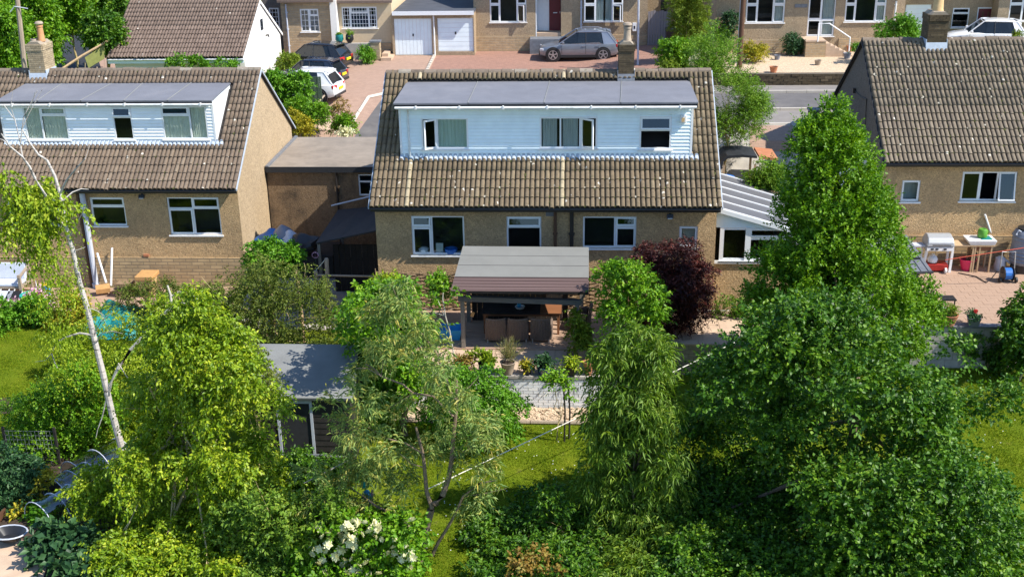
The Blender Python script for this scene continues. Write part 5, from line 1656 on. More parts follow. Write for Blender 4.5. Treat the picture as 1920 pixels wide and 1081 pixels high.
# washing line across the garden
topmesh(MB().tube([at(1402, 630, 29), at(1100, 773, 25.4) + Vector((0, 0, -.02)), at(800, 917, 22.3)], .011, 5), 'washing_line', MT['rope'], 'pale washing line stretched diagonally across the garden', 'line')
topmesh(MB().tube([at(653, 862, 23.2), at(612, 884, 23.1), at(570, 905, 23)], [.012, .022, .012], 6), 'cane', MT['twig_pale'], 'pale bare stick lodged among the leaves beside the shed', 'stick')
# fabric ornament hanging in the leaves
p = at(688, 930, 22.6)
og = thing('fabric_ornament', 'blue and pink fabric ornament hanging among the narrow leaves', 'ornament', (p.x, 22.6, p.z - .5))
MB().lathe([(.01, .05), (.1, .12), (.13, .3), (.1, .45), (.05, .52)], (p.x, 22.6, p.z - .35), 10, 1, .6).build('body', MT['sky_blue'], og, smooth=True)
MB().lathe([(.01, 0), (.085, .05), (.1, .12), (.07, .2), (.01, .23)], (p.x - .02, 22.6, p.z + .2), 10).build('hood', MT['turquoise'], og, smooth=True)
MB().cbox((p.x + .12, 22.6, p.z - .02), .06, .05, .4, 0, 0, .1).build('sleeve', MT['cloth_pink'], og, bevel=.02)
MB().cbox((p.x - .05, 22.6, p.z - .43), .16, .06, .16, 0, 0, .3).build('hem', MT['blue'], og, bevel=.02)

# garden shed
sh = thing('garden_shed', 'dark garden shed with dappled grey felt roof and pale door frame', 'shed', (-7.2, 27.3, -1.05))
sfl, sfr, sbl, sbr = at(462, 747, 26.1), at(664, 747, 26.1), at(470, 646, 28.35), at(672, 648, 28.35)
sfr.z = sfl.z = (sfl.z + sfr.z) / 2; sbr.z = sbl.z = (sbl.z + sbr.z) / 2
rs_ = quad_slab(sfl, sfr, sbr, sbl, .06).build('roof', MT['felt_shed'], sh)
for i in range(3):
    a, b = sfl.lerp(sbl, i / 3), sfr.lerp(sbr, i / 3)
    c_, d_ = sfl.lerp(sbl, (i + 1) / 3 + .02), sfr.lerp(sbr, (i + 1) / 3 + .02)
    u = Vector((0, 0, .02 - .005 * i))
    quad_slab(a + u, b + u, d_ + u * .7, c_ + u * .7, .008).build('felt_sheet', MT['felt_shed'], rs_)
sx0_, sx1_, sy0, sy1 = sfl.x + .15, sfr.x - .15, 26.25, 28.25
zf_ = sfl.z - .05
dr = rect(521, 588, 750, 838, sy0)
n = 11
for i in range(n):
    za, zc = lerp(-1.02, zf_, i / n), lerp(-1.02, zf_, (i + 1) / n)
    for a, b in ((sx0_, dr[0] - .0), (dr[1], sx1_)):
        MB().prism([(sy0 + .02, za), (sy0 - .012, za), (sy0 + .0, zc), (sy0 + .02, zc)], 'x', a, b).build('board', MT['timber_dark'], sh)
MB().box(sx0_, sx0_ + .05, sy0 + .021, sy1, -1.03, zf_).build('wall', MT['timber_dark'], sh)
MB().box(sx1_ - .05, sx1_, sy0 + .021, sy1, -1.03, zf_).build('wall', MT['timber_dark'], sh)
MB().box(sx0_, sx1_, sy1 - .05, sy1 - .001, -1.03, sbl.z - .05).build('wall', MT['timber_dark'], sh)
fb = MB()
zb2 = -1.0
fb.box(dr[0], dr[0] + .07, sy0 - .03, sy0 + .04, zb2, dr[3]); fb.box(dr[1] - .07, dr[1], sy0 - .03, sy0 + .04, zb2, dr[3]); fb.box(dr[0] + .07, dr[1] - .07, sy0 - .029, sy0 + .039, dr[3] - .08, dr[3])
fb.box(dr[0] + .07, dr[1] - .07, sy0 - .029, sy0 + .039, zb2, zb2 + .08)
dfr = fb.build('door_frame', MT['pipe_grey'], sh)
MB().box(dr[0] + .071, dr[1] - .071, sy0 + .0, sy0 + .02, zb2 + .081, dr[3] - .081).build('door', MT['black_felt'], dfr)
MB().tube([at(520, 872, 25.6), at(500, 873 - 5, 25.6), at(540, 848, 25.6)] if False else [at(505, 868, 25.3), at(545, 853, 25.3), at(600, 852, 25.3), at(660, 858, 25.3)], .022, 6).build('hoop', MT['lead'], sh)

# ------------------------------------------------------------------ side passage on the left
tf_ = thing('timber_fence', 'tan boarded fence seen end-on beside the passage', 'fence', (-9.6, 36, -1))
fy0, fy1 = 33.2, 38.2
fx = at(556, 515, 35).x
n = 20
for i in range(n):
    ya, yb_ = lerp(fy0, fy1, i / n), lerp(fy0, fy1, (i + 1) / n)
    x = fx + (ya - 35) * -.28
    MB().box(x - .012, x + .012, ya + .006, yb_ - .006, -1.05, .75 + .02 * (i % 3)).build('board', MT['timber_tan'], tf_)
pf = thing('post_and_rail', 'two round topped timber posts joined by a pale rail in the passage', 'frame', (-8.6, 36.1, -1))
a, b = onz(602, 596, -1.0), onz(618, 598, -1.0)
pa, pb = at(592, 507, a.y), at(612, 484, b.y)
for c, d in ((a, pa), (b, pb)):
    MB().tube([c, (d.x, c.y, d.z - .03), (d.x, c.y, d.z)], [.075, .07, .06], 8).build('post', MT['timber'], pf, smooth=True)
q = at(703, 518, 36)
MB().tube([(pa.x + .05, 36.1, q.z), (q.x, 36.0, q.z)], .035, 6).build('rail', MT['timber'], pf)
MB().tube([pa, pb], .012, 5).build('wire', MT['steel'], pf)
b = MB().add([at(702, 520, 36), at(711, 520, 36), at(712, 562, 35.2), at(688, 562, 35.2), at(702, 520, 36.06), at(711, 520, 36.06), at(712, 562, 35.26), at(688, 562, 35.26)], [(0, 1, 2, 3), (7, 6, 5, 4), (0, 3, 7, 4), (1, 5, 6, 2), (0, 4, 5, 1), (3, 2, 6, 7)])
topmesh(b, 'panel', MT['pipe_grey'], 'leaning pale grey panel at the passage corner', 'panel')
patch('side_yard', [(-12.0, 35.2), (-6.7, 35.2), (-6.7, 43.0), (-12.0, 43.0)], MT['concrete'], .02)
ts_ = thing('shade_screen', 'black boards added to darken the passage under the sagging canopy', 'screen', (-7.7, 38.4, -1))  # added boards standing in for the deep shade of the passage
for i in range(10):
    MB().box(-8.75 + i * .21, -8.75 + i * .21 + .2, 38.4 + .01 * (i % 2), 38.44 + .01 * (i % 2), -1.0, .95).build('board', MT['timber_dark'], ts_)
MB().box(-8.75, -6.66, 38.46, 38.52, .3, .4).build('rail', MT['timber_dark'], ts_)
# bagged rubbish behind
rg2 = random.Random(5)
for i, (x, y, mt, lab) in enumerate(((505, 440, 'blue', 'bright blue sack against the sunlit gable wall'), (528, 437, 'grey_plastic', 'pale blue grey sack between the blue sacks'), (545, 447, 'pipe_grey', 'light grey sack in front of other sacks'), (516, 452, 'blue', 'lower blue sack resting on the bright green shrub'), (575, 447, 'black_plastic', 'black rubbish sack at the garage wall foot'))):
    p = at(x, y, 40.6 - .2 * i)
    z0 = H(p.x, p.y)
    b = MB().lathe([(.25, 0), (.42, .08), (.5, .2), (.5, .34), (.42, .46), (.28, .54), (.14, .58), (.05, .62)], (0, 0, 0), 14)
    b.v = [(v[0] * (1 + .22 * math.sin(9 * v[2] + v[1] * 8 + i)), v[1] * (1 + .2 * math.sin(11 * v[0] + 5 * v[2] + 2 * i)), v[2] * (1 + .16 * math.sin(6 * v[0] + i) + .12 * math.cos(7 * v[1]))) for v in b.v]
    o = b.build('sack', MT[mt], None, smooth=True); o.location = (p.x, p.y, p.z - .45)
    props(o, lab, 'sack')
    if i == 0:
        tb2 = topmesh(MB().box(p.x - .4, p.x + 2.6, 39.6, 41.3, -1.05, p.z - .5), 'timber_stack', MT['timber_dark'], 'low dark timber stack under the sacks by the garage', 'timber')
p = at(591, 478, 37.0)
fl = thing('tall_flower', 'single pink flower head in front of the passage post', 'flower', (p.x, 37, -1))
MB().tube([(p.x + .05, 37, -1), (p.x, 37, p.z)], .012, 5).build('stem', MT['green_panel'], fl)
b = MB()
for k in range(9):
    q = 2 * math.pi * k / 9
    b.cbox((p.x + math.cos(q) * .07, 37, p.z + math.sin(q) * .06), .1, .03, .09, 0, 0, -q)
b.build('petals', MT['cloth_pink'], fl)

# ------------------------------------------------------------------ left garden things
patch('left_patio', [(-24, 36.7), (-13.5, 36.7), (-12.3, 38.5), (-12.3, 39.0), (-24, 39.0)], MT['paving_pink'], .03)
gz = -1.02
p = onz(20, 553, gz)
bn_ = thing('garden_bench', 'wooden garden seat with white cushions by the stone plinth', 'bench', (p.x, 38.2, gz))
bx0, bx1 = at(-20, 530, 38.2).x, at(48, 530, 38.2).x
for x in (bx0, bx1):
    MB().box(x - .05, x + .05, 37.75, 37.85, gz, gz + .95).build('leg', MT['timber'], bn_)
    MB().box(x - .05, x + .05, 38.55, 38.65, gz, gz + 1.25).build('leg', MT['timber'], bn_)
    MB().cbox((x, 38.2, gz + .95), .08, .95, .06, 0, rad(12)).build('armrest', MT['timber'], bn_)
MB().box(bx0, bx1, 37.8, 38.6, gz + .42, gz + .47).build('seat', MT['timber'], bn_)
MB().cbox(((bx0 + bx1) / 2, 38.55, gz + .85), bx1 - bx0 - .15, .14, .62, 0, rad(-18)).build('cushion', MT['pipe_grey'], bn_, bevel=.05)
MB().cbox(((bx0 + bx1) / 2, 38.15, gz + .53), bx1 - bx0 - .15, .65, .12).build('cushion', MT['pipe_grey'], bn_, bevel=.05)
for i, (x, y, m, lab) in enumerate(((8, 550, 'pipe_grey', 'pale grey sun lounger folded under the garden seat'), (24, 551, 'black_plastic', 'dark folded sun chair with a white frame by the seat'))):
    q = at(x, y, 37.5)
    lo = thing('folding_chair', lab, 'chair', (q.x, 37.5, gz))
    MB().cbox((q.x, 37.5, gz + .25), .5, .5, .05, 0, rad(24)).build('seat', MT[m], lo)
    for s in (-.26, .26):
        MB().tube([(q.x + s, 37.2, gz), (q.x + s, 37.8, gz + .4)], .02, 5).build('leg', MT['white'], lo)
        MB().tube([(q.x + s, 37.8, gz), (q.x + s, 37.2, gz + .18)], .02, 5).build('leg', MT['white'], lo)
q = at(55, 545, 37.3)
b = MB().lathe([(.02, 0), (.3, .02), (.42, .2), (.36, .42), (.1, .52)], (0, 0, 0), 14)
o = b.build('toy_shell', MT['turquoise'], None, smooth=True); o.location = (q.x, 37.3, gz); props(o, 'turquoise dome shaped plastic garden toy', 'toy')
topmesh(MB().cbox(at(90, 556, 36.9), .14, .12, .62, 0, 0, .12), 'toy_post', MT['sky_blue'], 'upright bright blue plastic toy post by pink flowers', 'toy')
topmesh(MB().cbox(at(82, 543, 37.1), .36, .22, .2, .4), 'toy_block', MT['blue'], 'dark blue plastic toy block beside turquoise dome', 'toy')
topmesh(MB().cbox(at(82, 538, 37.0) + Vector((0, 0, .1)), .22, .16, .06, .2), 'toy_disc', MT['yellow'], 'small yellow plastic toy disc on the blue block', 'toy')
topmesh(MB().lathe([(.06, 0), (.09, .04), (.02, .5), (.005, .7)], at(70, 545, 37.0) + Vector((0, 0, -.3)), 8), 'toy_cone', MT['white'], 'tall white pointed cone behind pink flowers', 'cone')
# grey soil pipe and leaning poles
a, b = at(153, 362, lyw - .15), onz(179, 536, gz)
topmesh(MB().tube([(a.x, lyw - .13, a.z), (a.x, lyw - .13, gz)], .1, 10).lathe([(.13, 0), (.13, .1)], (a.x, lyw - .13, a.z - .6), 10).lathe([(.13, 0), (.14, .2)], (a.x, lyw - .13, gz), 10), 'soil_pipe', MT['pipe_grey'], 'broad pale grey upright pipe against the left house wall', 'pipe')
for (x0, y0, x1, y1, lab) in ((182, 474, 199, 530, 'left leaning pale pole propped against the stone plinth'), (210, 464, 208, 535, 'right upright pale pole beside the leaning one')):
    t_ = at(x0, y0, lyw - .1); bt = at(x1, y1, 38.6)
    topmesh(MB().tube([t_, bt], .04, 7), 'pole', MT['sill'], lab, 'pole', group='pale poles on the left house plinth')
p = at(193, 541, 38.3)
topmesh(MB().cbox(p, .5, .35, .18, .4, .2), 'wood_block', MT['orange'], 'tilted orange wooden block at the pole feet', 'block')
p = at(238, 533, 38.3)
pl_ = thing('wooden_planter', 'weathered dark brown wooden tub near the yellow hive', 'planter', (p.x, 38.3, gz))
b0 = at(222, 545, 38.3).x; b1 = at(250, 545, 38.3).x
for i in range(6):
    MB().box(lerp(b0, b1, i / 6) + .005, lerp(b0, b1, (i + 1) / 6) - .005, 38.0, 38.04, gz, gz + .55).build('stave', MT['hazel'], pl_)
MB().box(b0, b1, 38.041, 38.55, gz, gz + .5).build('body', MT['hazel'], pl_)
MB().box(b0 - .03, b1 + .03, 37.97, 37.999, gz + .35, gz + .4).build('band', MT['timber_dark'], pl_)
p = at(278, 535, 38.3)
hv = thing('bee_hive', 'pale yellow wooden hive box with an orange lid', 'hive', (p.x, 38.3, gz))
b0, b1 = at(264, 535, 38.3).x, at(292, 535, 38.3).x
zt = at(278, 516, 38.1).z
MB().add([(b0 + .06, 38.02, gz), (b1 - .12, 38.02, gz), (b1 - .12, 38.5, gz), (b0 + .06, 38.5, gz), (b0, 38.0, zt - .15), (b1, 38.0, zt - .15), (b1, 38.6, zt - .15), (b0, 38.6, zt - .15)], [(0, 1, 5, 4), (1, 2, 6, 5), (2, 3, 7, 6), (3, 0, 4, 7), (4, 5, 6, 7)]).build('box', MT['pot_yellow'], hv)
MB().box(b0 - .05, b1 + .05, 37.93, 38.7, zt - .149, zt).build('lid', MT['orange'], hv, bevel=.02)
MB().box(b0 + .1, b1 - .14, 37.98, 38.0, gz + .3, gz + .34).build('slot', MT['timber_dark'], hv)
# teal netting heap
nt = MB()
rg3 = random.Random(2)
p = onz(215, 625, -1.05)
grid = []
for j in range(14):
    row = []
    for i in range(20):
        u, v = i / 19, j / 13
        hgt = .75 * (math.sin(math.pi * u) * math.sin(math.pi * v)) ** .6 + .16 * math.sin(9 * u + 3 * v) * math.sin(7 * v) + rg3.uniform(-.06, .06)
        row.append((p.x - 1.1 + 2.0 * u + .1 * math.sin(5 * v), p.y - .6 + 2.4 * v, -1.02 + max(.0, hgt)))
    grid.append(row)
topmesh(nt.sheet(grid), 'tarpaulin', MT['teal'], 'crumpled teal tarpaulin heap behind the birch trunk', 'tarpaulin', (p.x, p.y, -1.05), smooth=True)
# seed bed, cloches and trough
sb_ = pp((0, 1081), (0, 870), (130, 860), (230, 900), (200, 1081))
patch('soil_bed', sb_ if False else [(-15.5, 20.5), (-15.8, 26.6), (-12.6, 26.9), (-11.2, 24.5), (-11.0, 20.5)], MT['soil'], .02)
patch('garden_path', pp((-40, 1081), (-40, 1012), (40, 1012), (95, 1040), (80, 1090)), MT['paving'], .035)
e0, e1 = onz(-10, 985, -1.0), onz(95, 880, -1.0)
ed = thing('bed_edging', 'rusty brown plank edging along the vegetable bed', 'edging', (e0.x, e0.y, -1.05))
for k in range(5):
    a, b = e0.lerp(e1, k / 5), e0.lerp(e1, (k + 1) / 5)
    d = b - a
    MB().cbox(((a + b) / 2 + Vector((0, 0, .05))), d.length - .02, .05, .26, math.atan2(d.y, d.x)).build('plank', MT['pipe_brown'], ed)
def cloche(label, p, w, L, rz, h):
    t = thing('cloche_tunnel', label, 'cloche', p, rz, 'clear plastic cloches on the bed')
    n = 12
    gr_ = [[(w / 2 * math.cos(math.pi * k / n), y, h * math.sin(math.pi * k / n) ** .9 + .01 * math.sin(y * 20 + k)) for k in range(n + 1)] for y in [i * L / 10 for i in range(11)]]
    MB().sheet(gr_).build('film', MT['poly'], t, local=True, smooth=True)
    for y in (0, L / 2, L):
        MB().tube([(w / 2 * 1.01 * math.cos(math.pi * k / n), y, (h + .01) * math.sin(math.pi * k / n) ** .9) for k in range(n + 1)], .013, 5).build('hoop', MT['pipe_grey'], t, local=True)
    return t
c1_, c2_, c3_ = onz(75, 985, -1.03), onz(108, 940, -1.03), onz(140, 905, -1.03)
cloche('clear plastic cloche nearest the grey trough', c1_, 1.2, 1.0, rad(-32), .62)
cloche('clear plastic cloche midway along the vegetable bed', c2_, 1.15, 1.0, rad(-32), .62)
cloche('clear plastic cloche farthest from the trough, partly under leaves', c3_, 1.15, 1.5, rad(-32), .6)
p = onz(20, 1016, -1.0)
tr_ = thing('trough', 'shallow grey rimmed trough on legs beside the cloche', 'trough', (p.x, p.y, -1.03))
b = MB().lathe([(.2, .12), (.36, .3), (.38, .31), (.34, .31), (.18, .16)], (p.x, p.y, -1.03), 20, 1.15, .8)
b.build('basin', MT['black_plastic'], tr_, smooth=True)
MB().tube([(p.x + .38 * 1.15 * math.cos(k * math.pi / 10), p.y + .38 * .8 * math.sin(k * math.pi / 10), -.72) for k in range(21)], .022, 5).build('rim', MT['pipe_grey'], tr_)
for s in (-1, 1):
    for q in (-1, 1): MB().tube([(p.x + s * .3, p.y + q * .18, -1.03), (p.x + s * .22, p.y + q * .12, -.88)], .02, 5).build('leg', MT['black_plastic'], tr_)
# wire mesh fence
a, b = onz(20, 868, -1.05), onz(112, 868, -1.05)
mf = thing('mesh_fence', 'square wire mesh fence in shade behind the vegetable bed', 'fence', ((a.x + b.x) / 2, a.y, -1.05))
for i in range(14):
    x = lerp(a.x, b.x, i / 13); MB().tube([(x, a.y, -1.05), (x, a.y, -.05)], .005, 4).build('wire', MT['lead'], mf)
for i in range(8):
    z = -.98 + i * .13; MB().tube([(a.x, a.y + .01, z), (b.x, a.y + .01, z)], .005, 4).build('wire', MT['lead'], mf)
for x in (a.x - .03, b.x + .03): MB().box(x - .03, x + .03, a.y - .03, a.y + .03, -1.05, .05).build('post', MT['timber_dark'], mf)

# ------------------------------------------------------------------ right hand terrace
TX0, TX1, TY = 8.2, 23, 33.5
ter = MB().box(TX0, TX1, TY + .22, 39.25, -1.6, -.04).build('terrace', MT['concrete'], kind='structure')
k = 0
pav = MB(); npv = 0
pv = None
yy = TY + .24
j = 0
while yy < 39.1:
    x = 11.0 + (.2 if j % 2 else 0)
    while x < 17.3:
        if npv < 300 and at(1690, 560, yy).x - .1 < x:
            if pv is None:
                o = MB().box(0, .392, 0, .262, -.04, 0).build('paver', MT['paving_pink'], ter, local=True); pv = o.data
            else:
                o = bpy.data.objects.new('paver', pv); COL.objects.link(o); o.parent = ter
            o.location = (x, yy, rg.uniform(-.003, .003)); npv += 1
        else: pav.box(x, x + .392, yy, yy + .262, -.04, rg.uniform(-.003, .003))
        x += .4
    yy += .27; j += 1
if pav.v: pav.build('paver_field', MT['paving_pink'], ter, kind='stuff')
tw = thing('retaining_wall', 'grey block retaining wall in shade below the pink terrace', 'wall', (13, TY, -1.5))
brick_stack(tw, 10.2, 18, TY, TY + .2, -1.6, -.04, MT['concrete'], MT['dark_mortar'], .44, .215, .008, seed=15, name='blockwork')
x = 10.2
while x < 18:
    MB().box(x + .004, x + .596, TY - .05, TY + .23, -.039, .02).build('coping_stone', MT['lead'], tw); x += .6
for key, x, y, prof, m, lab, sq in (('rp1', 1778, 610, [(.19, 0), (.25, .2), (.29, .34), (.3, .36)], 'terracotta', 'terracotta pot of bushy heather on the terrace wall', False), ('rp2', 1826, 611, [(.2, 0), (.27, .25), (.29, .27)], 'grey_plastic', 'square grey pot with a red flower on the terrace wall', True)):
    c = onz(x, y, .02); c.y = TY + .1
    POTS[key] = pot(lab, c, prof, m, None, square=sq)
p = onz(1772, 590, 0)
bt_ = thing('bird_table', 'black flat topped bird table behind the heather pot', 'bird table', (at(1775, 575, 34.2).x, 34.2, 0))
bx = bt_.location.x
MB().box(bx - .22, bx + .22, 34.0, 34.4, .66, .7).build('top', MT['black_plastic'], bt_)
for s in (-.18, .18): MB().tube([(bx + s, 34.05, 0), (bx + s, 34.05, .66)], .025, 5).build('leg', MT['black_plastic'], bt_)
MB().box(bx - .15, bx + .1, 34.05, 34.3, .3, .32).build('tray', MT['pipe_grey'], bt_)
# barbecue
p = onz(1757, 500, 0)
bq = thing('barbecue', 'silver domed barbecue on white legs with a gas cylinder box', 'barbecue', (p.x, 38.6, 0))
bx = at(1757, 470, 38.6).x; w = .48
MB().box(bx - w, bx + w, 38.3, 38.9, .82, 1.0).build('firebox', MT['hood'], bq, bevel=.02)
pr = [(-.36, 0), (-.34, .14), (-.24, .28), (0, .36), (.2, .34), (.33, .2), (.36, 0)]
b = MB().prism(pr, 'x', -w, w); b.v = [(bx + v[0] * (1 if v[2] < .1 else .93 - .25 * max(0, v[2] - .14)), 38.6 + v[1], 1.001 + v[2]) for v in b.v]
hd2 = b.build('hood', MT['hood'], bq, bevel=.03)
MB().tube([(bx - .3, 38.18, 1.08), (bx - .3, 38.12, 1.1), (bx + .3, 38.12, 1.1), (bx + .3, 38.18, 1.08)], .018, 6).build('handle', MT['black_plastic'], hd2)
MB().box(bx - w + .02, bx + w - .02, 38.27, 38.299, .84, .97).build('control_panel', MT['white'], bq)
for s in (-.28, -.12, .16): MB().cbox((bx + s, 38.255, .905), .1, .03, .06).build('knob', MT['black_plastic'], bq, bevel=.01)
for s in (-1, 1):
    MB().cbox((bx + s * (w - .02), 38.42, .42), .08, .09, .84, 0, 0, s * .12 * (-1 if s < 0 else .2)).build('leg', MT['white'], bq)
    MB().cbox((bx + s * (w - .02), 38.85, .42), .08, .06, .84).build('leg', MT['white'], bq)
MB().box(bx - w + .06, bx + w - .1, 38.38, 38.85, .06, .3).build('tray', MT['red'], bq, bevel=.02)
MB().lathe([(.01, 0), (.16, .03), (.18, .15), (.12, .25), (.05, .28), (.05, .32)], (bx - .12, 38.6, .301), 14).build('gas_bottle', MT['white'], bq, smooth=True)
MB().cbox((bx - w - .25, 38.55, .98), .46, .36, .05, .1).build('side_shelf', MT['pipe_grey'], bq)
MB().cbox((bx - w - .56, 38.6, 1.06), .3, .1, .03, -.5).build('paddle', MT['sill'], bq)
for s in (w - .1,):
    b = MB().lathe([(.1, -.03), (.1, .03)], (0, 0, 0), 12); b.v = [(bx + s - .1 + v[2], 38.3 + v[0], .1 + v[1]) for v in b.v]
    b.build('wheel', MT['white'], bq)
# pink bucket
p = onz(1804, 496, 0)
bk_ = thing('bucket', 'bright pink plastic bucket beside the barbecue', 'bucket', (p.x, 38.7, 0))
MB().lathe([(.2, 0), (.28, .4), (.3, .41), (.26, .41), (.18, .03)], (p.x, 38.7, 0), 16).build('body', MT['pink'], bk_, smooth=True)
MB().tube([(p.x - .28, 38.7, .4), (p.x - .1, 38.62, .28), (p.x + .1, 38.6, .27), (p.x + .28, 38.7, .4)], .012, 5).build('handle', MT['white'], bk_)
# work table with white tray
tx0, tx1 = at(1787, 448, 38.7).x, at(1862, 448, 38.7).x
wt_ = thing('work_table', 'wooden potting table with a long plank top against the house', 'table', ((tx0 + tx1) / 2, 38.7, 0))
tz = 1.0
MB().box(tx0, tx1, 38.4, 39.0, tz - .04, tz).build('top', MT['timber_tan'], wt_)
for x in (tx0 + .65, tx0 + .72, tx1 - .1, tx1 - .5):
    for y in (38.45, 38.93): MB().box(x - .025, x + .025, y - .03, y + .03, 0, tz - .041).build('leg', MT['timber_tan'], wt_)
MB().box(tx0 + .66, tx1 - .08, 38.46, 38.5, tz - .22, tz - .05).build('apron', MT['teak'], wt_)
MB().box(tx0 + .75, tx1 - .55, 38.5, 38.9, .05, .7).build('crate', MT['black_plastic'], wt_)
sk_ = thing('sink_tray', 'white plastic tray on the end of the potting table', 'tray', (tx1 - .45, 38.7, tz))
MB().add([(a, b, c) for a, b, c in ((tx1 - .85, 38.42, tz + .001), (tx1, 38.42, tz + .001), (tx1, 38.98, tz + .001), (tx1 - .85, 38.98, tz + .001), (tx1 - .95, 38.36, tz + .18), (tx1 + .04, 38.36, tz + .18), (tx1 + .04, 39.04, tz + .18), (tx1 - .95, 39.04, tz + .18))], [(0, 3, 2, 1), (0, 1, 5, 4), (1, 2, 6, 5), (2, 3, 7, 6), (3, 0, 4, 7), (4, 5, 6, 7)]).build('body', MT['white'], sk_, bevel=.02)
MB().box(tx1 - .45, tx1 - .08, 38.5, 38.9, tz + .181, tz + .2).build('cloth', MT['teal'], sk_)
p = at(1843, 432, 38.75)
wc_ = thing('watering_can', 'bright green watering can standing on the white tray', 'watering can', (p.x, 38.75, tz + .2))
MB().lathe([(.15, 0), (.17, .04), (.16, .26), (.13, .3), (.1, .3)], (p.x, 38.75, tz + .201), 14).build('body', MT['green_toy'], wc_, smooth=True)
MB().tube([(p.x - .14, 38.75, tz + .3), (p.x - .26, 38.75, tz + .42), (p.x - .3, 38.75, tz + .44)], [.03, .02, .035], 6).build('spout', MT['orange'], wc_)
MB().tube([(p.x + .15, 38.75, tz + .25), (p.x + .22, 38.75, tz + .4), (p.x + .05, 38.75, tz + .52), (p.x - .06, 38.75, tz + .48)], .018, 5).build('handle', MT['green_toy'], wc_)
a, b = at(1847, 402, ryw - .05), onz(1876, 492, 0)
topmesh(MB().tube([a, b], .035, 7), 'pole', MT['sill'], 'long white pole leaning on the right house wall', 'pole')
p = onz(1866, 492, 0)
gx_ = MB().lathe([(.18, 0), (.2, .1), (.17, .42), (.08, .48)], (0, 0, 0), 12); o = gx_.build('jerry_can', MT['pipe_grey'], None, smooth=True); o.location = (p.x - .1, 38.75, 0); props(o, 'pale grey container standing under the potting table end', 'container')
MB().tube([(.1, 0, .38), (.26, -.02, .3), (.4, -.04, .22)], .05, 7).build('spout', MT['pipe_grey'], o, local=True)
# water butt
p = onz(1925, 492, 0)
wb_ = thing('water_butt', 'grey ribbed water butt against the right house', 'water butt', (p.x, 38.6, 0))
px_ = at(1922, 470, 38.6).x
pf_ = [(.42, 0.3), (.46, .36)]
for i in range(8): pf_ += [(.5 + .02 * math.sin(i), .42 + i * .13), (.47, .49 + i * .13)]
pf_ += [(.42, 1.5), (.3, 1.56)]
MB().lathe(pf_, (px_, 38.6, 0), 20).build('body', MT['grey_plastic'], wb_, smooth=True)
MB().lathe([(.4, 0), (.42, .3)], (px_, 38.6, 0), 16).build('stand', MT['black_plastic'], wb_)
MB().lathe([(.34, 1.55), (.36, 1.6), (.1, 1.66)], (px_, 38.6, 0), 16).build('lid', MT['black_plastic'], wb_)
MB().tube([(px_ - .3, 38.4, 1.5), (px_ - .45, 38.3, 1.6), (px_ - .52, 38.25, 1.45)], .03, 6).build('inlet_pipe', MT['pipe_grey'], wb_)
# hose reel trolley
p = onz(1887, 527, 0)
hr_ = thing('hose_reel', 'dark blue hose reel trolley with an upright steel handle', 'hose reel', (p.x, p.y, 0))
b = MB().lathe([(.12, -.17), (.26, -.17), (.26, -.15), (.14, -.14), (.14, .14), (.26, .15), (.26, .17), (.12, .17)], (0, 0, 0), 16)
b.v = [(v[2], v[0], .28 + v[1]) for v in b.v]; b.build('drum', MT['black_plastic'], hr_, local=True)
b = MB().lathe([(.15, -.135), (.21, -.12), (.21, .12), (.15, .135)], (0, 0, 0), 14); b.v = [(v[2], v[0], .28 + v[1]) for v in b.v]
b.build('hose_coil', MT['blue'], hr_, local=True)
MB().tube([(-.24, .05, 0.05), (-.24, .1, .4), (-.22, .16, 1.02), (.22, .16, 1.02), (.24, .1, .4), (.24, .05, .05)], .022, 6).build('handle', MT['steel'], hr_, local=True)
for s in (-.27, .27):
    b = MB().lathe([(.1, -.03), (.1, .03)], (0, 0, 0), 12); b.v = [(s + v[2], -.12 + v[0], .1 + v[1]) for v in b.v]; b.build('wheel', MT['black_plastic'], hr_, local=True)
MB().tube([(-.2, -.1, .35), (-.4, -.1, .4), (-.6, -.15, .12), (-.75, -.2, .02), (-.8, 0, .02), (-.9, .4, .02), (-1.4, .75, .02)], .018, 5).build('hose', MT['black_plastic'], hr_, local=True)
topmesh(MB().tube([at(1772, 487, 36.8), at(1850, 475, 36.9), at(1935, 462, 37.0)], .012, 5), 'cord', MT['rope_red'], 'red cord stretched across the right terrace', 'cord')
# low lean-to roof on a post beside the tall tree
lt_ = thing('log_store', 'small dark slatted lean-to shelter at the terrace edge', 'shelter', (11.5, 36, 0))
a, b, c, d = at(1748, 508, 35.2), at(1700, 440, 38.4), at(1680, 446, 38.4), at(1690, 500, 35.2)
c = b + Vector((-1.6, 0, -.1)); d = a + Vector((-1.6, 0, -.1))
rl = quad_slab(d, a, b, c, .05).build('roof', MT['lead'], lt_)
for i in range(7):
    u = (i + .5) / 7
    q0, q1 = d.lerp(a, u), c.lerp(b, u)
    MB().tube([q0 + Vector((0, 0, .012)), q1 + Vector((0, 0, .012))], .012, 4).build('seam', MT['lead'], rl)
MB().tube([d + Vector((0, -.02, -.03)), a + Vector((.03, -.02, -.03))], .045, 6).build('gutter', MT['gutter_dark'], lt_)
for q in (a, b): MB().box(q.x - .06, q.x - .01, q.y + .02, q.y + .07, 0, q.z - .05).build('post', MT['timber_dark'], lt_)
MB().box(d.x + .2, a.x - .1, 36.2, 36.25, 0, a.z + .1).build('panel', MT['trim_dark'], lt_)

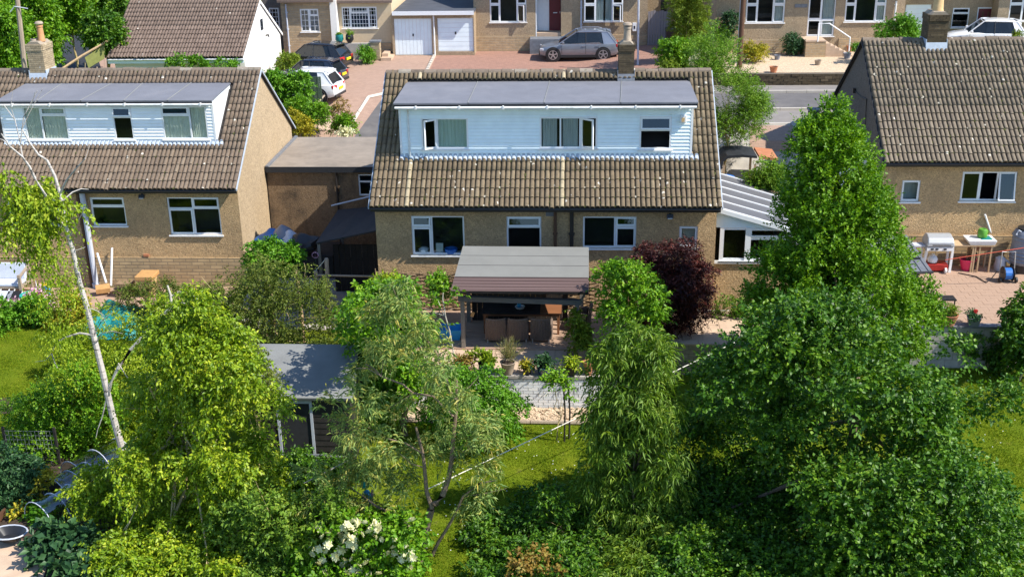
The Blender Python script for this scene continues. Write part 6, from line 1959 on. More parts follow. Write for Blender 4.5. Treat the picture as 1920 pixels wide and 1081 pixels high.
# ------------------------------------------------------------------ between the houses and along the street
p = at(1398, 292, 42)
pz = H(p.x, 42)
ph = thing('play_house', 'small play tower with a dark curved roof and tan legs', 'play tower', (p.x, 42, pz))
prc = [(-.85, .0), (-.8, .32), (-.55, .52), (.1, .56), (.75, .5), (.75, .42), (.1, .46), (-.5, .42), (-.7, .28), (-.76, .0)]
zz = at(1398, 300, 42).z
MB().prism([(p.x - .3 + a * .85, zz + b - .2) for a, b in prc], 'y', 41.4, 42.8).build('roof', MT['trim_dark'], ph)
MB().prism([(p.x + .42, zz + .3), (p.x + 1.1, zz + .22), (p.x + 1.1, zz + .12), (p.x + .42, zz + .2)], 'y', 41.4, 42.8).build('roof_wing', MT['terracotta'], ph)
for x in (p.x - .85, p.x + .3):
    for y in (41.5, 42.7): MB().box(x - .04, x + .04, y - .04, y + .04, H(x, y) - .3, zz - .05).build('leg', MT['timber_tan'], ph)
MB().box(p.x - .9, p.x + .35, 41.46, 41.54, zz - 1.0, zz - .93).build('rail', MT['timber_tan'], ph)
fb_ = thing('timber_fence', 'brown close boarded fence beyond the play tower', 'fence', (7.0, 44.6, 3))
a, b = at(1345, 300, 44.5).x, at(1395, 300, 44.5).x
for i in range(9): MB().box(lerp(a, b, i / 9) + .006, lerp(a, b, (i + 1) / 9) - .006, 44.5, 44.53, 1.6, at(1360, 278, 44.5).z + .02 * (i % 2)).build('board', MT['fence_brown'], fb_)
MB().box(a, b, 44.46, 44.499, 2.6, 2.7).build('rail', MT['fence_brown'], fb_)
p = at(1366, 345, 41)
o = MB().lathe([(.3, 0), (.36, .1), (.36, .75), (.3, .85)], (0, 0, 0), 14).build('barrel', MT['blue'], None, smooth=True); o.location = (p.x - .1, 41, p.z - .55); props(o, 'bright blue barrel at the gable corner', 'barrel')
for k in (.2, .6): MB().lathe([(.375, k), (.375, k + .05)], (0, 0, 0), 14).build('band', MT['blue'], o, local=True)
topmesh(MB().box(o.location.x - .5, o.location.x + .5, 40.6, 41.5, -1, o.location.z - .002), 'plinth_block', MT['concrete'], 'rough concrete block under the blue barrel', 'block')
# brown telegraph pole and wires
p = gp(1386, 128)
tp = thing('telegraph_pole', 'dark brown wooden telegraph pole at the gravel garden corner', 'pole', (p.x, p.y, H(p.x, p.y)))
MB().tube([p, (p.x, p.y, p.z + 8.5)], [.14, .1], 10).build('pole', MT['pipe_brown'], tp, smooth=True)
MB().tube([(p.x - .13, p.y, p.z + .1), (p.x - .11, p.y, p.z + 7)], .025, 5).build('cable_guard', MT['pipe_grey'], tp)
# gate pier with a low wall by the side drive
p = onz(1527, 238, 3.5)
gpl = thing('gate_pillar', 'dark brick gate pier at the street end of the drive', 'pillar', (p.x, p.y, 3.5))
a, b = at(1518, 225, p.y).x, at(1536, 225, p.y).x
brick_stack(gpl, a, b, p.y, p.y + .45, 3.4, at(1527, 209, p.y).z, MT['brown_brick'], MT['dark_mortar'], seed=8)
MB().box(a - .05, b + .05, p.y - .05, p.y + .5, at(1527, 209, p.y).z, at(1527, 209, p.y).z + .06).build('cap', MT['lead'], gpl)
# gravel garden pots
for (x, y, m, lab, r) in ((1450, 136, 'terracotta', 'small terracotta pot on the gravel garden edge', .2), (1533, 122, 'clay_grey', 'small mossy bowl in the middle of the gravel', .17), (1592, 97, 'terracotta', 'large orange pot by the porch steps', .24), (1457, 112, 'grey_plastic', 'small blue grey pot near the house corner', .16), (1588, 110, 'grey_plastic', 'small slate blue box at the gravel edge', .2)):
    c = onz(x, y, 3.53)
    pot(lab, c, [(r * .7, 0), (r, r * 1.3), (r * 1.1, r * 1.5)], m, None)
# ledge pots by the paned window
for (x, y, m, lab) in ((637, 80, 'teal', 'round teal glazed pot on the grey garden wall'), (656, 80, 'black_plastic', 'black pot with a small shrub on the grey garden wall')):
    c = at(x, y, 65.35)
    POTS['w%d' % x] = pot(lab, c, [(.12, 0), (.24, .18), (.22, .4), (.2, .46)], m, None)
# green panel, rails and dark gully near the parked white car
a, b = at(573, 183, 55.2), at(604, 183, 55.2)
fp = thing('fence_panel', 'dark green upright boarded screen beside the white hatchback', 'fence', ((a.x + b.x) / 2, 55.2, 2))
for i in range(8): MB().box(lerp(a.x, b.x, i / 8) + .004, lerp(a.x, b.x, (i + 1) / 8) - .004, 55.2 + .01 * (i % 2), 55.23 + .01 * (i % 2), 1.9, at(590, 144, 55.2).z).build('board', MT['green_panel'], fp)
rl_ = thing('rail_fence', 'pale two bar rail fence among the front garden shrubs', 'fence', (-13, 53.5, 1.6))
q = [(gp(586, 208), gp(612, 184)), (gp(590, 220), gp(613, 198))]
for a, b in q: MB().tube([a + Vector((0, 0, .5)), b + Vector((0, 0, .6))], .05, 5).build('rail', MT['timber'], rl_)
for u in (.05, .9): 
    c = q[0][0].lerp(q[0][1], u); MB().box(c.x - .05, c.x + .05, c.y - .05, c.y + .05, c.z - .1, c.z + .7).build('post', MT['timber'], rl_)
patch('garden_path', pp((590, 245), (632, 245), (628, 222), (604, 224)), MT['paving'], .03)
# top left: pole, olive screen and dark lane
p = at(52, 130, 52)
tp2 = thing('telegraph_pole', 'weathered grey telegraph pole beside the stone chimney stack', 'pole', (p.x, 52, .9))
a, b = at(46, 125, 52), at(26, -10, 52)
MB().tube([(a.x, 52, .8), a, (b.x + .2, 52, b.z + 1)], [.14, .13, .1], 8).build('pole', MT['timber'], tp2, smooth=True)
c = at(30, 16, 52)
MB().tube([c + Vector((-.25, -.1, -.15)), c + Vector((0, -.1, .1)), c + Vector((.6, -.1, .0))], .025, 5).build('bracket', MT['pipe_grey'], tp2)
MB().tube([at(50, 99, 51.8), at(60, 101, 51.8), at(61, 110, 51.8), at(56, 118, 51.8)], .03, 5).build('cable_loop', MT['pipe_grey'], tp2)
patch('lane', pp((105, 130), (190, 130), (165, 60), (140, 40), (120, 70)), MT['black_felt'], .03)  # near-black colour stands in for tree shade on the lane
os_ = thing('fence_panel', 'olive green slanted screen by the dark lane', 'fence', (-20, 57, 2.5))
quad_slab(at(166, 128, 56), at(196, 110, 56.5), at(196, 84, 56.6), at(159, 108, 56.1), .05).build('panel', MT['olive_panel'], os_)
MB().tube([at(115, 130, 55.4), at(153, 105, 56), at(204, 76, 56.7)], .06, 6).build('rail', MT['timber_tan'], os_)
for x, y in ((160, 118), (182, 126)): MB().tube([at(x, y, 56.1), at(x, y + 22, 56.1)], .05, 5).build('post', MT['timber'], os_)
# ------------------------------------------------------------------ foliage
def unit(a): return a / np.maximum(np.linalg.norm(a, axis=-1, keepdims=True), 1e-9)
def leaves(rng, P, D, L, Wd, fold=.18, flat=.6, tipdroop=.12):
    """P bases, D directions; each leaf two triangles folded along its rib"""
    n = len(P)
    up = unit(np.array([0, 0, 1.0]) * flat + rng.normal(size=(n, 3)) * .5)
    wv = unit(np.cross(D, up))
    nr = unit(np.cross(wv, D))
    L = L * rng.uniform(.65, 1.25, (n, 1)); Wd = Wd * rng.uniform(.7, 1.25, (n, 1))
    mid = P + D * L * .45
    V = np.stack([P, mid - wv * Wd * .5 + nr * Wd * fold, P + D * L - np.array([0, 0, 1.0]) * L * tipdroop, mid + wv * Wd * .5 + nr * Wd * fold], 1).reshape(-1, 3)
    b = np.arange(n)[:, None] * 4
    Fc = np.concatenate([b + np.array([[0, 2, 1]]), b + np.array([[0, 3, 2]])], 1).reshape(-1, 3)
    return V, Fc
def sprays(rng, C, D, k, length, L, Wd, droop=.25, spread=.9, ldroop=.2, **kw):
    n = len(C)
    ln = length * rng.uniform(.55, 1.3, (n, 1))
    side = unit(np.cross(D, rng.normal(size=(n, 3))))
    Ps, Ds = [], []
    dn = np.array([0, 0, -1.0])
    for i in range(k):
        t = (i + .6) / k
        p = C + D * ln * t + dn * droop * ln * t * t
        ax = unit(D + dn * droop * 2 * t)
        s = side * (1 if i % 2 else -1)
        q = ax * (.55 + .6 * (i == k - 1)) + s * spread * (i < k - 1) + dn * ldroop + rng.normal(size=(n, 3)) * .22
        Ps.append(p + rng.normal(size=(n, 3)) * .01); Ds.append(unit(q))
    return leaves(rng, np.concatenate(Ps), np.concatenate(Ds), L, Wd, **kw)
def shell_points(rng, clumps, n, inner=.45, lowcut=-.6):
    c = np.array([q[:3] for q in clumps]); r = np.array([q[3:6] for q in clumps])
    w = (r.prod(1)) ** (2 / 3.)
    idx = rng.choice(len(c), n, p=w / w.sum())
    d = unit(rng.normal(size=(n, 3)))
    d[:, 2] = np.where(d[:, 2] < lowcut, -d[:, 2], d[:, 2])
    rho = inner + (1 - inner) * rng.random((n, 1)) ** .6
    rho *= 1 + .1 * rng.normal(size=(n, 1))
    return c[idx] + d * r[idx] * rho, d
def make_clumps(rng, c, R, n, size, squash=.85, low=-.7, hollow=.72):
    """clumps spread over an ellipsoid, uneven in reach and size"""
    c, R = np.array(c, float), np.array(R, float)
    out = []
    pts = []
    tries = 0
    while len(out) < n and tries < n * 60:
        tries += 1
        d = unit(rng.normal(size=3))
        if d[2] < low: continue
        rr = hollow * rng.uniform(.78, 1.2)
        p = c + d * R * rr
        if any(np.linalg.norm((p - q) / R) < .95 / math.sqrt(n) * 1.35 for q in pts) and tries < n * 40: continue
        pts.append(p)
        s = size * rng.uniform(.65, 1.3)
        out.append((*p, s, s, s * squash))
    out.append((*c, *(R * .55)))
    return out
def foliage(parent, name, rng, clumps, n, k, length, L, Wd, mat, upb=.3, rand=.55, inner=.45, lowcut=-.6, kind='stuff', outb=.8, **kw):
    C, nr = shell_points(rng, clumps, n, inner, lowcut)
    D = unit(nr * outb + np.array([0, 0, 1.0]) * upb + rng.normal(size=(n, 3)) * rand)
    V, Fc = sprays(rng, C, D, k, length, L, Wd, **kw)
    o = numpy_mesh(name, V - np.array(wloc(parent)), Fc, MT[mat])
    o.parent = parent
    if kind: o['kind'] = kind
    return o
def limbs(parent, base, top, r0, clumps, n, rng, mat='bark', name='trunk', r1=None, bend=.15, start=.35):
    base, top = Vector(base), Vector(top)
    mb = MB()
    k = 7
    pts = [base.lerp(top, i / k) + Vector((rng.normal() * bend * .3, rng.normal() * bend * .3, 0)) * (0 < i) for i in range(k + 1)]
    r1 = r1 or r0 * .3
    mb.tube(pts, [lerp(r0, r1, i / k) for i in range(k + 1)], 8)
    cl = list(clumps); 
    for j in rng.permutation(len(cl))[:n]:
        c = Vector(cl[j][:3])
        u = start + (1 - start) * rng.random() * .8
        i = int(u * k); s = pts[i]
        m = s.lerp(c, .5) + Vector((rng.normal() * .1, rng.normal() * .1, .12))
        rr = lerp(r0, r1, u) * .55
        mb.tube([s, m, c], [rr, rr * .6, rr * .2], 5)
        for q in range(2):
            e = c + Vector(rng.normal(size=3) * cl[j][3] * .7)
            mb.tube([m.lerp(c, .6), c.lerp(e, .5), e], [rr * .4, rr * .25, rr * .1], 4)
    return mb.build(name, MT[mat], parent, smooth=True)
def pxcrown(rng, rows, Y, n, csz, depth=.8, sq=.9, back=.5):
    ys = [r[0] for r in rows]
    out = []
    wmax = max(r[2] - r[1] for r in rows)
    while len(out) < n:
        y = rng.uniform(ys[0], ys[-1])
        xl, xr = np.interp(y, ys, [r[1] for r in rows]), np.interp(y, ys, [r[2] for r in rows])
        if rng.random() > (xr - xl) / wmax + .08: continue
        s = csz * rng.uniform(.65, 1.25)
        m = min(.8 * s * F / Y * .9, (xr - xl) * .45)
        x = rng.uniform(xl + m, xr - m)
        u = (x - (xl + xr) / 2) / max(1, (xr - xl) / 2)
        hw = (xr - xl) / 2 * Y / F
        p = at(x, y, Y + hw * depth * math.sqrt(max(0, 1 - u * u)) * rng.uniform(-1, back))
        if p.z < H(p.x, p.y) + s * .6: p = onz(x, y, H(p.x, p.y) + s * .6)
        out.append((p.x, p.y, p.z, s, s, s * sq))
    return out
LM = dict(
    leaf_maple=leaf_mat('leaf_maple', [(.02, .065, .006), (.045, .125, .009), (.085, .195, .012), (.19, .31, .022)], .34, .4, .55),
    leaf_hornbeam=leaf_mat('leaf_hornbeam', [(.05, .135, .006), (.095, .22, .008), (.145, .285, .011), (.24, .39, .018)], .4, .42, .5),
    leaf_lime=leaf_mat('leaf_lime', [(.08, .15, .006), (.16, .27, .01), (.27, .37, .014), (.5, .54, .035)], .4, .4, .6),
    leaf_euc=leaf_mat('leaf_euc', [(.09, .18, .045), (.18, .28, .07), (.28, .35, .085), (.5, .4, .08)], .4, .42, .5),
    leaf_willow=leaf_mat('leaf_willow', [(.055, .12, .012), (.105, .2, .018), (.16, .265, .026), (.27, .35, .042)], .36, .42, .5),
    leaf_olive=leaf_mat('leaf_olive', [(.045, .075, .012), (.085, .125, .016), (.13, .17, .022), (.2, .21, .04)], .32, .5, .4),
    leaf_bright=leaf_mat('leaf_bright', [(.05, .15, .008), (.085, .23, .012), (.13, .3, .018), (.2, .36, .03)], .38, .42, .4),
    leaf_green=leaf_mat('leaf_green', [(.055, .155, .006), (.105, .25, .01), (.16, .325, .013), (.26, .4, .024)], .4, .42, .5),
    leaf_deep=leaf_mat('leaf_deep', [(.015, .05, .02), (.03, .085, .03), (.05, .12, .04), (.08, .16, .05)], .28, .4, .5),
    leaf_purple=leaf_mat('leaf_purple', [(.02, .007, .01), (.04, .011, .012), (.085, .022, .018), (.27, .075, .05)], .25, .4, .45),
    leaf_yellow=leaf_mat('leaf_yellow', [(.15, .18, .015), (.28, .28, .02), (.42, .36, .025), (.55, .42, .04)], .35, .5, .4),
    leaf_birch=leaf_mat('leaf_birch', [(.11, .2, .008), (.19, .29, .012), (.28, .37, .018), (.42, .47, .04)], .4, .42, .45),
    leaf_conifer=leaf_mat('leaf_conifer', [(.08, .14, .012), (.13, .2, .016), (.18, .25, .02), (.25, .3, .03)], .3, .5, .35),
    leaf_pine=leaf_mat('leaf_pine', [(.06, .15, .012), (.115, .235, .018), (.17, .3, .026), (.25, .38, .04)], .34, .5, .4),
    leaf_straw=leaf_mat('leaf_straw', [(.2, .16, .06), (.32, .26, .12), (.2, .24, .06), (.42, .35, .2)], .3, .6, .3),
    leaf_bronze=leaf_mat('leaf_bronze', [(.16, .08, .02), (.26, .15, .03), (.3, .22, .05), (.2, .2, .04)], .35, .45, .4),
    petal_cream=leaf_mat('petal_cream', [(.62, .6, .3), (.72, .7, .42), (.8, .78, .55)], .3, .6, .3),
    petal_pink=leaf_mat('petal_pink', [(.6, .3, .42), (.7, .42, .52), (.75, .55, .55)], .3, .6, .3),
    grass_blade=leaf_mat('grass_blade', [(.055, .11, .004), (.11, .185, .007), (.19, .25, .01), (.32, .33, .03)], .35, .6, .15),
)
MT.update(LM)

def tree(name, label, cat, base, R0, c, R, ncl, csize, n, k, length, L, Wd, mat, seed, trunk=True, top=None, group=None, crown='crown', nl=8, bark='bark', clumps=None, squash=.85, low=-.7, hollow=.72, **kw):
    rng = np.random.default_rng(seed)
    t = thing(name, label, cat, base, 0, group)
    cl = clumps or make_clumps(rng, c, R, ncl, csize, squash, low, hollow)
    if trunk:
        limbs(t, base, top or (c[0], c[1], c[2] + R[2] * .5), R0, cl, nl, rng, bark, 'trunk' if cat == 'tree' else 'stem')
    foliage(t, crown if cat == 'tree' else 'foliage', rng, cl, n, k, length, L, Wd, mat, **kw)
    return t, cl, rng
def gz_(x, y): return H(x, y)

# ---- foreground trees
# the big maple, lower right
rng0 = np.random.default_rng(41)
mc, mR = (6.55, 24.2, .95), (3.75, 3.1, 3.35)
cl = pxcrown(rng0, [(572, 1480, 1600), (590, 1445, 1660), (620, 1400, 1710), (680, 1345, 1775), (740, 1325, 1825), (770, 1335, 1865), (830, 1390, 1860), (900, 1440, 1880), (1000, 1490, 1925), (1090, 1510, 1950)], 24.0, 130, .46, .8, .5)
cl += pxcrown(rng0, [(690, 1292, 1400), (760, 1280, 1410), (830, 1264, 1450), (900, 1256, 1490), (1000, 1246, 1540), (1090, 1236, 1560)], 25.9, 80, .42, .25, .5)
cl += pxcrown(rng0, [(885, 1470, 1880), (1000, 1485, 1925), (1125, 1500, 1950)], 21.5, 46, .46, .4, .6)
for x, y, s_ in ((1420, 612, .25), (1400, 640, .25), (1345, 700, .3), (1320, 720, .25), (1300, 790, .3), (1888, 745, .25), (1900, 760, .22), (1870, 770, .3), (1790, 660, .28), (1500, 585, .28), (1560, 578, .26), (1375, 660, .26)):
    p = at(x, y, 24); cl.append((p.x, p.y, p.z, s_, s_, s_))
tree('maple_tree', 'big dark green broadleaved tree filling the lower right, nearest of all', 'tree', (6.6, 24.2, -1.3), .22, mc, mR, 0, 0, 10500, 13, .5, .105, .076, 'leaf_maple', 42, clumps=cl, nl=7, upb=.35, rand=.35, inner=.4, droop=.2, spread=.9, ldroop=.1, fold=.15)
# the tall pointed tree
rng0 = np.random.default_rng(51)
cl = pxcrown(rng0, [(222, 1552, 1570), (245, 1520, 1600), (262, 1494, 1612), (300, 1478, 1634), (350, 1468, 1656), (400, 1458, 1670), (450, 1440, 1684), (500, 1408, 1704), (560, 1396, 1745), (610, 1396, 1768), (700, 1400, 1765)], 30.6, 190, .44, .9, 1.35)
for x, y, s_ in ((1560, 232, .13), (1556, 246, .17), (1502, 268, .16), (1608, 284, .17), (1580, 262, .2), (1530, 262, .2), (1488, 300, .2), (1636, 330, .2), (1655, 390, .22), (1690, 480, .26), (1735, 560, .28), (1758, 610, .28), (1415, 500, .26), (1404, 560, .26)):
    p = at(x, y, 30.5); cl.append((p.x, p.y, p.z, s_, s_, s_ * 1.9))
for u in np.linspace(0, .8, 10):
    cl.append((7.2, 30.8, lerp(-.4, 5.6, u), 1.5 * (1 - u) + .15, 1.2 * (1 - u) + .15, .7))
tree('upright_tree', 'tall pointed bright green tree with several upright leader shoots', 'tree', (7.2, 30.8, -1.3), .2, (7.2, 30.8, 3), (2, 2, 4), 0, 0, 13500, 10, .34, .105, .064, 'leaf_hornbeam', 52, clumps=cl, nl=14, top=(7.1, 30.8, 6.2), upb=.95, rand=.42, inner=.35, droop=.1, spread=.85, ldroop=.05)
# yellow green tree, lower left
rng0 = np.random.default_rng(61)
mc, mR = (-9.35, 23.6, 1.5), (2.35, 2.0, 2.7)
cl = pxcrown(rng0, [(560, 322, 370), (600, 285, 440), (650, 258, 478), (700, 240, 505), (760, 236, 535), (830, 240, 572), (865, 232, 566), (885, 118, 560), (935, 105, 545), (985, 90, 520), (1040, 140, 500), (1085, 170, 480)], 23.4, 150, .38, .8)
t, _, _ = tree('broadleaf_tree', 'yellow green bushy tree with pale bent limbs behind the cloches', 'tree', (-9.2, 23.8, -1.05), .14, mc, mR, 0, 0, 7800, 11, .34, .098, .054, 'leaf_lime', 62, clumps=cl, nl=20, bark='twig', upb=.25, rand=.65, inner=.25, droop=.45, spread=.95, ldroop=.3)
b = MB()
def pxtube(b, pts, Y, r0, r1, n=6, dy=0):
    P = [at(x, y, Y + dy * i / max(1, len(pts) - 1)) for i, (x, y) in enumerate(pts)]
    k = len(P) - 1
    b.tube(P, [lerp(r0, r1, i / k) for i in range(k + 1)], n)
pxtube(b, [(222, 690), (245, 655), (270, 628), (300, 595), (322, 575)], 24.6, .05, .035)
pxtube(b, [(322, 575), (320, 553), (314, 535)], 24.6, .035, .02)
pxtube(b, [(320, 556), (335, 547), (355, 548), (372, 562)], 24.6, .022, .008)
pxtube(b, [(322, 575), (342, 567), (362, 575), (374, 582)], 24.6, .022, .008)
pxtube(b, [(300, 597), (312, 618), (316, 632)], 24.6, .012, .006)
pxtube(b, [(222, 690), (205, 722), (204, 742)], 24.6, .03, .02)
pxtube(b, [(222, 680), (235, 702), (250, 722)], 24.4, .012, .006)
b.build('limb', MT['twig_pale'], t, smooth=True)
# birch
bt = thing('birch_tree', 'slender white stemmed birch with sparse leaves in front of the left house', 'tree', (-11.92, 25.95, -1.05))
BY = 25.95
b = MB()
pxtube(b, [(240, 885), (226, 830), (209, 770), (193, 700), (178, 640), (163, 575), (148, 525), (136, 467), (125, 432), (120, 405), (113, 365), (103, 330), (88, 300), (72, 290), (56, 268), (40, 240)], BY, .098, .014, 9)
b.build('trunk', MT['bark_birch'], bt, smooth=True)
b = MB()
for pts, r in (([(125, 432), (110, 412), (99, 395), (80, 380)], .045), ([(66, 335), (55, 312), (42, 294), (18, 274), (2, 250)], .035), ([(99, 395), (85, 365), (66, 335)], .04),
               ([(113, 362), (125, 338), (141, 318), (160, 297)], .028), ([(118, 376), (136, 360), (152, 354), (166, 355)], .022), ([(131, 443), (140, 425), (153, 402), (158, 390)], .022),
               ([(42, 294), (38, 268), (28, 225), (6, 195)], .02), ([(38, 268), (44, 220), (70, 170)], .016), ([(42, 240), (55, 212), (80, 166)], .012), ([(28, 225), (20, 200), (24, 170)], .01), ([(18, 274), (5, 262), (-20, 255)], .014),
               ([(44, 220), (60, 195), (66, 172)], .008), ([(160, 297), (166, 280), (170, 262)], .008),
               ([(175, 628), (150, 624), (122, 632), (104, 645), (97, 662), (102, 678), (108, 690)], .028), ([(112, 637), (113, 650), (116, 662)], .014), ([(97, 662), (85, 675), (66, 678)], .012),
               ([(176, 630), (190, 602), (212, 585)], .02), ([(204, 742), (212, 705), (222, 682)], .02), ([(200, 745), (192, 780), (183, 805), (180, 820)], .02), ([(182, 640), (190, 625), (210, 620), (230, 625)], .015), ([(170, 578), (182, 582), (196, 592)], .012), ([(136, 467), (126, 456), (112, 462), (105, 475)], .014), ([(140, 470), (155, 465), (160, 463)], .01)):
    pxtube(b, pts, BY - .05, r, r * .4, 5, rg.uniform(-.4, .4))
b.build('branches', MT['bark_birch'], bt, smooth=True)
rng0 = np.random.default_rng(71)
cl = []
for x, y, w in ((20, 350, .3), (55, 370, .35), (85, 360, .35), (30, 400, .4), (70, 415, .4), (100, 380, .25), (110, 420, .25), (15, 430, .35), (60, 445, .35), (45, 425, .3), (143, 390, .16), (150, 405, .14), (70, 470, .2), (80, 500, .18), (95, 440, .25), (5, 330, .25), (100, 530, .16), (35, 385, .35), (90, 395, .3)):
    p = at(x, y, BY + rng0.uniform(-.5, .5)); cl.append((p.x, p.y, p.z, w, w, w))
foliage(bt, 'crown', rng0, cl, 620, 9, .4, .1, .066, 'leaf_birch', upb=-.5, rand=.6, inner=.1, droop=.8, spread=.8, ldroop=.6)
# hanging curtain of leaves left of the trunk
cl = []
for k in range(44):
    x, y = rng0.uniform(70, 150), rng0.uniform(480, 720)
    p = at(x, y, BY - .3 + rng0.uniform(-.4, .4)); cl.append((p.x, p.y, p.z, .22, .22, .35))
foliage(bt, 'hanging_sprays', rng0, cl, 330, 9, .4, .075, .04, 'leaf_birch', upb=-.7, rand=.5, inner=.1, droop=.8, spread=.8, ldroop=.6)
# eucalyptus in the middle
et = thing('narrow_leaved_tree', 'airy grey green narrow leaved tree with a bare brown forked trunk', 'tree', tuple(onz(775, 1085, -1.05)))
EY = 21.9
b = MB()
for pts, r0, r1 in (([(772, 1095), (780, 1078), (790, 1030), (799, 986)], .13, .1), ([(799, 986), (808, 955), (818, 942)], .095, .085), ([(810, 952), (800, 921), (796, 876), (793, 850), (780, 800)], .055, .03), ([(815, 945), (830, 928), (842, 893), (847, 861), (852, 800), (857, 752), (856, 712)], .075, .028),
                    ([(799, 986), (772, 982), (742, 966), (705, 948), (690, 936)], .05, .02), ([(810, 1040), (822, 1015), (838, 990), (855, 960), (868, 930), (900, 905), (930, 900)], .045, .015), ([(857, 752), (845, 735), (820, 665), (800, 635), (785, 620), (768, 590), (752, 577)], .035, .014),
                    ([(850, 780), (812, 742), (775, 737), (755, 720), (715, 705), (700, 690), (685, 682)], .03, .012), ([(785, 620), (770, 600), (756, 602)], .012, .006), ([(775, 737), (750, 752), (730, 765)], .012, .006), ([(857, 745), (880, 725), (898, 705)], .014, .006), ([(793, 850), (760, 830), (720, 820), (690, 800)], .02, .008), ([(796, 876), (770, 868), (750, 850)], .015, .006), ([(847, 861), (880, 840), (915, 830)], .015, .006), ([(820, 665), (850, 650), (870, 640)], .012, .005), ([(770, 600), (745, 560), (735, 535)], .012, .006), ([(690, 936), (660, 915), (640, 895)], .014, .006), ([(868, 930), (905, 925), (950, 915)], .012, .005), ([(668, 690), (690, 690), (716, 706)], .01, .01), ([(715, 705), (718, 680), (714, 660)], .01, .005)):
    pxtube(b, pts, EY, r0, r1, 7, rg.uniform(-.3, .3))
b.build('trunk', MT['bark'], et, smooth=True)
rng0 = np.random.default_rng(81)
cl = []
for k in range(120):
    x, y = rng0.uniform(620, 945), rng0.uniform(570, 935)
    ctr = np.interp(y, [560, 650, 720, 800, 935], [742, 752, 762, 778, 785]); hw = np.interp(y, [560, 650, 720, 800, 935], [38, 74, 102, 142, 155])
    if abs(x - ctr) > hw: continue
    if 860 < y and 770 < x < 900 and rng0.random() < .7: continue
    p = at(x, y, EY + rng0.uniform(-.9, 1.0)); w = rng0.uniform(.2, .38); cl.append((p.x, p.y, p.z, w, w, w * .9))
for x, y in ((740, 545), (760, 560), (725, 575), (700, 600), (850, 880), (880, 850), (915, 820), (640, 790), (625, 760), (650, 900), (620, 930), (590, 960), (560, 940), (880, 960), (900, 930), (640, 960), (700, 880)):
    p = at(x, y, EY + rng0.uniform(-.4, .4)); cl.append((p.x, p.y, p.z, .3, .3, .26))
for k in range(22):
    p = at(rng0.uniform(560, 730), rng0.uniform(865, 985), EY + rng0.uniform(-.5, .5)); cl.append((p.x, p.y, p.z, .26, .26, .22))
foliage(et, 'crown', rng0, cl, 1900, 9, .22, .15, .032, 'leaf_euc', upb=.35, rand=1.1, inner=.1, droop=.15, spread=1.3, ldroop=.12, fold=.1, tipdroop=.35, flat=.3)
# second drooping tree right of centre
rng0 = np.random.default_rng(91)
cl = pxcrown(rng0, [(612, 1165, 1235), (660, 1112, 1270), (760, 1088, 1285), (900, 1076, 1292), (1000, 1080, 1292), (1088, 1085, 1280)], 23.6, 130, .33, .9, .8)
tree('drooping_tree', 'narrow leaved drooping green tree beside the white brick wall', 'tree', (1.4, 23.7, -1.1), .09, (1.4, 23.7, 1.5), (1, 1, 2), 0, 0, 3500, 10, .33, .16, .036, 'leaf_willow', 92, clumps=cl, nl=16, upb=-.1, rand=.9, inner=.1, droop=.4, spread=1.1, ldroop=.3, fold=.12, tipdroop=.35, flat=.4, top=(1.55, 23.7, 3.4))
# fresh green sapling above it
rng0 = np.random.default_rng(101)
cl = []
for k in range(46):
    y = rng0.uniform(500, 690)
    hw = np.interp(y, [490, 540, 600, 690], [22, 55, 62, 45]); ctr = np.interp(y, [490, 560, 690], [1150, 1195, 1185])
    p = at(ctr + hw * rng0.uniform(-1, 1), y, 30.4 + rng0.uniform(-.6, .6)); w = rng0.uniform(.22, .36); cl.append((p.x, p.y, p.z, w, w, w))
tree('sapling', 'fresh green young tree between the pergola and the purple maple', 'tree', (1.8, 30.4, -1.05), .05, (1.8, 30.4, 1.5), (1, 1, 1.5), 0, 0, 1050, 10, .3, .1, .07, 'leaf_green', 102, clumps=cl, nl=14, bark='twig', upb=.5, rand=.6, inner=.1, droop=.25, top=(1.75, 30.4, 2.7))
# purple maple
rng0 = np.random.default_rng(111)
cl = make_clumps(rng0, (2.8, 33.1, 1.4), (1.4, .95, 1.4), 46, .36, .8, -.95, .85)
tree('purple_maple', 'deep purple leaved maple bush with reddish top shoots', 'tree', (2.95, 33.1, 0), .07, (2.95, 33.1, 1.4), (1.2, 1, 1.3), 0, 0, 3900, 10, .28, .1, .035, 'leaf_purple', 112, clumps=cl, nl=10, upb=.35, rand=.6, inner=.3, droop=.3, ldroop=.25)
# round clipped bush and the climber beside it
rng0 = np.random.default_rng(121)
cl = make_clumps(rng0, (-2.75, 27.5, .0), (1.12, .9, 1.15), 42, .3, .9, -.6, .9)
tree('round_bush', 'smooth domed bright green bush below the white brick wall', 'shrub', (-2.75, 27.5, -1.05), .05, (-2.75, 27.5, 0), (1, 1, 1), 0, 0, 3000, 8, .16, .07, .05, 'leaf_bright', 122, clumps=cl, nl=4, upb=-.1, rand=.5, inner=.55, droop=.4, spread=.9, ldroop=.5)
rng0 = np.random.default_rng(131)
cl = []
for k in range(60):
    y = rng0.uniform(550, 790); hw = np.interp(y, [545, 590, 640, 740, 800], [30, 62, 66, 55, 45]); ctr = np.interp(y, [545, 620, 790], [705, 728, 735])
    p = at(ctr + hw * rng0.uniform(-1, 1), y, 27.9 + rng0.uniform(-1, 1)); w = rng0.uniform(.28, .42); cl.append((p.x, p.y, p.z, w, w, w))
for k in range(46):
    cl.append((rng0.uniform(-5.75, -4.3), rng0.uniform(25.9, 27.9), rng0.uniform(2.3, 3.7), .2, .2, .18))
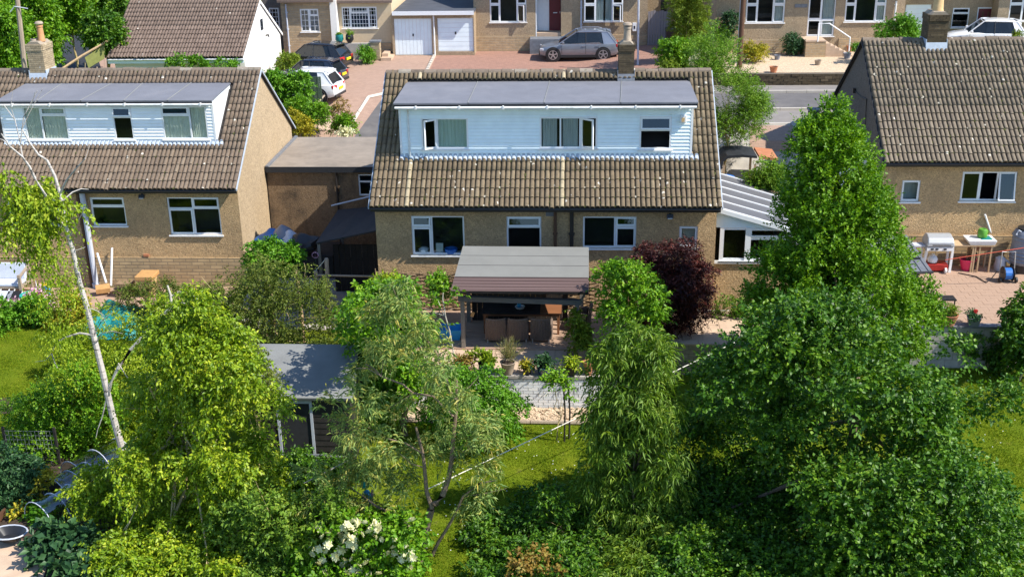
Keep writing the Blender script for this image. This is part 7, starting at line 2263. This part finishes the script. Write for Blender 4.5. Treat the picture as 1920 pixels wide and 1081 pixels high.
tree('leafy_shrub', 'large rounded mid green shrub behind the airy narrow leaved tree', 'shrub', (-4.7, 27.9, -1.05), .08, (-4.7, 27.9, 1), (1, 1, 1), 0, 0, 2300, 9, .28, .12, .08, 'leaf_green', 132, clumps=cl, nl=8, upb=.4, inner=.2, top=(-4.7, 27.9, 1.8))
# slim sapling with bare stems by the pergola
st_t = thing('slim_sapling', 'slim pale stemmed sapling with few leaves before the pergola', 'tree', (-3.75, 30.0, -1.05))
b = MB()
for pts, r in (([(850, 660), (843, 620), (835, 592), (830, 560), (832, 530)], .022), ([(833, 592), (822, 565), (812, 545)], .014), ([(835, 592), (812, 585), (804, 570)], .01), ([(832, 570), (845, 560), (862, 552)], .009), ([(850, 660), (855, 690), (858, 730)], .024)):
    pxtube(b, pts, 30.0, r, r * .6, 5)
b.build('stem', MT['twig_pale'], st_t, smooth=True)
rng0 = np.random.default_rng(141)
cl = []
for x, y in ((828, 545), (835, 528), (815, 540), (808, 560), (845, 560), (862, 552), (820, 575), (830, 610), (812, 530)):
    p = at(x, y, 30); cl.append((p.x, p.y, p.z, .16, .16, .16))
foliage(st_t, 'crown', rng0, cl, 60, 7, .2, .11, .07, 'leaf_green', upb=.2, inner=.1)
# left hand shrubs
rng0 = np.random.default_rng(151)
cl = []
for k in range(120):
    x = rng0.uniform(380, 635)
    top_ = np.interp(x, [380, 430, 480, 560, 600, 640], [540, 500, 475, 470, 520, 590]); bot = np.interp(x, [380, 450, 560, 640], [620, 690, 690, 640])
    y = rng0.uniform(top_ + 22, bot)
    p = at(x, y, 31.5 + rng0.uniform(-1.2, 1.2)); w = rng0.uniform(.3, .5); cl.append((p.x, p.y, p.z, w, w, w))
tree('spreading_shrub', 'dark olive spreading shrub between the shed and the left house', 'shrub', (-9.3, 31.6, -1.05), .1, (-9.3, 31.6, 1), (1, 1, 1), 0, 0, 3900, 9, .32, .075, .045, 'leaf_olive', 152, clumps=cl, nl=18, bark='twig', upb=.2, rand=.75, inner=.15, droop=.5, top=(-9.2, 31.6, 2))
rng0 = np.random.default_rng(161)
cl = []
for k in range(26):
    p = at(rng0.uniform(462, 560), rng0.uniform(458, 505), 37 + rng0.uniform(-.6, .6)); cl.append((p.x, p.y, p.z - .05, .3, .3, .26))
tree('bright_shrub', 'vivid light green shrub at the foot of the sunlit gable', 'shrub', (-11.2, 37, -1.05), .05, (-11.2, 37, 0), (1, 1, .8), 0, 0, 1000, 9, .26, .11, .07, 'leaf_bright', 162, clumps=cl, nl=5, upb=.5, inner=.3)
def bush(name, label, px, Y, n, L, Wd, mat, seed, csz=.3, ncl=26, k=9, length=.26, cat='shrub', base=None, **kw):
    """px: outline samples (x, ytop, ybottom)"""
    rng0 = np.random.default_rng(seed)
    xs = [q[0] for q in px]
    cl = []
    for i in range(ncl):
        x = rng0.uniform(xs[0], xs[-1])
        y = rng0.uniform(np.interp(x, xs, [q[1] for q in px]), np.interp(x, xs, [q[2] for q in px]))
        p = at(x, y, Y + rng0.uniform(-csz * 1.4, csz * 1.4))
        if Y < 30 and p.z < H(p.x, p.y) + csz * .5: p = onz(x, y, H(p.x, p.y) + csz * .5)
        w = csz * rng0.uniform(.7, 1.2); cl.append((p.x, p.y, p.z, w, w, w * .9))
    m = np.mean([q[:3] for q in cl], 0)
    zb = H(m[0], Y) if base is None else base
    return tree(name, label, cat, (m[0], Y, zb), max(.02, csz * .12), m, (1, 1, 1), 0, 0, n, k, length, L, Wd, mat, seed + 1, clumps=cl, nl=5, bark='twig', top=(m[0], Y, max(zb + .1, m[2])), **{**dict(upb=.35, inner=.25), **kw})
bush('border_shrub', 'mid green leafy shrub mass right of the left lawn', [(20, 770, 840), (80, 730, 860), (150, 690, 840), (220, 720, 830)], 26.9, 2100, .085, .05, 'leaf_green', 171, .4, 60)
bush('border_shrub', 'olive green tangled shrub behind the white birch stem', [(110, 590, 700), (170, 560, 720), (240, 600, 720), (330, 560, 640)], 31.5, 1900, .075, .045, 'leaf_lime', 173, .36, 60)
bush('flower_bed_plant', 'deep green leafy perennial by the left lawn corner', [(18, 585, 625), (60, 560, 632), (110, 580, 632)], 35.6, 950, .12, .08, 'leaf_bright', 175, .22, 34)
bush('flower_bed_plant', 'golden yellow green perennial beside the birch stem', [(98, 575, 620), (125, 555, 640), (160, 560, 640)], 35.2, 620, .09, .06, 'leaf_yellow', 177, .22, 26)
bush('flower_bed_plant', 'peach flowered bushy plant at the far left bed', [(2, 575, 600), (20, 570, 605), (40, 575, 605)], 36.3, 160, .1, .08, 'petal_pink', 179, .16, 14)
bush('flower_bed_plant', 'pink flowered plant before the turquoise toy', [(55, 555, 570), (75, 545, 575), (95, 560, 575)], 36.6, 130, .1, .09, 'petal_pink', 180, .14, 12)
bush('flower_bed_plant', 'lime green plant cut by the left frame edge', [(-20, 575, 640), (5, 570, 640), (16, 590, 640)], 34.9, 360, .11, .07, 'leaf_bright', 182, .24, 16)
bush('border_shrub', 'straggly olive plant in front of the wooden planter', [(230, 550, 590), (300, 535, 600), (400, 545, 620)], 35.5, 1000, .08, .04, 'leaf_olive', 184, .3, 40)
bush('border_shrub', 'olive twiggy shrub overhanging the shed roof corner', [(432, 640, 770), (470, 640, 760), (512, 690, 748)], 25.7, 900, .075, .042, 'leaf_olive', 155, .26, 30)
bush('vegetable_plants', 'blue green leafy vegetables at the left frame edge', [(-20, 850, 960), (30, 858, 950), (62, 875, 900)], 24.4, 900, .12, .06, 'leaf_deep', 186, .3, 34, cat='plant')
bush('vegetable_plants', 'glossy broad dark leaves beside the grey trough', [(70, 1010, 1060), (130, 1000, 1081), (190, 1030, 1090)], 22.1, 260, .24, .15, 'leaf_deep', 188, .3, 24, k=6, cat='plant')
bush('vegetable_plants', 'seedlings under the nearest clear plastic cloche', [(60, 950, 975), (100, 945, 985)], 23.4, 120, .1, .07, 'leaf_bright', 190, .14, 12, cat='plant')
bush('vegetable_plants', 'yellow leaved low plants along the rusty edging', [(35, 950, 985), (70, 900, 930), (90, 880, 905)], 24.2, 120, .1, .06, 'leaf_yellow', 191, .12, 14, cat='plant')
bush('border_shrub', 'lime green drooping shrub thicket behind the birch foot', [(95, 650, 850), (170, 640, 860), (235, 660, 850), (285, 700, 840)], 27.6, 2100, .085, .045, 'leaf_birch', 330, .36, 60, upb=-.2, droop=.6, ldroop=.5)
bush('border_shrub', 'dark shaded shrub growing before the shed door', [(505, 858, 905), (570, 850, 915), (650, 868, 910)], 25.2, 1000, .09, .055, 'leaf_maple', 334, .26, 30)
# shrubs along the bottom edge
bush('border_shrub', 'dense mid green shrub at the bottom left of the brown forked trunk', [(430, 960, 1100), (520, 930, 1100), (620, 930, 1000)], 21.6, 2300, .1, .055, 'leaf_willow', 192, .4, 55)
bush('border_shrub', 'dark shaded shrub along the bottom beside the drooping tree', [(890, 1000, 1110), (960, 935, 1110), (1040, 930, 1110), (1110, 960, 1110)], 23.4, 1900, .11, .06, 'leaf_maple', 194, .36, 46)
bush('border_shrub', 'bronze and yellow leaved low shrub at the bottom centre', [(965, 1058, 1095), (1010, 1048, 1095), (1065, 1056, 1095)], 21.1, 150, .1, .06, 'leaf_bronze', 196, .2, 18)
bush('border_shrub', 'deep shade shrub between the drooping tree and the big maple', [(1230, 980, 1120), (1300, 920, 1120), (1400, 930, 1120), (1500, 980, 1120)], 25.0, 1800, .11, .07, 'leaf_maple', 198, .42, 50)
# cream flowering shrub
t, cl, rng0 = bush('flowering_shrub', 'green shrub covered in cream star shaped flowers', [(560, 1000, 1100), (620, 975, 1100), (700, 970, 1100), (770, 985, 1100)], 21.3, 1900, .11, .07, 'leaf_green', 200, .34, 46)
fm = MB()
for j in range(3):
    for k in range(6):
        q = 2 * math.pi * k / 6 + j * .5
        d = Vector((math.cos(q), math.sin(q), .25 + .5 * j))
        s = Vector((-math.sin(q), math.cos(q), 0))
        r_, w_ = .062 - .016 * j, .022
        fm.add([(0, 0, .01 * j), tuple(d * r_ * .55 + s * w_), tuple(d * r_), tuple(d * r_ * .55 - s * w_)], [(0, 1, 2, 3)])
fd = None
for k in range(120):
    x, y = rng0.uniform(640, 775), rng0.uniform(975, 1080)
    if k > 85: x, y = rng0.uniform(580, 650), rng0.uniform(985, 1080)
    p = at(x, y, 20.75 + rng0.uniform(-.15, .35))
    if fd is None:
        o = fm.build('flower', MT['petal_cream'], t, local=True); fd = o.data
    else:
        o = bpy.data.objects.new('flower', fd); COL.objects.link(o); o.parent = t
    o.location = p - wloc(t)
    o.rotation_euler = (rad(50) + rng0.normal() * .35, rng0.normal() * .4, rng0.uniform(0, 6))
    s = rng0.uniform(1.1, 2.3); o.scale = (s, s, s)
# right frame edge shrub
bush('border_shrub', 'dark leafy shrub cut by the right frame edge', [(1893, 615, 690), (1910, 570, 700), (1960, 550, 700)], 32.6, 1100, .12, .08, 'leaf_maple', 204, .34, 34, base=-1.4)
bush('climbing_plant', 'dark trailing plant hanging down the grey block wall', [(1800, 625, 670), (1850, 625, 690), (1900, 640, 690)], 33.3, 300, .09, .06, 'leaf_maple', 206, .13, 26, cat='plant', base=-1.4)
bush('border_shrub', 'low green plants at the foot of the shaded sunroom', [(1345, 570, 600), (1400, 560, 600)], 34.2, 260, .09, .05, 'leaf_willow', 208, .18, 14, base=0)
# between middle and right houses
bush('tall_conifer', 'blue green pine like tree rising behind the middle house gable', [(1308, 90, 240), (1345, 60, 270), (1390, 110, 275), (1425, 200, 260)], 43, 2900, .1, .03, 'leaf_pine', 210, .42, 70, k=12, length=.42, cat='tree', upb=.8, rand=.4, spread=.7)
bush('garden_shrub', 'soft light green shrub between the play tower and tall pointed tree', [(1402, 352, 370), (1432, 310, 370), (1475, 315, 370)], 40, 900, .12, .05, 'leaf_pine', 212, .36, 34)
# across the street
bush('tall_conifer', 'dense yellow green clipped conifer beside the side gate', [(1262, -30, 60), (1290, -40, 85), (1322, -30, 60)], 61.5, 2600, .11, .04, 'leaf_conifer', 214, .42, 60, k=9, length=.26, cat='tree', upb=.6, inner=.5, spread=.6)
bush('garden_shrub', 'rounded deep green shrub below the clipped conifer', [(1243, 85, 125), (1270, 78, 128), (1300, 80, 125)], 57.5, 900, .12, .07, 'leaf_green', 216, .34, 26)
bush('garden_shrub', 'yellow flowering shrub at the brick drive edge', [(1245, 122, 132), (1258, 118, 132), (1268, 122, 132)], 54.5, 130, .1, .06, 'leaf_conifer', 218, .15, 8)
bush('garden_shrub', 'white flowering shrub behind the middle house ridge', [(1296, 102, 122), (1310, 100, 124), (1326, 106, 124)], 54, 180, .1, .08, 'petal_cream', 220, .18, 10)
bush('garden_shrub', 'golden domed shrub beside the telegraph pole', [(1393, 92, 108), (1412, 86, 110), (1433, 92, 108)], 60.5, 620, .08, .05, 'leaf_yellow', 222, .26, 22, inner=.5)
bush('garden_shrub', 'feathery green shrub against the glazed porch house', [(1473, 74, 96), (1490, 68, 97), (1509, 76, 96)], 62.8, 420, .12, .05, 'leaf_deep', 224, .28, 18)
bush('garden_shrub', 'round bright green bush before the white garage door', [(1655, 50, 72), (1688, 36, 74), (1717, 50, 72)], 60, 900, .11, .07, 'leaf_bright', 226, .34, 28, inner=.45)
bush('garden_shrub', 'small yellow green tuft beyond the white car', [(1898, 66, 72), (1910, 63, 72)], 62, 60, .1, .06, 'leaf_conifer', 228, .14, 5)
bush('garden_shrub', 'small green tuft against the porch steps pot', [(1600, 88, 94), (1608, 86, 96)], 60, 60, .1, .06, 'leaf_bright', 230, .14, 5)
bush('climbing_plant', 'dark green climber on the house wall behind the pole', [(1348, 40, 90), (1368, 20, 90), (1384, 30, 90)], 63.2, 420, .1, .07, 'leaf_deep', 232, .24, 20, cat='plant')
# front garden of the left house
bush('garden_shrub', 'bright green hedge like shrub along the gable verge', [(505, 140, 165), (540, 140, 190), (575, 150, 215)], 54, 1300, .11, .07, 'leaf_bright', 234, .34, 40)
bush('garden_shrub', 'mid green shrub in front of the pale rail fence', [(540, 185, 225), (575, 200, 240), (610, 200, 228)], 52.5, 1000, .12, .06, 'leaf_green', 236, .32, 32)
bush('garden_shrub', 'golden leaved shrub at the flat garage roof corner', [(540, 205, 230), (560, 220, 248), (582, 232, 250)], 51, 420, .1, .06, 'leaf_yellow', 238, .22, 16)
bush('flower_bed_plant', 'tall red flowered plant beside the driveway kerb', [(628, 195, 240), (640, 188, 245), (655, 210, 245)], 51.6, 260, .12, .04, 'leaf_bronze', 240, .2, 16)
bush('flower_bed_plant', 'green stems under the tall red flowers', [(622, 225, 248), (645, 222, 250), (660, 230, 248)], 51.2, 260, .13, .05, 'leaf_green', 242, .2, 12)
bush('flower_bed_plant', 'white flowered low plant by the flat garage roof', [(638, 246, 252), (652, 245, 252), (662, 246, 252)], 50.4, 60, .1, .08, 'petal_cream', 244, .12, 6)
bush('garden_shrub', 'small golden and red shrub beside the white gabled house', [(527, 110, 130), (542, 106, 134), (558, 112, 132)], 61, 360, .11, .06, 'leaf_conifer', 246, .24, 14)
bush('garden_shrub', 'spiky bright green shrub beside the stone gate pillar', [(676, 95, 115), (686, 90, 117), (696, 96, 115)], 64.2, 260, .13, .05, 'leaf_bright', 248, .22, 12)
bush('climbing_plant', 'creeper shoots over the white house gutter', [(315, 112, 126), (360, 106, 128), (400, 118, 128), (455, 118, 128)], 55.9, 240, .12, .07, 'leaf_bright', 250, .18, 20, cat='plant')
# tall hedge trees top left
for (lab, px, sd, m, Y) in (('tall sunlit tree behind the grey telegraph pole', [(-30, -40, 100), (40, -60, 125), (100, -50, 118)], 252, 'leaf_green', 57), ('tall bright tree left of the dark lane', [(92, -50, 80), (125, -50, 70), (152, -40, 36)], 254, 'leaf_green', 60), ('tall dark tree between the lane and the brown tiled roof', [(150, -50, 36), (185, -60, 62), (224, -50, 50)], 256, 'leaf_maple', 62), ('low sunlit tree at the upper left corner', [(-40, 30, 130), (10, 20, 130), (45, 60, 130)], 258, 'leaf_green', 54), ('dark undergrowth at the lane corner beside the olive screen', [(180, 40, 80), (200, 50, 92), (215, 70, 96)], 259, 'leaf_maple', 58)):
    bush('hedge_tree', lab, px, Y, 2600, .16, .1, m, sd, .62, 56, k=9, length=.45, cat='tree', group='trees behind the stone chimney stack')
# ---- plants in pots
def potplant(key, n, k, length, L, Wd, mat, seed, h=.2, r=.16, up=.8, **kw):
    t = POTS[key]
    rng0 = np.random.default_rng(seed)
    b = t.location
    top = max((v.co.z for c in kids(t) for v in c.data.vertices), default=.3)
    cl = [(b.x + rng0.normal() * r * .4, b.y + rng0.normal() * r * .4, b.z + top - .04 + h * rng0.uniform(0, 1), r * .6, r * .6, r * .5) for _ in range(8)]
    foliage(t, 'plant', rng0, cl, n, k, length, L, Wd, mat, upb=up, inner=.1, **kw)
potplant('blue', 90, 8, .22, .1, .06, 'leaf_lime', 301, .32, .24)
potplant('tall', 130, 6, .5, .2, .012, 'leaf_straw', 302, .15, .12, 1.6, spread=.25, rand=.3, droop=.1, ldroop=-.2)
potplant('small', 45, 7, .22, .13, .04, 'leaf_yellow', 303, .1, .12, 1.0)
potplant('blue2', 110, 8, .2, .09, .06, 'leaf_deep', 304, .2, .22)
potplant('dark', 60, 8, .3, .13, .04, 'leaf_lime', 305, .12, .2, .8)
potplant('post', 130, 8, .28, .1, .065, 'leaf_conifer', 306, .6, .26)
potplant('left', 70, 7, .24, .11, .06, 'leaf_bronze', 307, .2, .2)
potplant('rp1', 170, 9, .16, .06, .02, 'leaf_conifer', 308, .2, .24, .9)
potplant('rp2', 50, 7, .16, .08, .06, 'leaf_deep', 309, .08, .2)
potplant('w637', 25, 6, .15, .08, .05, 'leaf_green', 310, .05, .14)
potplant('w656', 40, 6, .2, .09, .05, 'leaf_green', 311, .2, .16)
p = POTS['rp2'].location
b = MB()
for k in range(8):
    q = k * .785; b.cbox((p.x + .04 + math.cos(q) * .05, p.y, p.z + .45 + math.sin(q) * .03), .07, .06, .05, q)
b.build('flower', MT['red'], POTS['rp2'])
bush('climbing_plant', 'yellow green climber up the right pergola post', [(1074, 590, 660), (1085, 580, 665), (1098, 610, 665)], 31.0, 170, .09, .06, 'leaf_conifer', 320, .13, 18, cat='plant', base=0)
bush('potted_shrub', 'spiky light green plant at the terrace right end', [(1126, 660, 690), (1140, 655, 700), (1150, 670, 705)], 30.2, 130, .2, .04, 'leaf_lime', 322, .14, 8, cat='plant', base=0)
bush('vine', 'small vine draped over the dark arch posts', [(1022, 712, 722), (1040, 704, 716), (1062, 710, 745)], 27.7, 95, .09, .06, 'leaf_green', 324, .1, 14, cat='plant')
bush('climbing_plant', 'light green plant sprouting before the left hurdle fence', [(712, 515, 545), (725, 520, 560), (745, 530, 560)], 33.2, 150, .16, .04, 'leaf_lime', 326, .2, 10, cat='plant', base=0)
bush('climbing_plant', 'leafy rose shoot before the hurdle left of the pergola', [(800, 515, 560), (815, 510, 560), (828, 520, 560)], 33.2, 150, .1, .06, 'leaf_green', 328, .2, 10, cat='plant', base=0)

# ---- lawns: blades over the earth
def blades(name, poly_fn, xr, yr, n, seed):
    rng0 = np.random.default_rng(seed)
    x, y = rng0.uniform(*xr, n), rng0.uniform(*yr, n)
    ok = poly_fn(x, y)
    x, y = x[ok], y[ok]
    z = np.array([H(a, b) for a, b in zip(x, y)])
    P = np.stack([x, y, z - .005], 1)
    D = unit(np.stack([rng0.normal(size=len(x)) * .55, rng0.normal(size=len(x)) * .55, np.ones(len(x))], 1))
    h = rng0.uniform(.035, .08, (len(x), 1)) * (1 + .5 * np.sin(x * 3.1 + y * 1.7)[:, None] * np.sin(y * 2.3 - x)[:, None])
    s = unit(np.cross(D, rng0.normal(size=(len(x), 3)))) * .008
    V = np.stack([P - s, P + s, P + D * h], 1).reshape(-1, 3)
    Fc = np.arange(len(V)).reshape(-1, 3)
    o = numpy_mesh(name, V, Fc, MT['grass_blade']); o['kind'] = 'stuff'
    return o
blades('grass', lambda x, y: (y < 28.6) & (x < 4.2) & (x > -5), (-4.5, 4.2), (20.8, 28.6), 90000, 401)
blades('grass', lambda x, y: (x > 8.5), (8.5, 13.5), (26, 33.3), 45000, 402)
blades('grass', lambda x, y: (x < -15.2) & (y > 27), (-21, -15.2), (28, 35.2), 50000, 403)
patch('bare_earth', [onz(px_, py_, -1.05) for px_, py_ in ((-20, 748), (20, 745), (30, 758), (22, 775), (-20, 778))], MT['soil'], .02)

b = MB()
rgd = random.Random(9)
for k in range(260):
    x, y = (rgd.uniform(-3.5, 3), rgd.uniform(22, 28.4)) if k < 190 else (rgd.uniform(8.8, 13), rgd.uniform(26, 33))
    z = H(x, y) + .06
    b.add([(x + .016 * math.cos(a * 1.257), y + .016 * math.sin(a * 1.257), z) for a in range(5)], [(0, 1, 2, 3, 4)])
b.build('daisies', MT['white'], kind='stuff')
